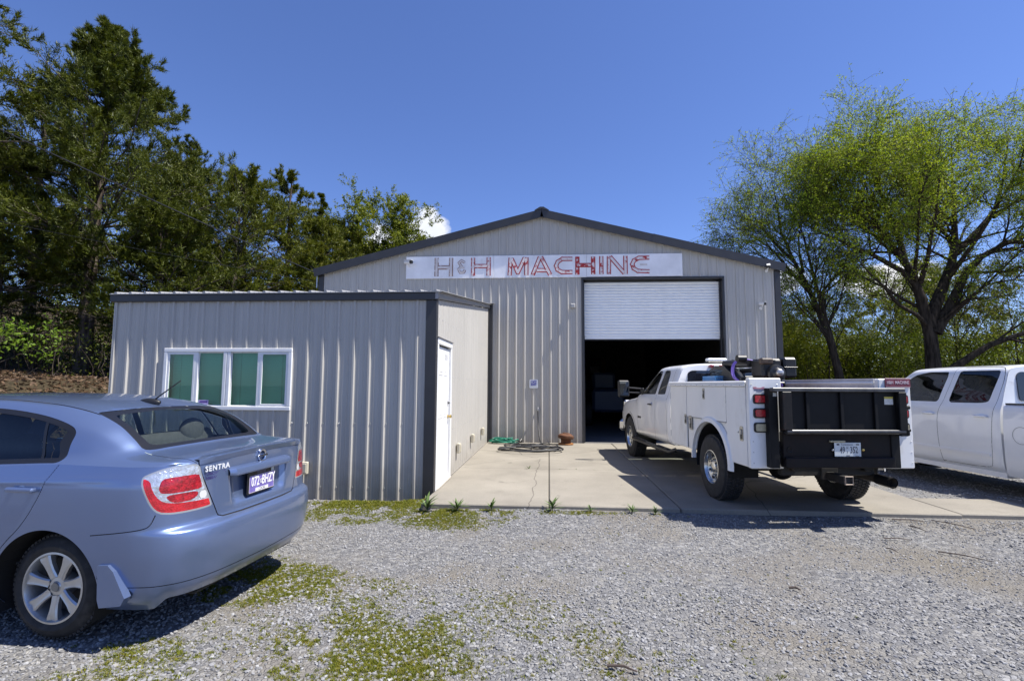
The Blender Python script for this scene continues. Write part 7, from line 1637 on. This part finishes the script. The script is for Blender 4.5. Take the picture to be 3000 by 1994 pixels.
def cedar(x, y, H, Rm, cb, nb, label, leafm=M_CEDAR, nspray=9, ncard=60, lean=(0, 0), bare=30, z0=None, csize=.145, ex=.92):
    zb = float(ground_z(x, y)) if z0 is None else z0
    t = thing('cedar_tree', label, 'tree', (x, y, zb-.05), group='cedars on the left bank')
    hs = np.linspace(0, 1, 9); wob = np.cumsum(T_.normal(0, .05, (9, 2)), axis=0); trunk = np.stack([x+lean[0]*hs+wob[:, 0]*hs, y+lean[1]*hs+wob[:, 1]*hs, zb-.05+H*hs], 1)[None]; r0 = .018*H+.03
    rad = (r0*(1-.93*hs)+.012)[None]; v, f = tubes(trunk, rad, 9); fast_obj('trunk', v, f, M_BARKC, t, smooth=True)
    u = cb+(1-cb)*T_.random(nb)**.85; az = np.arange(nb)*2.4+T_.normal(0, .3, nb); q = (u-cb)/(1-cb)
    shape = np.clip(np.minimum(.45+2.2*q, 1.10*(1-q)**ex+.04), .06, 1); L = Rm*shape*T_.uniform(.55, 1.18, nb)
    f_ = u*8; i = np.minimum(f_.astype(int), 7); w = (f_-i)[:, None]; p0 = trunk[0, i]*(1-w)+trunk[0, i+1]*w
    el = np.radians(6+42*q+T_.normal(0, 9, nb)); d = np.stack([np.cos(az)*np.cos(el), np.sin(az)*np.cos(el), np.sin(el)], 1); s = np.linspace(0, 1, 6)[None, :, None]
    P = p0[:, None]+L[:, None, None]*(d[:, None]*s+np.stack([np.zeros(nb), np.zeros(nb), T_.uniform(-.10, .22, nb)], 1)[:, None]*s*s+T_.normal(0, .03, (nb, 6, 3))*s)
    rd = (.008+.011*L)[:, None]*(1-.8*np.linspace(0, 1, 6)[None]); br = [tubes(P, rd, 5)]
    S, sr = children(P, rd, nspray, 42, .36, .18, .05, m=4, tmin=.22, rr=.5); br.append(tubes(S[:, [0, 1, 3]], sr[:, [0, 1, 3]], 3))
    S2, sr2 = children(S, sr, 2, 38, .6, .15, .0, m=4, tmin=.3, rr=.6); S = np.concatenate([S, S2])
    if bare:
        ub = T_.uniform(.04, cb+.22, bare); az = T_.uniform(0, 6.28, bare); p0 = np.stack([x+0*ub, y+0*ub, zb+H*ub], 1); Lb = Rm*T_.uniform(.3, .8, bare); d = np.stack([np.cos(az), np.sin(az), T_.normal(.05, .2, bare)], 1)
        Bp = p0[:, None]+Lb[:, None, None]*(d[:, None]*s+np.array([0, 0, -.12])*s*s+T_.normal(0, .04, (bare, 6, 3))*s); Br = (.006+.006*Lb)[:, None]*(1-.8*np.linspace(0, 1, 6)[None]); br.append(tubes(Bp, Br, 4)); c1, r1 = children(Bp, Br, 4, 45, .35, .0, .0, m=4, rr=.6); br.append(tubes(c1, r1, 3))
    v, f = catn(br); fast_obj('branches', v, f, M_TWIG, t)
    n = int(len(S)*ncard*(.76 if y < 16 else .40)); k = T_.integers(0, len(S), n); uu = T_.random(n)*.95+.05; ff = uu*3; ii = np.minimum(ff.astype(int), 2); ww = (ff-ii)[:, None]; c = S[k, ii]*(1-ww)+S[k, ii+1]*ww; sl_ = np.linalg.norm(S[k, -1]-S[k, 0], axis=1); tg = nrm(S[k, ii+1]-S[k, ii])
    c = c+T_.normal(size=(n, 3))*(sl_*.13*(1.1-.5*uu))[:, None]*np.array([1, 1, .7]); d = tg*.8+T_.normal(size=(n, 3))*.55+np.array([0, 0, .28])
    V, F = cards(c, d, csize*T_.uniform(.6, 1.3, n), csize*.095*T_.uniform(.6, 1.3, n)); tone = np.clip(.45*T_.random(n)+.35*T_.random(len(S))[k]+.15*T_.random(), 0, 1); fast_obj('crown', V, F, leafm, t, tone)
    return t
CE = [(-18.6, 12.0, 15.0, 4.4, .22, 135, 'tallest dark cedar, running out of the top left corner', M_CEDAR, 10, 66, .92), (-14.75, 15.0, 11.6, 4.4, .22, 150, 'big ragged cedar with its tip just inside the left sky', M_CEDAR, 10, 66, .85), (-19.5, 17.5, 10.0, 4.0, .10, 85, 'dark cedar filling the gap behind the two big ones at the left', M_CEDAR, 9, 48, .7),
      (-11.9, 18.0, 7.6, 3.2, .08, 100, 'dense cedar right of the big ragged one, left of the twin tips', M_CEDAR2, 9, 54, .5), (-12.9, 20.2, 8.6, 3.0, .08, 85, 'cedar with the left one of the twin tips above the office roof', M_CEDAR2, 8, 50, .6), (-11.2, 20.6, 8.9, 2.9, .06, 90, 'cedar with the right one of the twin tips above the office roof', M_CEDAR2, 8, 50, .6),
      (-9.2, 19.0, 6.0, 2.5, .04, 85, 'short rounded cedar just left of the workshop eave', M_CEDAR2, 8, 50, .5), (-11.25, 24.0, 9.6, 1.9, .06, 75, 'slender cedar spire left of the white cloud', M_CEDAR, 7, 44, .85), (-16.8, 21.5, 10.5, 3.8, .06, 85, 'half hidden cedar between the big ragged one and the twin tips', M_CEDAR, 8, 44, .7), (-9.8, 23.0, 7.8, 2.9, .04, 80, 'broad cedar below the slender spire', M_CEDAR2, 8, 46, .5), (-12.6, 15.2, 5.6, 2.8, .14, 75, 'low cedar behind the left end of the office', M_CEDAR, 8, 44, .6),
      (-16.9, 14.2, 6.2, 3.0, .10, 80, 'low dark cedar between the two tall ones at the left', M_CEDAR, 8, 44, .5), (-14.2, 18.4, 8.2, 3.2, .08, 85, 'middle sized cedar just behind the big ragged one', M_CEDAR, 8, 46, .6), (-9.9, 20.8, 7.2, 2.6, .05, 80, 'cedar between the twin tips and the short rounded one', M_CEDAR2, 8, 46, .55)]
for (x, y, H, Rm, cb, nb, lab, lm, ns, nc, ex) in CE: cedar(x, y, H, Rm, cb, nb, lab, lm, ns, nc, ex=ex)

def broadleaf(name, label, base, limbs, m_leaf, l1=12, l2=8, l3=5, leafn=9, lsize=.075, group=None, rmain=.22, droop=-.06, up=.25, cat='tree', sparse=1.0, r1=.42, r2=.40, twl=(.35, .8), squash=None, fine=False):
    t = thing(name, label, cat, base, group=group)
    M_ = 10; wood = []; P = []; Rd = []
    for (pts, ra, rb) in limbs:
        if squash: pts = [(p[0], p[1], p[2] if p[2] < 5.5 else 5.5+(p[2]-5.5)*squash) for p in pts]
        q = resample(pts, M_); q = q+T_.normal(0, .035, q.shape)*np.linspace(0, 1, M_)[:, None]; P.append(q); Rd.append(.008+(ra*.74-.008)*(1-np.linspace(0, 1, M_))**1.15)
    P = np.array(P); Rd = np.array(Rd); v, f = tubes(P, Rd, 10); fast_obj('trunk', v, f, M_BARK, t, smooth=True)
    ll = np.linalg.norm(np.diff(P, axis=1), axis=2).sum(1); cnt = np.maximum(2, np.round(l1*ll/ll.mean())).astype(int)
    A, ar = children(P, Rd, cnt, 48, r1, up, .03, m=6, tmin=.30, rr=.5)
    B, br = children(A, ar, l2, 42, r2, up*.5, droop, m=5, tmin=.2, rr=.6)
    C, cr = children(B, br, l3, 40, .5, .02, droop*2.2, m=4, tmin=.15, rr=.7, lenabs=twl)
    tw = [0, 2, 3] if fine else [0, 3]
    v, f = catn([tubes(A, ar, 5), tubes(B, br, 3), tubes(C[:, tw], np.maximum(cr[:, tw], .004), 3)]); fast_obj('branches', v, f, M_BARK, t)
    n = int(len(C)*leafn); k = T_.integers(0, len(C), n); uu = T_.random(n)**.7; ff = uu*3; ii = np.minimum(ff.astype(int), 2); ww = (ff-ii)[:, None]; c = C[k, ii]*(1-ww)+C[k, ii+1]*ww+T_.normal(0, .05, (n, 3)); keep = T_.random(n) < sparse; c = c[keep]; k = k[keep]; n = len(c)
    d = T_.normal(size=(n, 3))+np.array([0, 0, -.45]); V, F = cards(c, d, lsize*T_.uniform(.6, 1.3, n), lsize*.30*T_.uniform(.7, 1.3, n)); tone = np.clip(.6*T_.random(n)+.4*T_.random(len(C))[k], 0, 1); fast_obj('crown', V, F, m_leaf, t, tone)
    return t
zg = lambda x, y: float(ground_z(x, y))
# --- two big elms on the right
b1 = (11.2, 20.0, zg(11.2, 20)-.1)
L1 = [([b1, (10.95, 20, 2.0), (10.6, 20, 3.6), (10.1, 20, 5.0), (9.6, 20.1, 6.4), (9.1, 20.2, 8.3), (8.85, 20.2, 11.0)], .26, .03),
      ([(11.25, 20.15, b1[2]), (10.95, 20.1, 2.4), (10.55, 20.1, 4.6), (10.0, 20, 6.2), (9.9, 19.7, 7.4), (9.2, 19.5, 9.0), (8.6, 19.3, 9.9)], .20, .03),
      ([(10.1, 20, 5.0), (9.4, 20, 5.9), (8.6, 19.9, 7.2), (7.6, 19.8, 7.9), (6.9, 19.8, 8.5)], .11, .025), ([(9.5, 20.1, 6.6), (8.9, 20.4, 7.6), (8.2, 20.6, 9.2), (7.6, 20.8, 10.2)], .085, .02),
      ([(10.75, 20, 3.2), (10.0, 19.8, 4.1), (9.3, 19.6, 4.9), (8.6, 19.4, 5.3)], .10, .03), ([(9.85, 20.1, 6.0), (9.9, 20.5, 7.6), (10.3, 20.8, 9.2)], .08, .02), ([(10.7, 20.1, 3.9), (11.2, 20.2, 4.6), (11.5, 20.3, 5.8), (12.0, 20.4, 6.4)], .08, .02)]
broadleaf('elm_tree', 'leaning elm with thin spring leaves right beside the workshop corner', b1, L1, M_SPRING, 12, 8, 5, 8, .066, 'elms right of the workshop', up=.05, r1=.36, squash=.80, twl=(.5, 1.15), droop=-.10, fine=True)
b2 = (13.63, 19.0, zg(13.63, 19)-.1)
L2 = [([b2, (13.62, 19, 2.1), (13.55, 19, 4.0), (13.1, 19, 5.5), (12.85, 19, 6.3), (12.2, 19, 7.6), (11.5, 19.1, 9.1), (10.9, 19.3, 10.8)], .44, .04),
      ([(13.45, 19, 4.6), (13.0, 19, 5.55), (11.7, 18.9, 6.45), (10.5, 18.8, 7.05), (9.6, 18.7, 7.5), (8.9, 18.6, 8.1)], .17, .03), ([(12.9, 19, 6.1), (12.95, 19.3, 7.4), (12.6, 19.6, 9.2), (12.4, 19.8, 11.6), (12.4, 19.8, 12.6)], .15, .02),
      ([(13.6, 19, 3.6), (14.0, 19.1, 4.8), (14.55, 19.2, 5.6), (14.9, 19.3, 7.0), (15.0, 19.4, 8.6), (15.2, 19.6, 10.6), (15.4, 19.8, 12.4)], .30, .03), ([(13.7, 18.9, 3.4), (14.3, 18.8, 4.6), (14.8, 18.7, 5.9), (15.9, 18.5, 6.8), (17.2, 18.3, 7.3), (18.6, 18.2, 8.3)], .26, .03),
      ([(14.9, 19.3, 6.6), (15.8, 19.5, 7.6), (16.9, 19.8, 9.0), (17.4, 20, 11.0), (17.6, 20, 12.6)], .18, .025), ([(13.7, 18.9, 1.8), (14.3, 18.7, 2.3), (15.0, 18.4, 2.95), (16.7, 18, 3.6), (18.5, 17.8, 4.3)], .20, .04),
      ([(12.2, 19, 7.5), (11.2, 18.7, 8.3), (10.3, 18.4, 9.4), (9.8, 18.3, 10.5)], .11, .02), ([(15.0, 19.4, 8.0), (14.2, 19.6, 9.2), (13.6, 19.8, 10.8), (13.5, 20, 11.8)], .11, .02), ([(15.9, 18.5, 6.8), (17.0, 18.8, 6.9), (18.2, 19, 6.6), (19.2, 19, 6.2)], .11, .02), ([(16.6, 19.7, 8.4), (17.9, 19.6, 9.6), (19.0, 19.5, 10.8)], .10, .02), ([(13.3, 18.9, 5.2), (12.9, 17.6, 6.8), (12.4, 16.6, 8.6), (12.2, 16.2, 9.8)], .12, .02), ([(14.4, 19.1, 5.4), (14.6, 17.6, 7.2), (14.9, 16.6, 9.2), (15.0, 16.3, 10.6)], .12, .02), ([(14.9, 19.4, 7.2), (15.2, 20.9, 8.8), (15.6, 21.8, 10.6)], .10, .02), ([(12.9, 19.1, 6.2), (12.8, 20.6, 8.0), (12.6, 21.6, 9.8)], .10, .02), ([(12.6, 19, 6.9), (11.6, 19.5, 8.0), (11.0, 19.9, 9.4), (10.7, 20, 11.2)], .10, .02)]
broadleaf('elm_tree', 'great spreading elm behind the white pickup at the right', b2, L2, M_SPRING, 16, 9, 5, 17, .066, 'elms right of the workshop', up=.03, r1=.40, squash=.80, twl=(.5, 1.2), droop=-.10, fine=True)
# --- deciduous tree behind the left roof slope, and lime green saplings at the left
b3 = (-8.3, 24.0, zg(-8.3, 24)-.1)
L3 = [([b3, (-8.3, 24, 3), (-8.4, 24, 5.5), (-8.5, 24, 8), (-8.3, 24, 10.2)], .2, .03), ([(-8.35, 24, 4), (-7.6, 24, 6), (-6.9, 24, 7.8), (-6.5, 24, 9.0)], .12, .02), ([(-8.4, 24, 4.5), (-9.2, 24.2, 6.5), (-9.8, 24.2, 8.6)], .12, .02), ([(-8.4, 24, 6), (-7.9, 23.7, 8), (-7.6, 23.6, 9.7)], .09, .02), ([(-8.35, 24, 3.6), (-7.3, 23.6, 5.2), (-6.3, 23.4, 6.4), (-5.6, 23.3, 7.2)], .1, .02)]
broadleaf('maple_tree', 'light green leafy tree rising behind the left roof slope', b3, L3, M_THICK, 12, 8, 4, 34, .10, None, squash=.80, up=.08)
for k, (x, y, h, lab) in enumerate(((-11.9, 10.0, 1.3, 'lime green sapling at the left edge above the blue car roof'),)):
    z = zg(x, y); L = [([(x, y, z-.05), (x+.1, y, z+h*.5), (x+.15, y+.1, z+h)], .03, .008)]+[([(x+.05, y, z+h*t), (x+.5*math.cos(a), y+.5*math.sin(a), z+h*(t+.2)), (x+1.0*math.cos(a), y+1.0*math.sin(a), z+h*(t+.28))], .015, .005) for t, a in ((.25, .3), (.35, 2.4), (.45, 4.2), (.55, 5.5), (.6, 1.4), (.7, 3.2))]
    broadleaf('sapling', lab, (x, y, z), L, M_LIME, 4, 3, 2, 4, .09, 'saplings on the bank', droop=-.05, twl=(.15, .35), r1=.4)
# --- bare-twigged young trees in the scrub on the right
SP = [(12.3, 23.5, 6.2, 'thin grey sapling between the two elms, left one'), (13.4, 24.5, 5.6, 'thin grey sapling between the two elms, right one'), (10.2, 24.0, 4.6, 'slight sapling just left of the leaning elm'), (17.2, 22.5, 6.6, 'dark sapling right of the great elm'), (18.8, 21.5, 6.2, 'dark sapling nearest the right edge'), (15.6, 24.5, 5.8, 'slender sapling just behind the great elm'), (8.6, 24.5, 3.9, 'slight sapling close to the workshop corner')]
for k, (x, y, h, lab) in enumerate(SP):
    z = zg(x, y)-.05; r_ = random.Random(k); L = [([(x, y, z), (x+r_.uniform(-.3, .3), y, z+h*.45), (x+r_.uniform(-.6, .6), y, z+h)], .055, .012)]
    for q in range(5):
        a = r_.uniform(0, 6.28); t = r_.uniform(.2, .75); L.append(([(x, y, z+h*t), (x+.6*math.cos(a), y+.6*math.sin(a), z+h*(t+.14)), (x+1.1*math.cos(a), y+1.1*math.sin(a), z+h*(t+.34))], .03, .008))
    broadleaf('scrub_sapling', lab, (x, y, z), L, M_THICK, 7, 5, 3, 4, .075, 'bare saplings in the scrub', twl=(.25, .5))
# --- woodland trees farther back
for k, (x, y, h, lab) in enumerate(((9.5, 31, 6.8, 'woodland tree behind the scrub next to the workshop corner'), (14.5, 33, 6.4, 'woodland tree seen between the two elms'), (19.5, 30, 7.6, 'woodland tree behind the low limb of the great elm'), (24.5, 32, 8.2, 'woodland tree at the right edge of the view'))):
    z = zg(x, y)-.05; r_ = random.Random(40+k); L = [([(x, y, z), (x+.2, y, z+h*.4), (x+r_.uniform(-.5, .5), y, z+h*.95)], .16, .02)]
    for q in range(7):
        a = q*2.4; t = .25+.09*q; L.append(([(x, y, z+h*t), (x+1.2*math.cos(a), y+1.2*math.sin(a), z+h*(t+.16)), (x+2.0*math.cos(a), y+2.0*math.sin(a), z+h*(t+.30))], .07, .012))
    broadleaf('woodland_tree', lab, (x, y, z), L, M_CEDAR2 if k % 2 else M_THICK, 9, 6, 3, 12, .13, 'woodland trees beyond the scrub', twl=(.4, .8), up=.1)
# --- scrub that reads as one mass
def thicket(name, label, regions, m, lsize, stems=True):
    C = []; TP = []
    for (x0, x1, y0, y1, z1, n, cl) in regions:
        nc = n//cl; cx = T_.uniform(x0, x1, nc); cy = T_.uniform(y0, y1, nc); top = z1*(.62+.55*vnoise(cx, cy, .55, 77)+.25*(vnoise(cx, cy, 1.9, 78)-.5)); cz = ground_z(cx, cy)+top*T_.random(nc)**.75; r = T_.uniform(.18, .5, nc)
        k = np.repeat(np.arange(nc), cl); off = T_.normal(size=(len(k), 3))*r[k][:, None]*np.array([1, 1, .75]); C.append(np.stack([cx, cy, cz], 1)[k]+off); TP.append(np.stack([cx, cy, cz], 1))
    c = np.concatenate(C); n = len(c); d = T_.normal(size=(n, 3))+np.array([0, 0, -.2]); V, F = cards(c, d, lsize*T_.uniform(.6, 1.3, n), lsize*.34*T_.uniform(.7, 1.3, n)); tone = np.clip(.4*T_.random(n)+.75*vnoise(c[:, 0], c[:, 2]*1.6, .8, 88)-.1, 0, 1)
    o = fast_obj(name, V, F, m, None, tone); tag(o, label, 'undergrowth', kind='stuff')
    if stems:
        tp = np.concatenate(TP); tp = tp[T_.random(len(tp)) < .35]; b = tp.copy(); b[:, :2] += T_.normal(0, .35, (len(tp), 2)); b[:, 2] = ground_z(b[:, 0], b[:, 1]); s = np.linspace(0, 1, 5)[None, :, None]; P = b[:, None]*(1-s)+tp[:, None]*s+T_.normal(0, .06, (len(tp), 5, 3)); v, f = tubes(P, np.broadcast_to(np.linspace(.018, .005, 5), P.shape[:2]), 3); tag(fast_obj(name+'_stems', v, f, M_BARK), 'bare stems tangled in the '+label, 'undergrowth', kind='stuff')
thicket('roadside_scrub', 'dense yellow-green scrub behind the vehicles at the right', [(6.4, 11.5, 22.5, 26, 5.0, 60000, 26), (11, 15.5, 24, 28, 4.0, 42000, 26), (14.5, 24, 21.5, 27, 3.6, 60000, 26), (15, 30, 26, 34, 5.2, 24000, 26), (23, 46, 15, 27, 4.2, 26000, 26)], M_THICK, .10)
thicket('bank_scrub', 'dark undergrowth beneath the cedars on the left bank', [(-20, -8.2, 13, 17, 2.0, 14000, 20), (-18, -7.6, 16, 22, 3.6, 30000, 26), (-12, -7.0, 14.5, 18, 3.2, 12000, 26)], M_CEDAR, .075)
thicket('far_wood', 'far hazy wood closing the view beyond the scrub', [(-60, -14, 34, 60, 9.0, 30000, 26), (-14, 130, 44, 62, 7.0, 70000, 26)], M_THICK, .22, stems=False)
# leaf litter on the bank
n = 9000; x = T_.uniform(-16, -7.2, n); y = T_.uniform(6.5, 16, n); c = np.stack([x, y, ground_z(x, y)+.015], 1); d = T_.normal(size=(n, 3))*np.array([1, 1, .25]); V, F = cards(c, d, .09*T_.uniform(.6, 1.4, n), .03*T_.uniform(.7, 1.3, n))
tag(fast_obj('leaf_litter', V, F, mat_leaf('dry_leaf', [(.06, .034, .018), (.11, .066, .036), (.17, .11, .065)], trans=.15, attr=True), None, T_.random(n)), 'brown leaf litter covering the left bank', 'leaves', kind='stuff')
# ---------------------------------------------------------------- finish
for o in bpy.data.objects:
    if '_w' in o.keys(): del o['_w']
